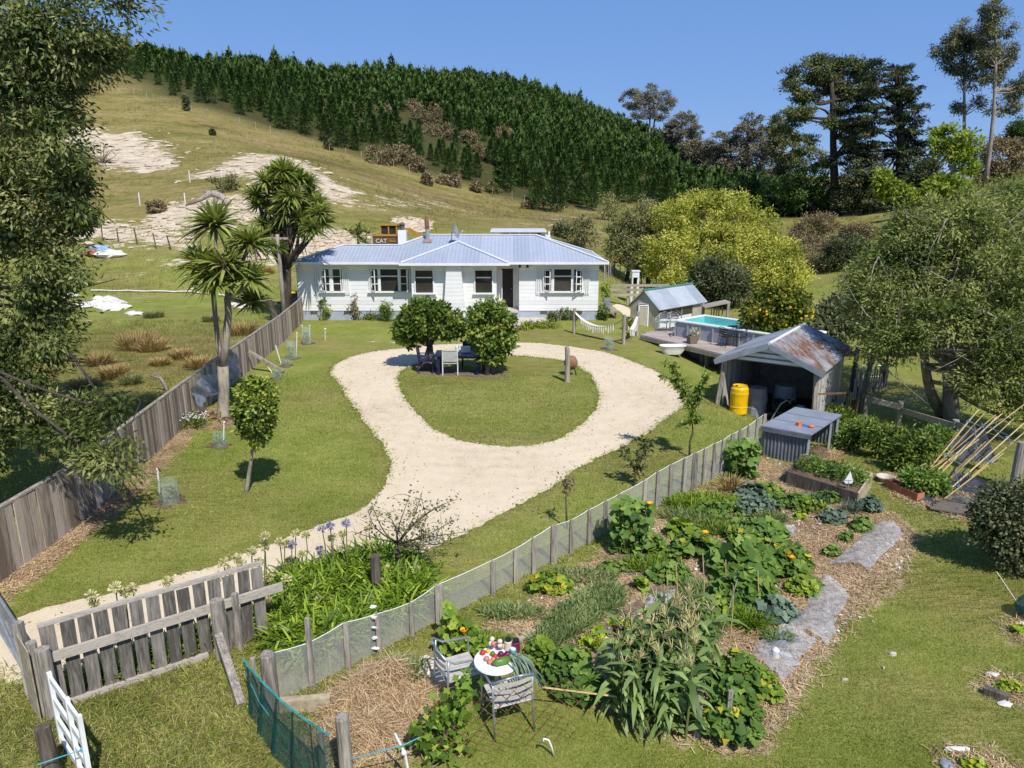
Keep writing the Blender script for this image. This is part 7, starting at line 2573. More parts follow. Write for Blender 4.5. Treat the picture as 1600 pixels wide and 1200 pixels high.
M['squash'] = leafmat('squash_leaves', (0.039, 0.081, 0.016), (0.111, 0.195, 0.034), (0.247, 0.338, 0.072), 0.28, 0.45, 0.4)
M['vine'] = leafmat('bright_vine_leaves', (0.058, 0.111, 0.013), (0.169, 0.260, 0.029), (0.377, 0.442, 0.065), 0.32, 0.45, 0.4)
M['yellowleaf'] = leafmat('yellowing_leaves', (0.14, 0.20, 0.02), (0.36, 0.38, 0.035), (0.70, 0.56, 0.05), 0.3, 0.5)
M['corn'] = leafmat('corn_leaves', (0.039, 0.072, 0.018), (0.111, 0.176, 0.047), (0.260, 0.338, 0.117), 0.25, 0.35, 0.5)
M['tassel'] = leafmat('dry_tassels', (0.34, 0.28, 0.12), (0.58, 0.49, 0.24), (0.75, 0.66, 0.40), 0.3, 0.7)
M['carrot'] = leafmat('feathery_tops', (0.07, 0.11, 0.035), (0.19, 0.25, 0.09), (0.36, 0.42, 0.18), 0.3, 0.6)
M['kale'] = leafmat('blue_green_leaves', (0.04, 0.07, 0.05), (0.12, 0.17, 0.125), (0.26, 0.32, 0.25), 0.2, 0.55)
M['lettuce'] = leafmat('lettuce_leaves', (0.14, 0.22, 0.012), (0.30, 0.40, 0.03), (0.50, 0.55, 0.09), 0.35, 0.5)
M['redlettuce'] = leafmat('red_leaves', (0.035, 0.008, 0.014), (0.09, 0.02, 0.032), (0.16, 0.05, 0.05), 0.2, 0.5)
M['agap'] = leafmat('strap_leaves', (0.046, 0.091, 0.010), (0.156, 0.247, 0.023), (0.403, 0.481, 0.058), 0.3, 0.35, 0.5)
M['straw'] = leafmat('straw', (0.26, 0.17, 0.09), (0.54, 0.38, 0.215), (0.80, 0.64, 0.42), 0.15, 0.7)
M['grass'] = leafmat('grass_blades', (0.095, 0.145, 0.018), (0.255, 0.312, 0.058), (0.55, 0.53, 0.19), 0.35, 0.55)
M['drygrass'] = leafmat('dry_grass_blades', (0.14, 0.15, 0.04), (0.32, 0.28, 0.10), (0.55, 0.44, 0.22), 0.35, 0.6)
M['petal_o'] = noisy('orange_petal', (0.75, 0.28, 0.01), (0.85, 0.42, 0.02), 6, rough=.5)
M['petal_p'] = leafmat('purple_petals', (0.24, 0.21, 0.40), (0.38, 0.35, 0.55), (0.55, 0.52, 0.70), .3)
M['seedhead'] = leafmat('seed_heads', (0.30, 0.29, 0.10), (0.56, 0.52, 0.25), (0.80, 0.74, 0.48), .3)
M['stem'] = noisy('green_stem', (0.10, 0.13, 0.03), (0.20, 0.24, 0.07), 8, rough=.6)
M['netting'] = noisy('pale_garden_net', (0.42, 0.47, 0.55), (0.70, 0.76, 0.84), 7, (1, 3, 1), .45, .5, bdist=.03, alpha=.30, lo=.38, hi=.62)
def discs(name, mat, P, Nn, R, T, parent=None, origin=None, lobe=.22, cup=.15, rng=rng, k=9):
 P = np.asarray(P, float)
 n = len(P)
 Nn = unit(np.asarray(Nn, float))
 A = unit(np.cross(Nn, rng.normal(size=(n, 3))))
 B = np.cross(Nn, A)
 R = np.broadcast_to(np.asarray(R, float), (n,))
 vs = []
 for i in range(k):
  a = 2 * PI * i / k
  rad = R * (1 + lobe * (1 if i % 2 else -1) * rng.uniform(.6, 1.2, n)) * (0.72 if i == 0 else 1)
  vs.append(P + (A * math.cos(a) + B * math.sin(a)) * rad[:, None] + Nn * (cup * rad * rng.uniform(-.6, 1.3, n))[:, None])
 ctr = P - Nn * (cup * .5 * R)[:, None]
 v = np.stack(vs + [ctr], 1).reshape(-1, 3)
 f = []
 for i in range(k):
  f.append([i, (i + 1) % k, k])
 f = np.array(f).ravel()
 ff_ = (np.arange(n)[:, None] * (k + 1) + f[None]).ravel()
 return np_mesh(name, v, ff_, 3, np.repeat(np.clip(T, 0, 1), k + 1), mat, parent, origin)
def leafy_mound(name, label, cat, cx, cy, rx, ry, h, n, R, mat, group=None, kind='disc', stemmat=None, flowers=0, seed=0, wall=False, petal='petal_o', yellow=0, dens=1.0):
 """a vegetable plant: broad leaves held over the ground on stalks"""
 r_ = np.random.default_rng(seed + 500)
 n = int(n * 1.5)
 b = G(cx, cy)
 m = mpp(b.y)
 ax_, ay_ = rx * m, ry * m * 2.0
 t = thing(name, label, cat, b, group)
 a = r_.random(n) * 2 * PI
 rr = np.sqrt(r_.random(n))
 x = b.x + ax_ * rr * np.cos(a)
 y = b.y + ay_ * rr * np.sin(a)
 if wall:
  y = b.y + .12 * r_.normal(size=n)
  z = b.z + h * r_.random(n)
 else:
  z = b.z + h * (1 - .65 * rr ** 2) * r_.uniform(.45, 1.05, n)
 P = np.stack([x, y, z], -1)
 Nn = np.stack([np.cos(a) * .5 * rr, np.sin(a) * .5 * rr - (.7 if wall else .15), np.full(n, .9)], -1) + r_.normal(size=(n, 3)) * .28
 T = .45 + .18 * r_.normal(size=n) + .2 * (z - b.z - h * .5) / h
 if kind == 'disc':
  discs('foliage', mat, P, Nn, R * .8 * r_.uniform(.5, 1.2, n), T, t, rng=r_, lobe=.16, cup=.3, k=11)
 elif kind == 'leaf':
  leaves('foliage', mat, P, Nn + r_.normal(size=(n, 3)) * .5, R * 2 * r_.uniform(.7, 1.2, n), R * r_.uniform(.7, 1.1, n), T, t, rng=r_)
 elif kind == 'blade':
  P[:, 2] = b.z
  blades('foliage', mat, P, np.stack([np.cos(a) * .4 * rr, np.sin(a) * .4 * rr, np.ones(n)], -1) + r_.normal(size=(n, 3)) * .3, h * r_.uniform(.6, 1.2, n), R, T, t, rng=r_)
 mb = MB()
 for i in range(0, n, max(1, n // 50)):
  c = Vector((b.x + (x[i] - b.x) * .55, b.y + (y[i] - b.y) * .55, b.z))
  mb.tube([c, c.lerp(Vector(P[i]), .6) + V(0, 0, .03), P[i]], .008, 4)
 mb.build('stem', stemmat or M['stem'], t)
 if yellow:
  k = r_.choice(n, yellow, replace=False)
  discs('yellow_foliage', M['yellowleaf'], P[k] + np.array([0, -.02, .03]), Nn[k] + r_.normal(size=(yellow, 3)) * .3, R * .62 * r_.uniform(.6, 1.2, yellow), r_.random(yellow), t, rng=r_)
 for i in range(flowers):
  k = r_.integers(0, n)
  mb = MB()
  p = P[k] + np.array([0, -.05, .06])
  mb.lathe([(.005, -.04), (.03, 0), (.06, .05), (.03, .03)], p, 7)
  mb.build('flower', M[petal], t)
 return t
SQ = [('squash_vine', 'bright green squash vine with an orange flower climbing the mesh fence behind the bistro table', 'squash', 722, 1022, 36, 10, .55, 95, .085, 'vine', dict(flowers=2)),
      ('squash_vine', 'leafy squash vine on the fence foot left of the slatted bistro chair', 'squash', 700, 1020, 12, 6, .75, 34, .08, 'vine', dict(wall=True)),
      ('squash_vine', 'low squash plant with yellowing leaves against the mesh fence', 'squash', 858, 925, 38, 7, .36, 70, .08, 'vine', dict(yellow=38)),
      ('squash_vine', 'tall squash vine with orange flowers smothering the middle of the mesh fence', 'squash', 985, 862, 30, 6, .95, 150, .10, 'squash', dict(wall=True, flowers=4)),
      ('squash_vine', 'spreading squash leaves below the tall fence vine', 'squash', 1000, 860, 42, 7, .4, 75, .10, 'squash', dict(flowers=1)),
      ('squash_vine', 'leafy vine covering the mesh fence close to the lean-to hutch', 'squash', 1158, 745, 26, 5, .85, 120, .10, 'squash', dict(wall=True)),
      ('squash_plant', 'big-leaved pumpkin with yellow leaves at the upper left of the patch', 'pumpkin', 1085, 868, 34, 10, .5, 70, .13, 'squash', dict(yellow=16, flowers=1)),
      ('squash_plant', 'big dark-leaved pumpkin in the heart of the patch', 'pumpkin', 1160, 900, 52, 20, .65, 150, .16, 'squash', dict(yellow=3)),
      ('squash_plant', 'big dark-leaved pumpkin in the lower part of the patch', 'pumpkin', 1165, 945, 46, 16, .6, 130, .15, 'squash', dict()),
      ('squash_plant', 'pumpkin with yellow blooms on the straw side of the patch', 'pumpkin', 1225, 892, 40, 16, .5, 110, .13, 'squash', dict(yellow=9, flowers=4)),
      ('squash_plant', 'pumpkin with a yellowed top at the far end of the patch', 'pumpkin', 1180, 842, 50, 14, .45, 120, .12, 'squash', dict(yellow=6, flowers=1)),
      ('squash_plant', 'grey-leaved courgette spilling onto the straw below the pumpkins', 'pumpkin', 1205, 965, 38, 12, .35, 90, .10, 'kale', dict()),
      ('bean_plant', 'low mass of broad bean leaves left of the sweetcorn', 'beans', 890, 1068, 40, 17, .5, 170, .085, 'squash', dict()),
      ('bean_plant', 'bean leaves under the front cane left of the sweetcorn', 'beans', 905, 1090, 42, 12, .45, 130, .085, 'squash', dict()),
      ('bean_plant', 'sprawling leafy plant beside the carrot row and bistro table', 'beans', 850, 1040, 22, 9, .35, 60, .085, 'vine', dict()),
      ('bean_plant', 'viny cucumbers with yellowing leaves on stakes right of the sweetcorn', 'cucumbers', 1140, 1150, 46, 18, .75, 210, .08, 'squash', dict(yellow=26)),
      ('bean_plant', 'tangled leafy cucumbers between sweetcorn and garden net', 'cucumbers', 1150, 1085, 44, 18, .6, 170, .075, 'squash', dict(yellow=10)),
      ('bean_plant', 'dark leafy plants behind the sweetcorn tassels', 'beans', 1075, 1005, 46, 14, .6, 150, .08, 'squash', dict()),
      ('rhubarb_plant', 'large-leaved plant on weeds beside the tall fence vine', 'rhubarb', 1065, 838, 24, 8, .35, 30, .14, 'vine', dict()),
      ('rhubarb_plant', 'grey-green large-leaved plant below the hutch end vine', 'rhubarb', 1172, 778, 24, 7, .35, 26, .15, 'kale', dict()),
      ('kale_plant', 'blue-green cabbage plant on straw below the raised bed', 'cabbage', 1303, 815, 22, 8, .28, 40, .10, 'kale', dict()),
      ('kale_plant', 'dense blue-green kale at the end of the raised bed', 'cabbage', 1358, 798, 18, 8, .35, 60, .07, 'kale', dict()),
      ('bean_plant', 'dark green potato plant above the upper garden net', 'potato plant', 1345, 828, 18, 8, .3, 60, .06, 'squash', dict()),
      ('bean_plant', 'small dark seedling clump left of the upper garden net', 'seedlings', 1322, 845, 12, 6, .22, 30, .06, 'squash', dict()),
      ('bean_plant', 'dark leaves peeping from the left end of the upper garden net', 'seedlings', 1300, 868, 16, 6, .2, 34, .06, 'squash', dict()),
      ('bean_plant', 'green leaves at the top of the middle garden net', 'seedlings', 1272, 922, 14, 5, .2, 30, .06, 'squash', dict()),
      ('brassica_row', 'row of leafy greens along the raised bed front', 'greens', 1230, 790, 44, 8, .32, 120, .065, 'squash', dict()),
      ('brassica_row', 'row of mixed greens left of the raised bed', 'greens', 1180, 800, 40, 10, .34, 110, .07, 'kale', dict()),
      ('brassica_row', 'light green bean row with yellow pods behind the pumpkins', 'greens', 1262, 800, 32, 7, .32, 80, .055, 'vine', dict(yellow=14)),
      ('brassica_row', 'lime green herb clump on the straw above the pumpkins', 'greens', 1250, 812, 10, 4, .2, 26, .05, 'lettuce', dict()),
      ]
for j, (nm, lab, cat, cx, cy, rx, ry, h, n, R, mt, kw) in enumerate(SQ):
 leafy_mound(nm, lab, cat, cx, cy, rx, ry, h, n, R, M[mt], seed=j, **kw)
leafy_mound('parsnip_plant', 'upright feathery green clump below the pumpkins', 'vegetable', 1170, 975, 22, 8, .38, 420, .018, M['vine'], kind='blade', seed=81)
leafy_mound('onion_clump', 'clump of thin upright onion leaves at the raised bed corner', 'onions', 1330, 800, 10, 5, .4, 70, .016, M['kale'], kind='blade', seed=82)
leafy_mound('onion_clump', 'clump of upright onion leaves before the raised bed middle', 'onions', 1268, 785, 12, 5, .4, 80, .016, M['kale'], kind='blade', seed=83)
leafy_mound('herb_clump', 'feathery olive herb below the raised bed', 'herb', 1205, 815, 22, 7, .35, 300, .012, M['carrot'], kind='blade', seed=84)
leafy_mound('weed_patch', 'long green weeds along the far mesh fence', 'weeds', 1100, 792, 58, 14, .38, 900, .022, M['vine'], kind='blade', seed=85)
leafy_mound('weed_patch', 'red-stemmed dock weed below the far fence vine', 'weeds', 1140, 768, 10, 4, .6, 70, .03, M['rush'], kind='blade', seed=86)
leafy_mound('weed_patch', 'green weeds at the mesh fence beside the straw heap', 'weeds', 632, 1062, 22, 8, .45, 330, .022, M['carrot'], kind='blade', seed=87)
GF = [('leafy squash runners reaching from the pumpkins to the fence', 1045, 905, 34, 12, .3, 80, .075, 'squash'), ('leafy green patch between pumpkins and corn tassels', 1115, 965, 40, 12, .34, 110, .07, 'vine'), ('broad-leaved greens under the weedy fence grass', 1120, 805, 46, 12, .3, 130, .06, 'squash'), ('bright seedlings beside the far fence vine', 1195, 770, 30, 8, .28, 80, .055, 'vine'), ('leafy greens at the right end of the seedling rows', 1290, 785, 26, 7, .3, 70, .055, 'squash'), ('squash leaves reaching onto the straw by the middle net', 1255, 925, 26, 12, .26, 60, .075, 'vine'),
      ('mixed greens around the lettuces', 985, 1005, 26, 8, .22, 60, .05, 'vine'), ('leafy greens at the near end of the carrot row', 845, 1022, 24, 8, .25, 60, .06, 'vine'), ('low green ground cover left of the pumpkin patch', 1040, 870, 32, 9, .2, 80, .05, 'vine'), ('cucumber leaves spreading to the nearest net', 1195, 1085, 24, 16, .34, 80, .06, 'vine'), ('self-sown greens by the single marrow seedling', 960, 890, 26, 8, .18, 50, .05, 'squash')]
for j, (lab, cx, cy, rx, ry, h, n, R, mt) in enumerate(GF):
 leafy_mound('leafy_greens', lab, 'greens', cx, cy, rx, ry, h, n, R, M[mt], seed=900 + j)
WD = [(905, 905, 60, 12, .22, 'low mixed weeds on straw beside the yellow-leaved squash'), (1010, 885, 40, 10, .2, 'thin weeds between the tall fence vine and the carrots'), (1075, 810, 40, 12, .3, 'weedy grass right of the tall fence vine'), (1130, 830, 44, 12, .26, 'mixed seedlings above the pumpkin patch'), (1095, 930, 30, 12, .3, 'leafy weeds at the left of the pumpkin patch'), (1090, 975, 44, 10, .3, 'leafy weeds between corn tassels and pumpkins'), (1215, 1000, 22, 8, .2, 'weeds between the two nearest garden nets'), (760, 1005, 40, 8, .2, 'grass tufts at the fence behind the bistro table'), (800, 960, 50, 9, .22, 'grass tufts along the mesh fence foot before the carrots')]
for j, (cx, cy, rx, ry, h, lab) in enumerate(WD):
 leafy_mound('weed_patch', lab, 'weeds', cx, cy, rx, ry, h, 420, .016, M['vine'] if j % 2 else M['carrot'], kind='blade', seed=600 + j)
for j, (t_, lab) in enumerate(((.2, 'low bushy greens at the left of the raised bed'), (.5, 'low bushy greens in the middle of the raised bed'), (.8, 'low bushy greens at the right of the raised bed'))):
 q = ra0.lerp(ra1, t_) + (ra2 - ra1) * .8
 tree('bed_greens', lab, 'greens', (q.x, q.y, q.z + .24), [(q.x, q.y, q.z + .36, .36, .26, .16), (q.x + .2, q.y + .1, q.z + .34, .28, .2, .13)], M['squash'], M['stem'], .012, nclump=60, nleaf=12, cr=.1, L=.08, W=.035, nlimb=6, seed=j + 300, stems=3, trunk_name='stem')
CAR = GP([(830, 1010), (872, 958), (930, 921), (972, 924), (972, 946), (930, 976), (880, 1008), (848, 1020)])
cx_ = [p.x for p in CAR]
cy_ = [p.y for p in CAR]
n = 14000
P = np.stack([rng.uniform(min(cx_), max(cx_), n), rng.uniform(min(cy_), max(cy_), n), np.zeros(n)], -1)
P = P[inpoly(P[:, 0], P[:, 1], [(p.x, p.y) for p in CAR])]
n = len(P)
tag(blades('carrot_tops', M['carrot'], P, rng.normal(size=(n, 3)) * np.array([.45, .45, .1]) + np.array([0, 0, 1]), rng.uniform(.14, .32, n), .018, .5 + .2 * rng.normal(size=n) + .15 * np.sin(P[:, 0] * 7), origin=CAR[0], rng=rng, droop=.35),
 'broad row of feathery carrot tops', 'carrots', kind='stuff')
LET = [(915, 1006, 14, 'lettuce', 'bright lettuce in the row behind the sweetcorn, directly left of the red one'), (938, 993, 15, 'lettuce', 'bright green lettuce in the lettuce row, one left of the pale one'), (962, 975, 12, 'lettuce', 'pale green lettuce at the far end of the row'), (985, 977, 11, 'lettuce', 'yellow-green lettuce right of the red lettuce'), (968, 990, 12, 'redlettuce', 'single dark red lettuce'), (890, 1026, 15, 'lettuce', 'yellowish lettuce nearest the bean leaves'), (912, 1028, 14, 'lettuce', 'yellowish lettuce in front of the green ones'), (935, 1012, 13, 'lettuce', 'tall bolted lettuce beside the corn leaves')]
for j, (cx, cy, r, mt, lab) in enumerate(LET):
 b = G(cx, cy)
 m = mpp(b.y)
 n = 60
 d = rdir(rng, n)
 d[:, 2] = np.abs(d[:, 2]) * .9 + .1
 P = np.array(b) + d * r * m * rng.uniform(.4, .9, (n, 1))
 t = thing('lettuce', lab, 'lettuce', b, 'lettuces in the short row' if False else None)
 discs('leaf_rosette', M[mt], P, d + rng.normal(size=(n, 3)) * .5, r * m * .38, .5 + .22 * rng.normal(size=n), t, rng=rng, lobe=.3, cup=.35)
b = G(1000, 918)
leafy_mound('marrow_seedling', 'single large-leaved seedling alone on bare mulch', 'seedling', 1000, 922, 9, 3, .22, 9, .12, M['vine'], seed=91)
cp = []
for i in range(4):
 r_ = np.random.default_rng(700 + i)
 h = r_.uniform(1.1, 1.3)
 t = thing('corn_plant', 'leafy sweetcorn plant with pale tassel in the corn block', 'corn', (0, 0, 0), 'sweetcorn plants in the corn block')
 mb = MB()
 mb.tube([(0, 0, -.05), (.02, 0, h * .5), (.03, .02, h)], [.018, .015, .007], 6)
 mb.build('stalk', M['stem'], t)
 nl = 16
 a = np.arange(nl) * PI + r_.normal(size=nl) * .5 + i
 z = np.linspace(.12, h * .85, nl)
 P = np.stack([.02 * np.cos(a), .02 * np.sin(a), z], -1)
 D = np.stack([np.cos(a) * .8, np.sin(a) * .8, np.full(nl, .75)], -1) + r_.normal(size=(nl, 3)) * .12
 blades('foliage', M['corn'], P, D, r_.uniform(.42, .64, nl), r_.uniform(.07, .095, nl), .58 + .22 * r_.normal(size=nl), t, rng=r_, droop=r_.uniform(.6, 1.05, nl))
 nt_ = 12
 blades('tassel', M['tassel'], np.tile([[.03, .02, h - .02]], (nt_, 1)), r_.normal(size=(nt_, 3)) * np.array([.45, .45, .1]) + np.array([0, 0, 1]), r_.uniform(.14, .28, nt_), .012, r_.random(nt_), t, rng=r_, droop=.3)
 cp.append(t)
k = 0
for row, (x0, y0_, x1, y1_, cnt) in enumerate([(952, 1122, 1080, 1152, 9), (952, 1104, 1088, 1134, 9), (960, 1086, 1094, 1116, 9), (975, 1070, 1100, 1098, 8), (1000, 1056, 1104, 1080, 7), (1025, 1044, 1106, 1062, 5), (1050, 1034, 1110, 1046, 4)]):
 a, b = G(x0, y0_), G(x1, y1_)
 for c in range(cnt):
  q = a.lerp(b, (c + .5) / cnt) + V(rng.normal() * .05, rng.normal() * .05, 0)
  o = cp[k % 4] if k < 4 else dup(cp[k % 4])
  o.location = q
  o.rotation_euler = (rng.normal() * .05, rng.normal() * .05, float(rng.uniform(0, 6.28)))
  s_ = float(rng.uniform(.8, 1.0)) * (.88 if row < 2 else 1)
  o.scale = (s_, s_, s_)
  k += 1
for j, (x0, y0_, x1, y1_, lab) in enumerate([(1044, 960, 1042, 895, 'thin upright cane at the left of the pole row'), (1058, 950, 1056, 880, 'thin upright cane second in the pole row'), (1100, 945, 1098, 865, 'tall upright cane in front of the pumpkins'), (1132, 935, 1134, 875, 'upright cane among pumpkin leaves'), (1120, 1010, 1152, 905, 'pair of leaning poles beside the corn tassels'), (1141, 1000, 1146, 915, 'upright pole tied to the leaning pole'), (1185, 960, 1184, 892, 'thin cane right of the pumpkins'), (1076, 1120, 1073, 990, 'grey cane standing in the middle of the corn'), (1066, 900, 1064, 870, 'short cane by the yellow pumpkin leaves')]):
 a = G(x0, y0_)
 mb = MB()
 tp_ = at(x1, y1_, a.y + (.1 if abs(x1 - x0) > 10 else 0))
 mb.tube([a, a.lerp(tp_, .5) + V(.01, 0, 0), tp_], [.011, .010, .008], 5)
 tag(mb.build('garden_cane', M['bamboo'] if j not in (4, 7) else M['greywood'], origin=a), lab, 'cane')
for x0, y0_, pt, r, lab in ((1088, 1152, 1082, .045, 'grey wooden post in the corn at the cucumber side'), (1134, 1165, 1085, .03, 'thin metal stake in front of the cucumbers'), (1170, 1135, 1100, .02, 'thin stake at the right of the cucumbers')):
 a = G(x0, y0_)
 mb = MB()
 mb.box((a.x, a.y, (at(x0, pt, a.y).z) / 2), (r * 1.7, r * 1.4, at(x0, pt, a.y).z + .1))
 tag(mb.build('garden_post', M['greywood'], origin=a), lab, 'post')
for (x0, y0_, x1, y1_, Ya, lab) in ((847, 1074, 1182, 1111, 7.4, 'long bamboo rail across the front of the sweetcorn'), (985, 1086, 1143, 1099, 7.55, 'shorter bamboo rail behind the corn front row'), (885, 1052, 990, 1088, 8.75, 'dry cane slanting down into the corn leaves')):
 a, b = at(x0, y0_, Ya), at(x1, y1_, Ya - .2)
 mb = MB()
 mb.tube([a, a.lerp(b, .5) + V(0, 0, -.02), b], .012, 6)
 tag(mb.build('bamboo_rail', M['bamboo'], origin=a), lab, 'cane')
def net_tunnel(label, px, h, seed):
 P_ = GP(px)
 a0, a1, b1_, b0_ = P_
 def fn(u, v):
  p = a0.lerp(a1, v).lerp(b0_.lerp(b1_, v), u)
  p.z = tz(p.x, p.y)
  z = h * .4 * math.sin(PI * v) ** .7 * (.8 + .2 * math.sin(u * 7 + seed))
  z += .05 * (1 - abs(math.sin(u * 9 + v * 4.2 + seed))) ** 3 + .04 * (1 - abs(math.sin(u * 6 - v * 7 + 2 * seed))) ** 4 + .012 * math.sin(u * 37 + v * 19)
  jx = .06 * math.sin(u * 11 + seed + v * 3) + .03 * math.sin(u * 29 + seed * 2)
  return (p.x + jx, p.y + jx * .6, p.z + .02 + max(z, .0))
 mb = MB()
 mb.grid(fn, 44, 14)
 return tag(mb.build('garden_net', M['netting'], origin=a0, smooth=True, fix=False), label, 'garden net')
net_tunnel('crumpled grey net tunnel at the far end of the straw, widest of the three', [(1372, 818), (1414, 836), (1355, 893), (1298, 884)], .2, 1)
net_tunnel('long pale net tunnel in the middle of the straw edge', [(1284, 903), (1328, 924), (1292, 1012), (1228, 990)], .22, 2)
net_tunnel('sagging pale net tunnel nearest the cucumbers', [(1222, 976), (1275, 1002), (1228, 1064), (1166, 1028)], .2, 3)
net_tunnel('small scrap of grey net on the straw by the pumpkins', [(1222, 822), (1242, 828), (1236, 842), (1216, 838)], .08, 4)
net_tunnel('flat grey net on soil behind the sweetcorn', [(1012, 935), (1056, 925), (1050, 945), (1010, 960)], .08, 5)
q = G(1211, 1027)
mb = MB()
mb.lathe([(.001, 0), (.055, 0), (.05, .12), (.02, .15), (.001, .15)], q, 10)
tag(mb.build('plastic_bottle', M['plasticwhite'], origin=q), 'small white plastic bottle on the nearest garden net', 'bottle')
AG = GP([(420, 985), (440, 905), (520, 885), (590, 868), (640, 870), (672, 905), (668, 945), (610, 972), (540, 1010), (470, 1040), (430, 1030)])
apoly = [(p.x, p.y) for p in AG]
cA = sum(AG, V(0, 0, 0)) / len(AG)
ag = thing('agapanthus_clump', 'dense clump of strappy agapanthus leaves with stalked seed heads beside the drive', 'agapanthus', cA)
n = 5200
xs_, ys_ = [p.x for p in AG], [p.y for p in AG]
P = np.stack([rng.uniform(min(xs_), max(xs_), n * 2), rng.uniform(min(ys_), max(ys_), n * 2), np.zeros(n * 2)], -1)
P = P[inpoly(P[:, 0], P[:, 1], apoly)][:n]
n = len(P)
cl_ = rng.normal(size=(60, 2)) * .9
dd_ = rng.normal(size=(n, 3)) * np.array([.75, .75, .15]) + np.array([0, -.1, .8])
P[:, 2] = rng.uniform(0, .08, n)
hv_ = .8 + .2 * np.sin(P[:, 0] * 3.1) * np.sin(P[:, 1] * 2.7)
blades('foliage', M['agap'], P, dd_, rng.uniform(.5, .85, n) * hv_, rng.uniform(.028, .042, n), .45 + .22 * rng.normal(size=n), ag, rng=rng, droop=rng.uniform(.25, .7, n))
AR = [P0.lerp(P1, t_) + V(-.1, .35, 0) for t_ in np.linspace(.12, 1, 9)]
ar_ = thing('agapanthus_row', 'straggly row of strappy leaves growing behind the picket fence', 'agapanthus', AR[4])
n = 620
P = np.array([tuple(p) for p in AR])[rng.integers(0, 9, n)] + rng.normal(size=(n, 3)) * np.array([.13, .10, 0])
P[:, 2] = 0
blades('foliage', M['agap'], P, rng.normal(size=(n, 3)) * np.array([.5, .5, .1]) + np.array([0, 0, .9]), rng.uniform(.35, .7, n), .03, .45 + .2 * rng.normal(size=n), ar_, rng=rng, droop=.4)
HD = [(148, 945, 'g'), (180, 918, 'g'), (195, 925, 'g'), (207, 920, 'g'), (262, 908, 'g'), (143, 930, 'g'), (340, 902, 'g'), (350, 879, 'g'), (370, 872, 'g'), (378, 882, 'g'), (393, 862, 'g'), (414, 838, 'g'), (414, 854, 'g'), (405, 878, 'g'), (360, 892, 'g'), (437, 847, 'g'), (445, 850, 'g'), (462, 834, 'g'), (478, 836, 'g'), (456, 850, 'p'), (452, 876, 'g'), (472, 866, 'g'), (503, 826, 'p'), (516, 822, 'p'), (502, 864, 'p'), (520, 841, 'g'), (536, 834, 'g'), (541, 818, 'p'), (536, 857, 'g'), (576, 825, 'g'), (528, 872, 'g'), (582, 850, 'g'), (598, 878, 'w'), (604, 890, 'w'), (420, 902, 'g'), (498, 938, 'g'), (418, 940, 'g'), (448, 905, 'g'), (650, 890, 'g'), (658, 855, 'g')]
for j, (hx, hy, c) in enumerate(HD):
 if hx < 300:
  q0 = on_line(P0, P1, hx + 8)
  Yh = q0.y + .28
 elif hx < 425:
  Yh = on_line(P0, P1, hx).y + rng.uniform(.3, .7)
 else:
  Yh = float(np.clip(10.6 + (hx - 425) / 240 * 1.2 + rng.uniform(-.5, .3), 9.4, 12.2))
  if hy > 880:
   Yh -= .9
 tp_ = at(hx, hy, Yh)
 ba = V(tp_.x + rng.normal() * .05, tp_.y + .05 * rng.normal(), 0)
 mb = MB()
 mb.tube([ba, ba.lerp(tp_, .5) + V(.015 * rng.normal(), 0, 0), tp_], [.011, .010, .009], 5)
 stt = mb.build('flower_stalk', M['stem'], ag)
 n = 80
 d = rdir(rng, n)
 d[:, 2] = d[:, 2] * .8 + .12
 hm = leaves('flower_head', {'g': M['seedhead'], 'p': M['petal_p'], 'w': M['seedhead']}[c], np.tile(np.array(tp_), (n, 1)) + d * .015, d, rng.uniform(.05, .085, n), .022, .3 + rng.random(n) * (.7 if c != 'w' else .3) + (0 if c != 'w' else .65), stt, rng=rng, wide=.8)
q = V(at(588, 905, 10.1).x, 10.1, 0)
mb = MB()
mb.tube([q, V(q.x, q.y, at(587, 868, 10.1).z)], [.085, .08], 10)
tag(mb.build('stump_post', M['darkwood'], origin=q), 'dark timber post standing in the agapanthus leaves', 'post')
def sapling(label, base_px, pts, leafspec, r, lm, seed, L=.11, W=.045, droop=.4):
 r_ = np.random.default_rng(seed)
 b = G(*base_px)
 t = thing('fruit_sapling', label, 'sapling', b)
 mb = MB()
 trunk = [b - V(0, 0, .05)] + [at(px, py, b.y) for px, py in pts]
 mb.tube(trunk, [r * (1 - .6 * i / len(trunk)) for i in range(len(trunk))], 7)
 Ps, Ds = [], []
 for (x0, y0_, x1, y1_, n) in leafspec:
  a, c = np.array(at(x0, y0_, b.y)), np.array(at(x1, y1_, b.y + r_.normal() * .1))
  limb(mb, a, c, r * .45, r * .15, r_, wob=.06, n=5, sides=5)
  u = r_.random((n, 1))
  Ps.append(a + (c - a) * u + r_.normal(size=(n, 3)) * .045)
  Ds.append(r_.normal(size=(n, 3)) * .8 + np.array([0, 0, -droop]) + unit(c - a) * .4)
 P, D = np.concatenate(Ps), np.concatenate(Ds)
 mb.build('trunk', M['bark'], t, smooth=True)
 n = len(P)
 leaves('crown', lm, P, D, L * r_.uniform(.7, 1.2, n), W, .5 + .22 * r_.normal(size=n), t, rng=r_)
 return t
sapling('tall thin peach sapling with two leafy upright branches near the shed', (1077, 714), [(1078, 690), (1083, 675), (1081, 658)], [(1081, 658, 1076, 610, 130), (1076, 625, 1050, 570, 190), (1080, 640, 1106, 582, 170), (1070, 605, 1035, 585, 50), (1081, 655, 1062, 662, 50), (1082, 655, 1092, 655, 50), (1052, 575, 1040, 566, 24)], .028, M['fruitleaf'], 1, L=.15, W=.06, droop=.7)
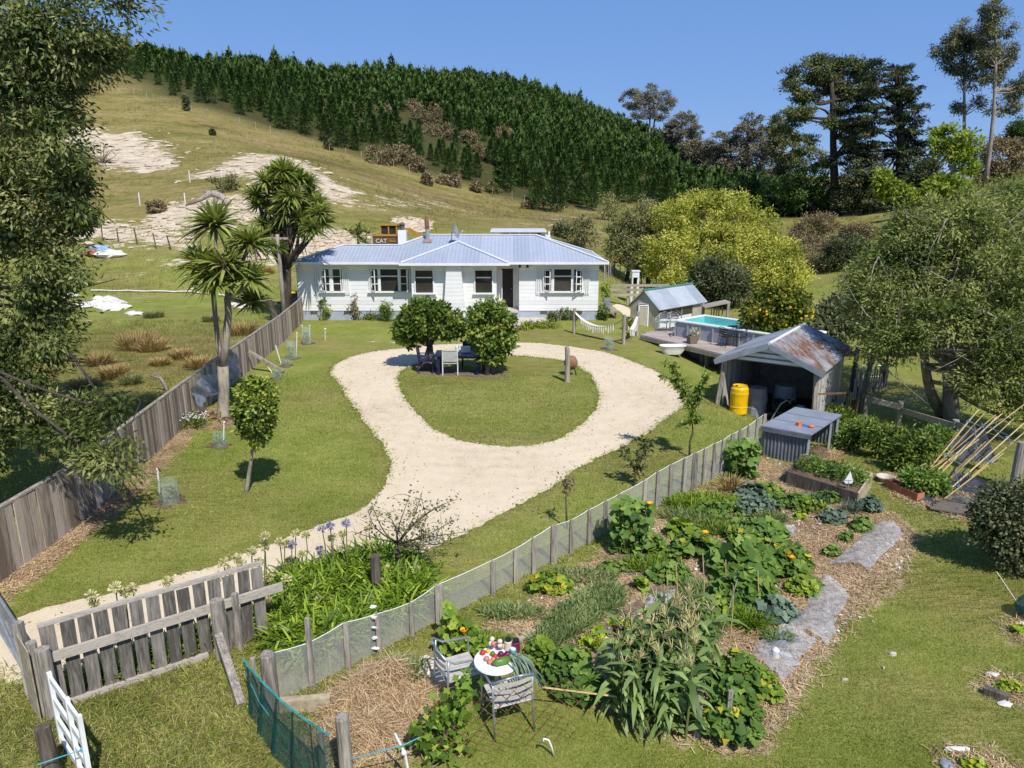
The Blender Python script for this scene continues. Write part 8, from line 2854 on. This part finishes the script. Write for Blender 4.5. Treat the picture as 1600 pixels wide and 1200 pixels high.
sapling('short bushy sapling with bronze-green leaves beyond the mesh fence', (991, 760), [(992, 745), (993, 730)], [(993, 730, 1010, 682, 120), (993, 735, 975, 700, 70), (1000, 715, 1018, 690, 50), (993, 740, 1005, 728, 60)], .022, M['olive'], 2, L=.13, W=.055, droop=.7)
sapling('smallest sapling, thin-stemmed with a few bronze leaves at the top', (886, 826), [(885, 800), (884, 770)], [(884, 770, 890, 745, 40), (884, 762, 876, 745, 26), (884, 775, 886, 758, 30)], .022, M['scrub'], 3, L=.09, W=.04)
b = G(625, 902)
tw = thing('twiggy_tree', 'small half-bare twiggy fruit tree leaning over the gravel drive edge', 'tree', b)
mb = MB()
r_ = np.random.default_rng(9)
f0 = at(622, 848, b.y)
mb.tube([b, at(624, 870, b.y), f0], [.04, .034, .03], 7)
Ps, Ds = [], []
for (hx, hy, dn_) in [(548, 830, .3), (575, 795, .6), (600, 800, .5), (580, 785, .4), (640, 775, 1), (660, 768, 1.1), (690, 790, 1.4), (715, 780, 1), (705, 815, 1.6), (680, 835, 1.6), (650, 812, 1.3), (735, 830, .8), (700, 845, 1.0), (640, 848, .8), (668, 858, 1.0), (610, 815, .5)]:
 a, c = np.array(f0), np.array(at(hx, hy, b.y + r_.normal() * .35))
 pts = limb(mb, a, c, .018, .004, r_, wob=.22, n=7, sides=5)
 for _ in range(3):
  p = np.array(pts[r_.integers(3, 8)])
  e = p + r_.normal(size=3) * .2 + np.array([0, 0, .08])
  limb(mb, p, e, .006, .002, r_, n=3, sides=4)
  n = int(9 * dn_)
  Ps.append(p + (e - p) * r_.random((n, 1)) + r_.normal(size=(n, 3)) * .03)
 n = int(26 * dn_)
 Ps.append(np.array(pts)[r_.integers(3, 8, n)] + r_.normal(size=(n, 3)) * .07)
mb.build('trunk', M['bark'], tw, smooth=True)
P = np.concatenate(Ps)
leaves('crown', M['olive'], P, r_.normal(size=P.shape), .06, .034, .45 + .2 * r_.normal(size=len(P)), tw, rng=r_)
for j, (cx, cy, bls, lab, mt) in enumerate([
 (1335, 705, [(1345, 672, 30, 22), (1320, 690, 20, 20)], 'dark leafy tomato bush at the far end beside the iron fence', 'squash'),
 (1380, 715, [(1378, 680, 34, 24), (1392, 700, 28, 20)], 'dense dark tomato bush under the rail fence', 'fruitleaf'),
 (1425, 735, [(1428, 700, 34, 24), (1445, 690, 26, 20), (1410, 718, 24, 16)], 'dense dark tomato bush left of the bamboo canes', 'fruitleaf'),
 (1460, 705, [(1465, 688, 22, 18)], 'tomato bush half behind the bamboo canes', 'squash'),
 (1444, 772, [(1440, 750, 28, 13), (1460, 757, 20, 11)], 'low spreading green bush at the terracotta troughs', 'squash'),
 (1300, 672, [(1300, 650, 14, 16), (1318, 655, 16, 18)], 'weedy green bush in front of the rusty iron fence', 'fruitleaf')]):
 b = G(cx, cy)
 tree('tomato_bush', lab, 'bush', b, [bl(*q, b.y) for q in bls], M[mt], M['stem'], .02, nclump=130, nleaf=26, cr=.16, L=.11, W=.042, nlimb=10, seed=j + 400, stems=4, shell=.3, trunk_name='stem')
b = G(1600, 890)
tree('camellia_bush', 'large glossy dark shrub at the right edge of the near lawn', 'shrub', b, [bl(*q, b.y) for q in [(1580, 800, 46, 38), (1600, 850, 52, 36), (1548, 838, 26, 28), (1560, 775, 26, 22), (1620, 800, 50, 60), (1535, 800, 14, 16)]], M['bushdark'], M['bark'], .05, nclump=420, nleaf=30, cr=.16, L=.075, W=.038, nlimb=20, seed=420, stems=4, shell=.55)
q = G(1602, 965)
mb = MB()
mb.ball((q.x + .08, q.y, .17), (.24, .2, .2), 12, 8, jit=.08)
tag(mb.build('net_ball', M['greennet'], origin=q, smooth=True), 'ball of green netting at the right edge of the lawn', 'netting')
a, b = at(1557, 893, G(1592, 945).y + .2), G(1592, 945)
mb = MB()
mb.tube([a, b], .006, 4)
tag(mb.build('guy_string', M['rope'], origin=b), 'pale guy string pegged to the right-hand lawn', 'string')
for j, (cx, cy, rx, n, lab) in enumerate([(1592, 988, 16, 26, 'low yellow-green flower patch at the right lawn edge, farthest of three'), (1578, 1078, 22, 40, 'low yellow-green plant beside a stone on the lawn, middle of three'), (1520, 1200, 20, 30, 'low yellow-green plant edged with stones at the bottom of the lawn')]):
 leafy_mound('lawn_plant', lab, 'plant', cx, cy, rx, 5, .14, n, .05, M['lettuce'], seed=430 + j, yellow=8)
for j, (cx, cy, w_, d_, rz, mt, lab) in enumerate([(1556, 1090, .26, .10, -.7, 'darkwood', 'brown brick lying by the middle lawn plant'), (1570, 1101, .18, .10, -.6, 'limestone', 'white stone at the end of the brown brick'), (1550, 1056, .20, .07, -.4, 'limestone', 'thin pale stone above the middle lawn plant'), (1598, 976, .16, .07, -.3, 'limestone', 'pale stone above the farthest lawn plant'), (1395, 1023, .11, .06, -.5, 'concrete', 'grey-brown stone on the open lawn'), (1380, 1045, .035, .02, 0, 'concrete', 'small white pebble on the open lawn'), (1320, 1064, .09, .0, -.4, 'concrete', 'thin white chip on the lawn by the straw edge'), (1495, 1172, .30, .05, -.5, 'limestone', 'pale edging stone above the bottom lawn plant'), (1480, 1198, .16, .18, .3, 'bluegrey', 'grey flat stone at the bottom of the lawn')]):
 q = G(cx, cy)
 mb = MB()
 mb.ball((q.x, q.y, .015), (w_ / 2, d_ / 2 + .01, .03), 9, 6, jit=.2) if mt != 'darkwood' else mb.box((q.x, q.y, .05), (w_, d_, .1), rz=rz)
 tag(mb.build('brick' if mt == 'darkwood' else 'stone', M[mt], origin=q), lab, 'brick' if mt == 'darkwood' else 'stone')
q = G(866, 1182)
mb = MB()
mb.tube([q, at(861, 1165, q.y), at(857, 1156, q.y), at(850, 1154, q.y), at(848, 1160, q.y)], .012, 6)
tag(mb.build('hooked_stake', M['plasticwhite'], origin=q, smooth=True), 'white hooked stake on the grass in front of the bistro chairs', 'stake')
M['alum'] = noisy('brushed_aluminium', (0.33, 0.36, 0.41), (0.52, 0.55, 0.60), 20, rough=.35, bump=.05, metal=.6)
M['slat'] = noisy('pale_slats', (0.42, 0.40, 0.36), (0.60, 0.57, 0.51), 9, rough=.6)
qa = G(716, 1096)
patio_chair('bistro_chair', 'aluminium bistro chair with pale slatted seat turned toward the table, nearest the mesh fence', (qa.x, qa.y + .1, 0), -1.15, M['alum'], M['slat'], w_=.49)
qb = G(792, 1128)
patio_chair('bistro_chair', 'aluminium bistro chair with striped curved back seen from behind, nearest the camera', (qb.x, qb.y + .02, 0), .35, M['alum'], M['slat'], w_=.49)
qt = G(775, 1085)
bt_ = thing('bistro_table', 'small round white bistro table loaded with vegetables and jars', 'table', qt)
zt_ = .70
cxy = PZ(776, 1031, zt_)
qt = V(cxy.x, cxy.y, 0)
bt_.location = qt
mb = MB()
mb.lathe([(.001, zt_ - .03), (.265, zt_ - .03), (.28, zt_ - .015), (.275, zt_), (.001, zt_)], qt, 28)
mb.build('table_top', M['plasticwhite'], bt_)
mb = MB()
mb.tube([qt + V(0, 0, .03), qt + V(0, 0, zt_ - .03)], .028, 10)
mb.build('pedestal', M['slat'], bt_)
for a in (.4, 2.5, 4.6):
 mb = MB()
 mb.tube([qt + V(0, 0, .12), qt + V(.26 * math.cos(a), .26 * math.sin(a), .0)], .016, 6)
 mb.build('leg', M['alum'], bt_)
tz_ = zt_ + .002
pc = lambda n, a, b: noisy(n, a, b, 6, rough=.35, bump=.05)
MR, MG, MY, ML, MW = pc('tomato_red', (.45, .03, .02), (.6, .06, .03)), pc('green_skin', (.06, .15, .02), (.15, .28, .04)), pc('yellow_skin', (.6, .4, .03), (.75, .55, .06)), pc('plum_skin', (.10, .01, .05), (.22, .03, .10)), pc('garlic_white', (.65, .55, .45), (.8, .72, .62))
MP = pc('pink_skin', (.5, .16, .13), (.66, .32, .24))
VEG = [('tomato', -.17, .10, .045, 'tomato', MR, 'red tomato at the left rim of the bistro table'), ('tomato', -.05, .08, .04, 'tomato', MG, 'green pepper behind the tomatoes on the bistro table'), ('tomato', -.11, .14, .035, 'lemon', MY, 'yellow fruit next to the red tomato on the table'),
       ('apple', -.12, -.02, .042, 'apple', MP, 'pink apple at the front of the bistro table'), ('apple', -.04, -.04, .042, 'apple', MP, 'pink apple in the middle of the front table row'), ('apple', -.02, .03, .04, 'apple', MR, 'red apple behind the pink ones on the table'), ('apple', -.08, -.08, .038, 'apple', MP, 'pink apple closest to the front table edge'),
       ('beetroot', .05, .06, .05, 'beetroot', ML, 'purple beetroot left of the beet bunch on the table'), ('beetroot', .13, .05, .055, 'beetroot', ML, 'purple beetroot beside the green stalks on the table'), ('beetroot', .10, .0, .045, 'beetroot', ML, 'small purple beetroot at the front of its pair')]
for nm, dx_, dy_, r, cat, mt, lab in VEG:
 r *= .8
 mb = MB()
 mb.ball((qt.x + dx_, qt.y + dy_, tz_ + r * .9), (r, r, r * .92), 12, 8)
 tag(mb.build(nm, mt, origin=(qt.x + dx_, qt.y + dy_, tz_), smooth=True), lab, cat)
mb = MB()
p = V(qt.x + .06, qt.y - .10, tz_ + .05)
mb.tube([p + V(-.11, -.04, 0), p + V(-.06, -.02, 0), p + V(.06, .03, .0), p + V(.11, .06, 0)], [.012, .046, .05, .02], 10)
tag(mb.build('marrow', MG, origin=p, smooth=True), 'striped green marrow lying at the front of the bistro table', 'marrow')
gc = thing('garlic_bunch', 'bunch of pale garlic heaped at the back of the bistro table', 'garlic', (qt.x + .0, qt.y + .20, tz_))
for k in range(9):
 mb = MB()
 a = rng.random() * 6.28
 mb.ball((qt.x - .01 + .07 * math.cos(a), qt.y + .2 + .05 * math.sin(a), tz_ + .03 + .014 * k), (.033, .033, .03), 8, 6)
 mb.build('bulb', MW if k % 3 else MP, gc)
for k, (dx_, dy_, h, r, mt, lab) in enumerate(((.14, .20, .15, .048, MW, 'glass jar of pale preserves on the bistro table'), (.235, .17, .16, .05, ML, 'jar of dark red preserve with black lid on the bistro table'), (.20, .11, .08, .04, pc('teal_tin', (.03, .35, .3), (.08, .5, .42)), 'small teal and white tin in front of the jars'))):
 t = thing('jar', lab, 'jar', (qt.x + dx_, qt.y + dy_, tz_))
 mb = MB()
 mb.lathe([(.001, 0), (r, 0), (r, h * .8), (r * .8, h * .88), (.001, h * .88)], t.location, 14)
 mb.build('glass', mt, t)
 mb = MB()
 mb.lathe([(r * .84, 0), (r * .84, h * .16), (.001, h * .16)], t.location + V(0, 0, h * .87), 14)
 mb.build('lid', M['black'] if k < 2 else M['plasticwhite'], t)
n = 60
P = np.array((qt.x + .2, qt.y - .02, tz_ + .05)) + rng.normal(size=(n, 3)) * np.array([.05, .03, .015])
tag(blades('leek_tops', M['kale'], P, rng.normal(size=(n, 3)) * .25 + np.array([.7, -.55, .25]), rng.uniform(.22, .4, n), .022, rng.random(n), origin=(qt.x + .2, qt.y, tz_), rng=rng, droop=.8), 'bunch of green leek tops hanging over the bistro table edge', 'leeks')
q = G(668, 1052)
mb = MB()
mb.ball((q.x, q.y, .07), (.2, .24, .09), 11, 7, jit=.2)
mb.ball((q.x + .16, q.y - .14, .06), (.16, .16, .08), 9, 6, jit=.2)
tag(mb.build('crumpled_bag', noisy('pale_bag', (.55, .45, .37), (.75, .66, .57), 5, rough=.9, bump=.5), origin=q), 'crumpled pale sack on the ground beside the mesh fence', 'sack')
q = G(690, 1078)
mb = MB()
mb.tube([q + V(.22 * math.cos(a), .16 * math.sin(a), .02 + .01 * math.sin(3 * a)) for a in np.linspace(0, 5.4, 18)], .014, 6)
tag(mb.build('black_hose', M['black'], origin=q, smooth=True), 'loop of black hose on the ground behind the slatted chair', 'hose')
a, b = at(655, 1052, 9.1), G(688, 1113)
mb = MB()
mb.tube([a, b], .01, 5)
tag(mb.build('leaning_stick', M['bamboo'], origin=b), 'pale stick leaning in front of the crumpled sack', 'stick')
a, b = G(775, 1022), G(838, 992)
mb = MB()
mb.bar(a + V(0, 0, .04), b + V(0, 0, .04), .07, .07)
tag(mb.build('bed_board', M['freshwood'], origin=a), 'pale board edging the carrot row behind the bistro table', 'board')
gv0, gv1 = G(640, 1270), G(900, 1195)
mt_ = thing('rusty_mesh', 'rusty wire mesh panel standing in front of the bistro chairs', 'trellis', gv0.lerp(gv1, .5))
hm_ = .85
v0, v1 = Vector((at(655, 1200, 6.6).x, 6.6, 0)), Vector((at(905, 1200, 7.0).x, 7.0, 0))
mb = MB()
L_ = (v1 - v0).length
for k in range(-5, int(L_ / .17) + 1):
 for sg in (0, 1):
  x0_, x1_ = k * .17, k * .17 + .8
  pa, pb2 = (x0_, 0), (x1_, hm_)
  if sg:
   pa, pb2 = (x1_, 0), (x0_, hm_)
  u0, u1 = 0, 1
  dx_ = pb2[0] - pa[0]
  lo_ = (0 - pa[0]) / dx_
  hi_ = (L_ - pa[0]) / dx_
  if lo_ > hi_:
   lo_, hi_ = hi_, lo_
  u0, u1 = max(0, lo_), min(1, hi_)
  if u1 - u0 > .03:
   f_ = lambda u: v0 + (v1 - v0) * ((pa[0] + dx_ * u) / L_) + V(0, 0, pa[1] + (pb2[1] - pa[1]) * u)
   mb.tube([f_(u0), f_(u1)], .0034, 4, cap=False)
mb.build('wire', M['rust'], mt_)
tag(mt_, None)
gvt = thing('grape_vine', 'leafy grapevine at the bottom edge beside the white standard', 'vine', Vector((at(690, 1200, 6.7).x, 6.7, 0)))
P_, N_ = [], []
for (px, py, rx, ry, n) in [(690, 1165, 40, 40, 150), (700, 1110, 34, 24, 90), (722, 1078, 20, 20, 36), (665, 1150, 22, 30, 60), (728, 1060, 8, 12, 10), (680, 1215, 40, 40, 80)]:
 c = np.array(at(px, py, 6.72))
 m = mpp(6.7)
 P_.append(c + rng.normal(size=(n, 3)) * np.array([rx * m * .5, .11, ry * m * .5]))
P = np.concatenate(P_)
n = len(P)
discs('foliage', M['vine'], P, rng.normal(size=(n, 3)) * .5 + np.array([.1, -.7, .7]), rng.uniform(.03, .055, n), .42 + .24 * rng.normal(size=n), gvt, rng=rng, lobe=.3)
mb = MB()
for (px, py) in ((690, 1130), (715, 1085), (728, 1060), (660, 1140), (640, 1165)):
 limb(mb, np.array((at(690, 1240, 6.7).x, 6.7, 0)), np.array(at(px, py, 6.72)), .014, .005, rng, n=6, sides=5)
mb.build('stem', M['bark'], gvt)
q = G(590, 1105)
n = 17000
hc = np.array([[tuple(G(px_, py_).xy) + (s_, h_)] for px_, py_, s_, h_ in ((548, 1105, .22, .28), (585, 1080, .30, .46), (620, 1066, .22, .40), (565, 1150, .30, .30), (640, 1105, .26, .16), (520, 1160, .30, .10), (672, 1090, .22, .12), (600, 1150, .3, .12))])[:, 0]
k = rng.integers(0, len(hc), n)
x = hc[k, 0] + rng.normal(size=n) * hc[k, 2]
y = hc[k, 1] + rng.normal(size=n) * hc[k, 2] * .9
r = 0
z = sum(h_[3] * np.exp(-((x - h_[0]) ** 2 + (y - h_[1]) ** 2) / (2 * (h_[2] * .7) ** 2)) for h_ in hc) * .55 * rng.uniform(.2, 1.2, n) + .01
D = rng.normal(size=(n, 3)) * np.array([1, 1, .35])
tag(blades('straw_heap', M['straw'], np.stack([x, y, z], -1), D, rng.uniform(.1, .3, n), .0065, .55 + .25 * rng.normal(size=n), origin=q, rng=rng, droop=.25), 'heap of dry straw against the mesh fence corner', 'straw heap', kind='stuff')
q = G(565, 1150)
sP = [[(p.x, p.y) for p in poly] for poly in STRAW]
allx = np.concatenate([[p[0] for p in s_] for s_ in sP])
pts = []
for s_ in sP:
 xs_ = [p[0] for p in s_]
 ys_ = [p[1] for p in s_]
 ar = (max(xs_) - min(xs_)) * (max(ys_) - min(ys_))
 n = int(min(ar * 2000, 110000))
 x, y = rng.uniform(min(xs_), max(xs_), n), rng.uniform(min(ys_), max(ys_), n)
 k = dpoly(x, y, s_) < -.05 + rng.normal(size=n) * .12
 for so_ in SOIL[:2]:
  k &= dpoly(x, y, [(p.x, p.y) for p in so_]) > rng.normal(size=n) * .08
 pts.append(np.stack([x[k], y[k]], -1))
xy = np.concatenate(pts)
n = len(xy)
z = TZ(xy[:, 0], xy[:, 1]) + .015 + .03 * rng.random(n) ** 2
D = rng.normal(size=(n, 3)) * np.array([1, 1, .16])
clmp = .5 + .22 * np.sin(xy[:, 0] * 3.3 + np.sin(xy[:, 1] * 2.1) * 2) * np.sin(xy[:, 1] * 2.9)
o = np_mesh('straw_mulch', np.stack([np.stack([xy[:, 0], xy[:, 1], z], -1) + s2 for s2 in (0,)], 1).reshape(-1, 3), np.array([], np.int32), 3, np.zeros(n), M['straw']) if False else None
P = np.stack([xy[:, 0], xy[:, 1], z], -1)
Dn = unit(D)
S_ = unit(np.cross(Dn, np.tile([[0, 0, 1.0]], (n, 1))))
Ls = rng.uniform(.04, .13, n)[:, None]
Wd = .0045
v = np.stack([P - S_ * Wd, P + S_ * Wd, P + Dn * Ls + S_ * Wd, P + Dn * Ls - S_ * Wd], 1).reshape(-1, 3)
tag(np_mesh('straw_mulch', v, np.arange(4 * n, dtype=np.int32), 4, np.repeat(np.clip(clmp + .28 * rng.normal(size=n), 0, 1), 4), M['straw']), 'loose straw mulch scattered over the vegetable garden', 'straw', kind='stuff')
n = 6000
s_ = sP[0]
xs_, ys_ = [p[0] for p in s_], [p[1] for p in s_]
x, y = rng.uniform(min(xs_), max(xs_), n), rng.uniform(min(ys_), max(ys_), n)
k = inpoly(x, y, s_) & (np.sin(x * 1.9 + 1) * np.sin(y * 1.3) > .1)
x, y = x[k], y[k]
n = len(x)
leaves('wood_chips', M['limestone'], np.stack([x, y, TZ(x, y) + .03], -1), rng.normal(size=(n, 3)) * np.array([1, 1, .2]), rng.uniform(.03, .11, n), rng.uniform(.02, .06, n), rng.random(n), rng=rng)
tag(bpy.data.objects['wood_chips'], 'pale wood chips strewn on the garden straw', 'wood chips', kind='stuff')
dpo = [(p[0], p[1]) for p in ro[::4]]
dpi = [(p[0], p[1]) for p in ri[::4]]
excl = [sP[0], sP[1], sP[2], [(p.x, p.y) for p in CAR], apoly]
def grass_points(n, ymin, ymax, xl, xr, power=1.6):
 u = rng.random(n)
 e = 1 - power
 y = (ymin ** e + u * (ymax ** e - ymin ** e)) ** (1 / e)
 x = rng.uniform(-1, 1, n) * (y * .78 + .8)
 k = (x > xl) & (x < xr)
 x, y = x[k], y[k]
 ok = (dpoly(x, y, dpo) > rng.normal(size=len(x)) * .07) | inpoly(x, y, dpi)
 for e_ in excl:
  ok &= dpoly(x, y, e_) > rng.normal(size=len(x)) * .18
 return x[ok], y[ok]
def ground_patch(x, y):
 return .5 + np.where(x > 2, .12, .05) * np.sin(x * .9 + np.sin(y * .7) * 1.5) * np.sin(y * .6 + x * .3) + .17 * np.sin(x * 1.1 + np.sin(y * .9) * 1.6) * np.sin(y * .8 + 1.0) + .13 * np.sin(x * 3.1 + y * 2.3) * np.sin(y * 2.7 - x)
x, y = grass_points(560000, 6.0, 25.0, -13, 12, 1.75)
n = len(x)
P = np.stack([x, y, TZ(x, y) - .004], -1)
D = rng.normal(size=(n, 3)) * np.array([.65, .65, .1]) + np.array([0, 0, 1])
sc_ = np.clip(y / 10, .8, 2.2)
tag(blades('lawn_grass', M['grass'], P, D, rng.uniform(.02, .05, n) * sc_ ** .6, .010 * sc_, ground_patch(x, y) + .2 * rng.normal(size=n), rng=rng, tris=True), 'short mown lawn grass around the drive and vegetable garden', 'grass', kind='stuff')
fp = [(p.x, p.y) for p in FOREG]
n = 90000
xs_, ys_ = [p[0] for p in fp], [p[1] for p in fp]
x, y = rng.uniform(min(xs_), max(xs_), n), rng.uniform(min(ys_), max(ys_), n)
k = dpoly(x, y, fp) < rng.normal(size=n) * .2
x, y = x[k], y[k]
for A2, B2, w_ in ((P0, P1, .18), (A_, B_, .16)):
 m_ = 6000
 t_ = rng.random(m_)
 x = np.concatenate([x, A2.x + (B2.x - A2.x) * t_ + rng.normal(size=m_) * w_])
 y = np.concatenate([y, A2.y + (B2.y - A2.y) * t_ + rng.normal(size=m_) * w_])
n = len(x)
T_ = ground_patch(x * 1.6, y * 1.6) + .10 + .2 * rng.normal(size=n)
D = rng.normal(size=(n, 3)) * np.array([.7, .7, .1]) + np.array([0, 0, .9])
tag(blades('rough_grass', M['grass'], np.stack([x, y, TZ(x, y) - .01], -1), D, rng.uniform(.06, .2, n), .009, T_, rng=rng, droop=.5), 'long unmown grass between the gates and the mesh fence', 'grass', kind='stuff')
k = rng.random(n) < .16
tag(blades('dry_grass', M['drygrass'], np.stack([x[k], y[k], TZ(x[k], y[k])], -1), D[k] + rng.normal(size=(k.sum(), 3)) * .5, rng.uniform(.12, .34, k.sum()), .007, rng.random(k.sum()), rng=rng, droop=.5), 'dry bleached grass stalks mixed in the long grass', 'grass', kind='stuff')
n = 90000
u = rng.random(n)
y = (17 ** -.3 + u * (135 ** -.3 - 17 ** -.3)) ** (1 / -.3)
x = rng.uniform(-1, .95, n) * (y * .78 + 1)
fb = [(p.x, p.y) for p in base]
lx = np.interp(y, [p.y for p in base], [p.x for p in base])
k = ((x < lx - .3) & (y < 37)) | (y > 46)
k &= dpoly(x, y, FX) > .5
cl2 = np.sin(x * .5 + np.sin(y * .21) * 2) * np.sin(y * .33 + 1) + .6 * np.sin(x * .17 - y * .11)
k &= rng.random(n) < np.where(y < 46, .55, .35 + .3 * cl2)
x, y = x[k], y[k]
rkm = softmask(ROCK, 1.5, x, y)
k = rkm < .35
x, y = x[k], y[k]
n = len(x)
reps = 5
x, y = np.repeat(x, reps) + rng.normal(size=n * reps) * .12, np.repeat(y, reps) + rng.normal(size=n * reps) * .12
n = len(x)
sc_ = np.clip(y / 40, .6, 2.4)
tag(blades('hill_grass', M['drygrass'], np.stack([x, y, TZ(x, y) - .02], -1), rng.normal(size=(n, 3)) * np.array([.5, .5, .1]) + np.array([0, 0, .8]), rng.uniform(.12, .36, n) * sc_ ** .6, .020 * sc_, .46 + .25 * np.sin(x * .31 + np.sin(y * .13) * 2) * np.sin(y * .23 + x * .07) + .2 * rng.normal(size=n) - .15 * (x > 12) - .2 * (y < 46), rng=rng, tris=True), 'rank pasture grass over the paddock and dry hillside', 'grass', kind='stuff')
xs_, ys_, rr_ = [], [], []
for poly in ROCK:
 n = 420
 px_, py_ = [p.x for p in poly], [p.y for p in poly]
 x, y = rng.uniform(min(px_), max(px_), n), rng.uniform(min(py_), max(py_), n)
 k = dpoly(x, y, poly) < rng.normal(size=n) * 2.5
 xs_.append(x[k])
 ys_.append(y[k])
x, y = np.concatenate(xs_), np.concatenate(ys_)
z = TZ(x, y)
mb = MB()
for a, b, c in zip(x, y, z):
 s_ = .12 + .35 * rng.random() ** 3
 mb.ball((a, b, c + s_ * .1), (s_ * rng.uniform(.7, 1.6), s_, s_ * .5), 6, 4, jit=.3)
tag(mb.build('limestone_rubble', noisy('sandstone', (0.42, 0.34, 0.24), (0.64, 0.55, 0.42), 4, rough=.9, bump=.5)), 'loose pale limestone rubble scattered on the hillside slips', 'rubble', kind='stuff')
ep = np.concatenate([np.array(ro), np.array(ri)])
n = 9000
e_ = ep[rng.integers(0, len(ep), n)] + rng.normal(size=(n, 2)) * .05
k = (e_[:, 1] < 45)
e_ = e_[k]
n = len(e_)
blades('edge_grass', M['grass'], np.stack([e_[:, 0], e_[:, 1], TZ(e_[:, 0], e_[:, 1])], -1), rng.normal(size=(n, 3)) * np.array([.8, .8, .1]) + np.array([0, 0, .7]), rng.uniform(.04, .11, n) * np.clip(e_[:, 1] / 12, .8, 1.6), .010 * np.clip(e_[:, 1] / 12, .8, 2), .5 + .25 * rng.normal(size=n), rng=rng, droop=.5)
tag(bpy.data.objects['edge_grass'], 'longer grass tufts fringing the gravel drive', 'grass', kind='stuff')
n = 5200
x = rng.uniform(min(p[0] for p in ro), max(p[0] for p in ro), n * 5)
y = rng.uniform(min(p[1] for p in ro), max(p[1] for p in ro), n * 5)
dd1, dd2 = dpoly(x, y, dpo), dpoly(x, y, dpi)
k = (dd1 < 0) & (dd2 > 0) & (rng.random(n * 5) < .10 + .9 * np.exp(-np.minimum(-dd1, dd2) / .3))
x, y = x[k], y[k]
n = len(x)
leaves('gravel_stones', M['stones'] if 'stones' in M else leafmat('gravel_seed_stones', (.14, .11, .08), (.40, .32, .23), (.72, .63, .5), 0, .9), np.stack([x, y, TZ(x, y) + .02], -1), rng.normal(size=(n, 3)) * np.array([1, 1, .2]), rng.uniform(.02, .06, n), rng.uniform(.02, .045, n), rng.random(n), rng=rng)
tag(bpy.data.objects['gravel_stones'], 'loose stones and crumbs of gravel scattered on the drive', 'gravel', kind='stuff')
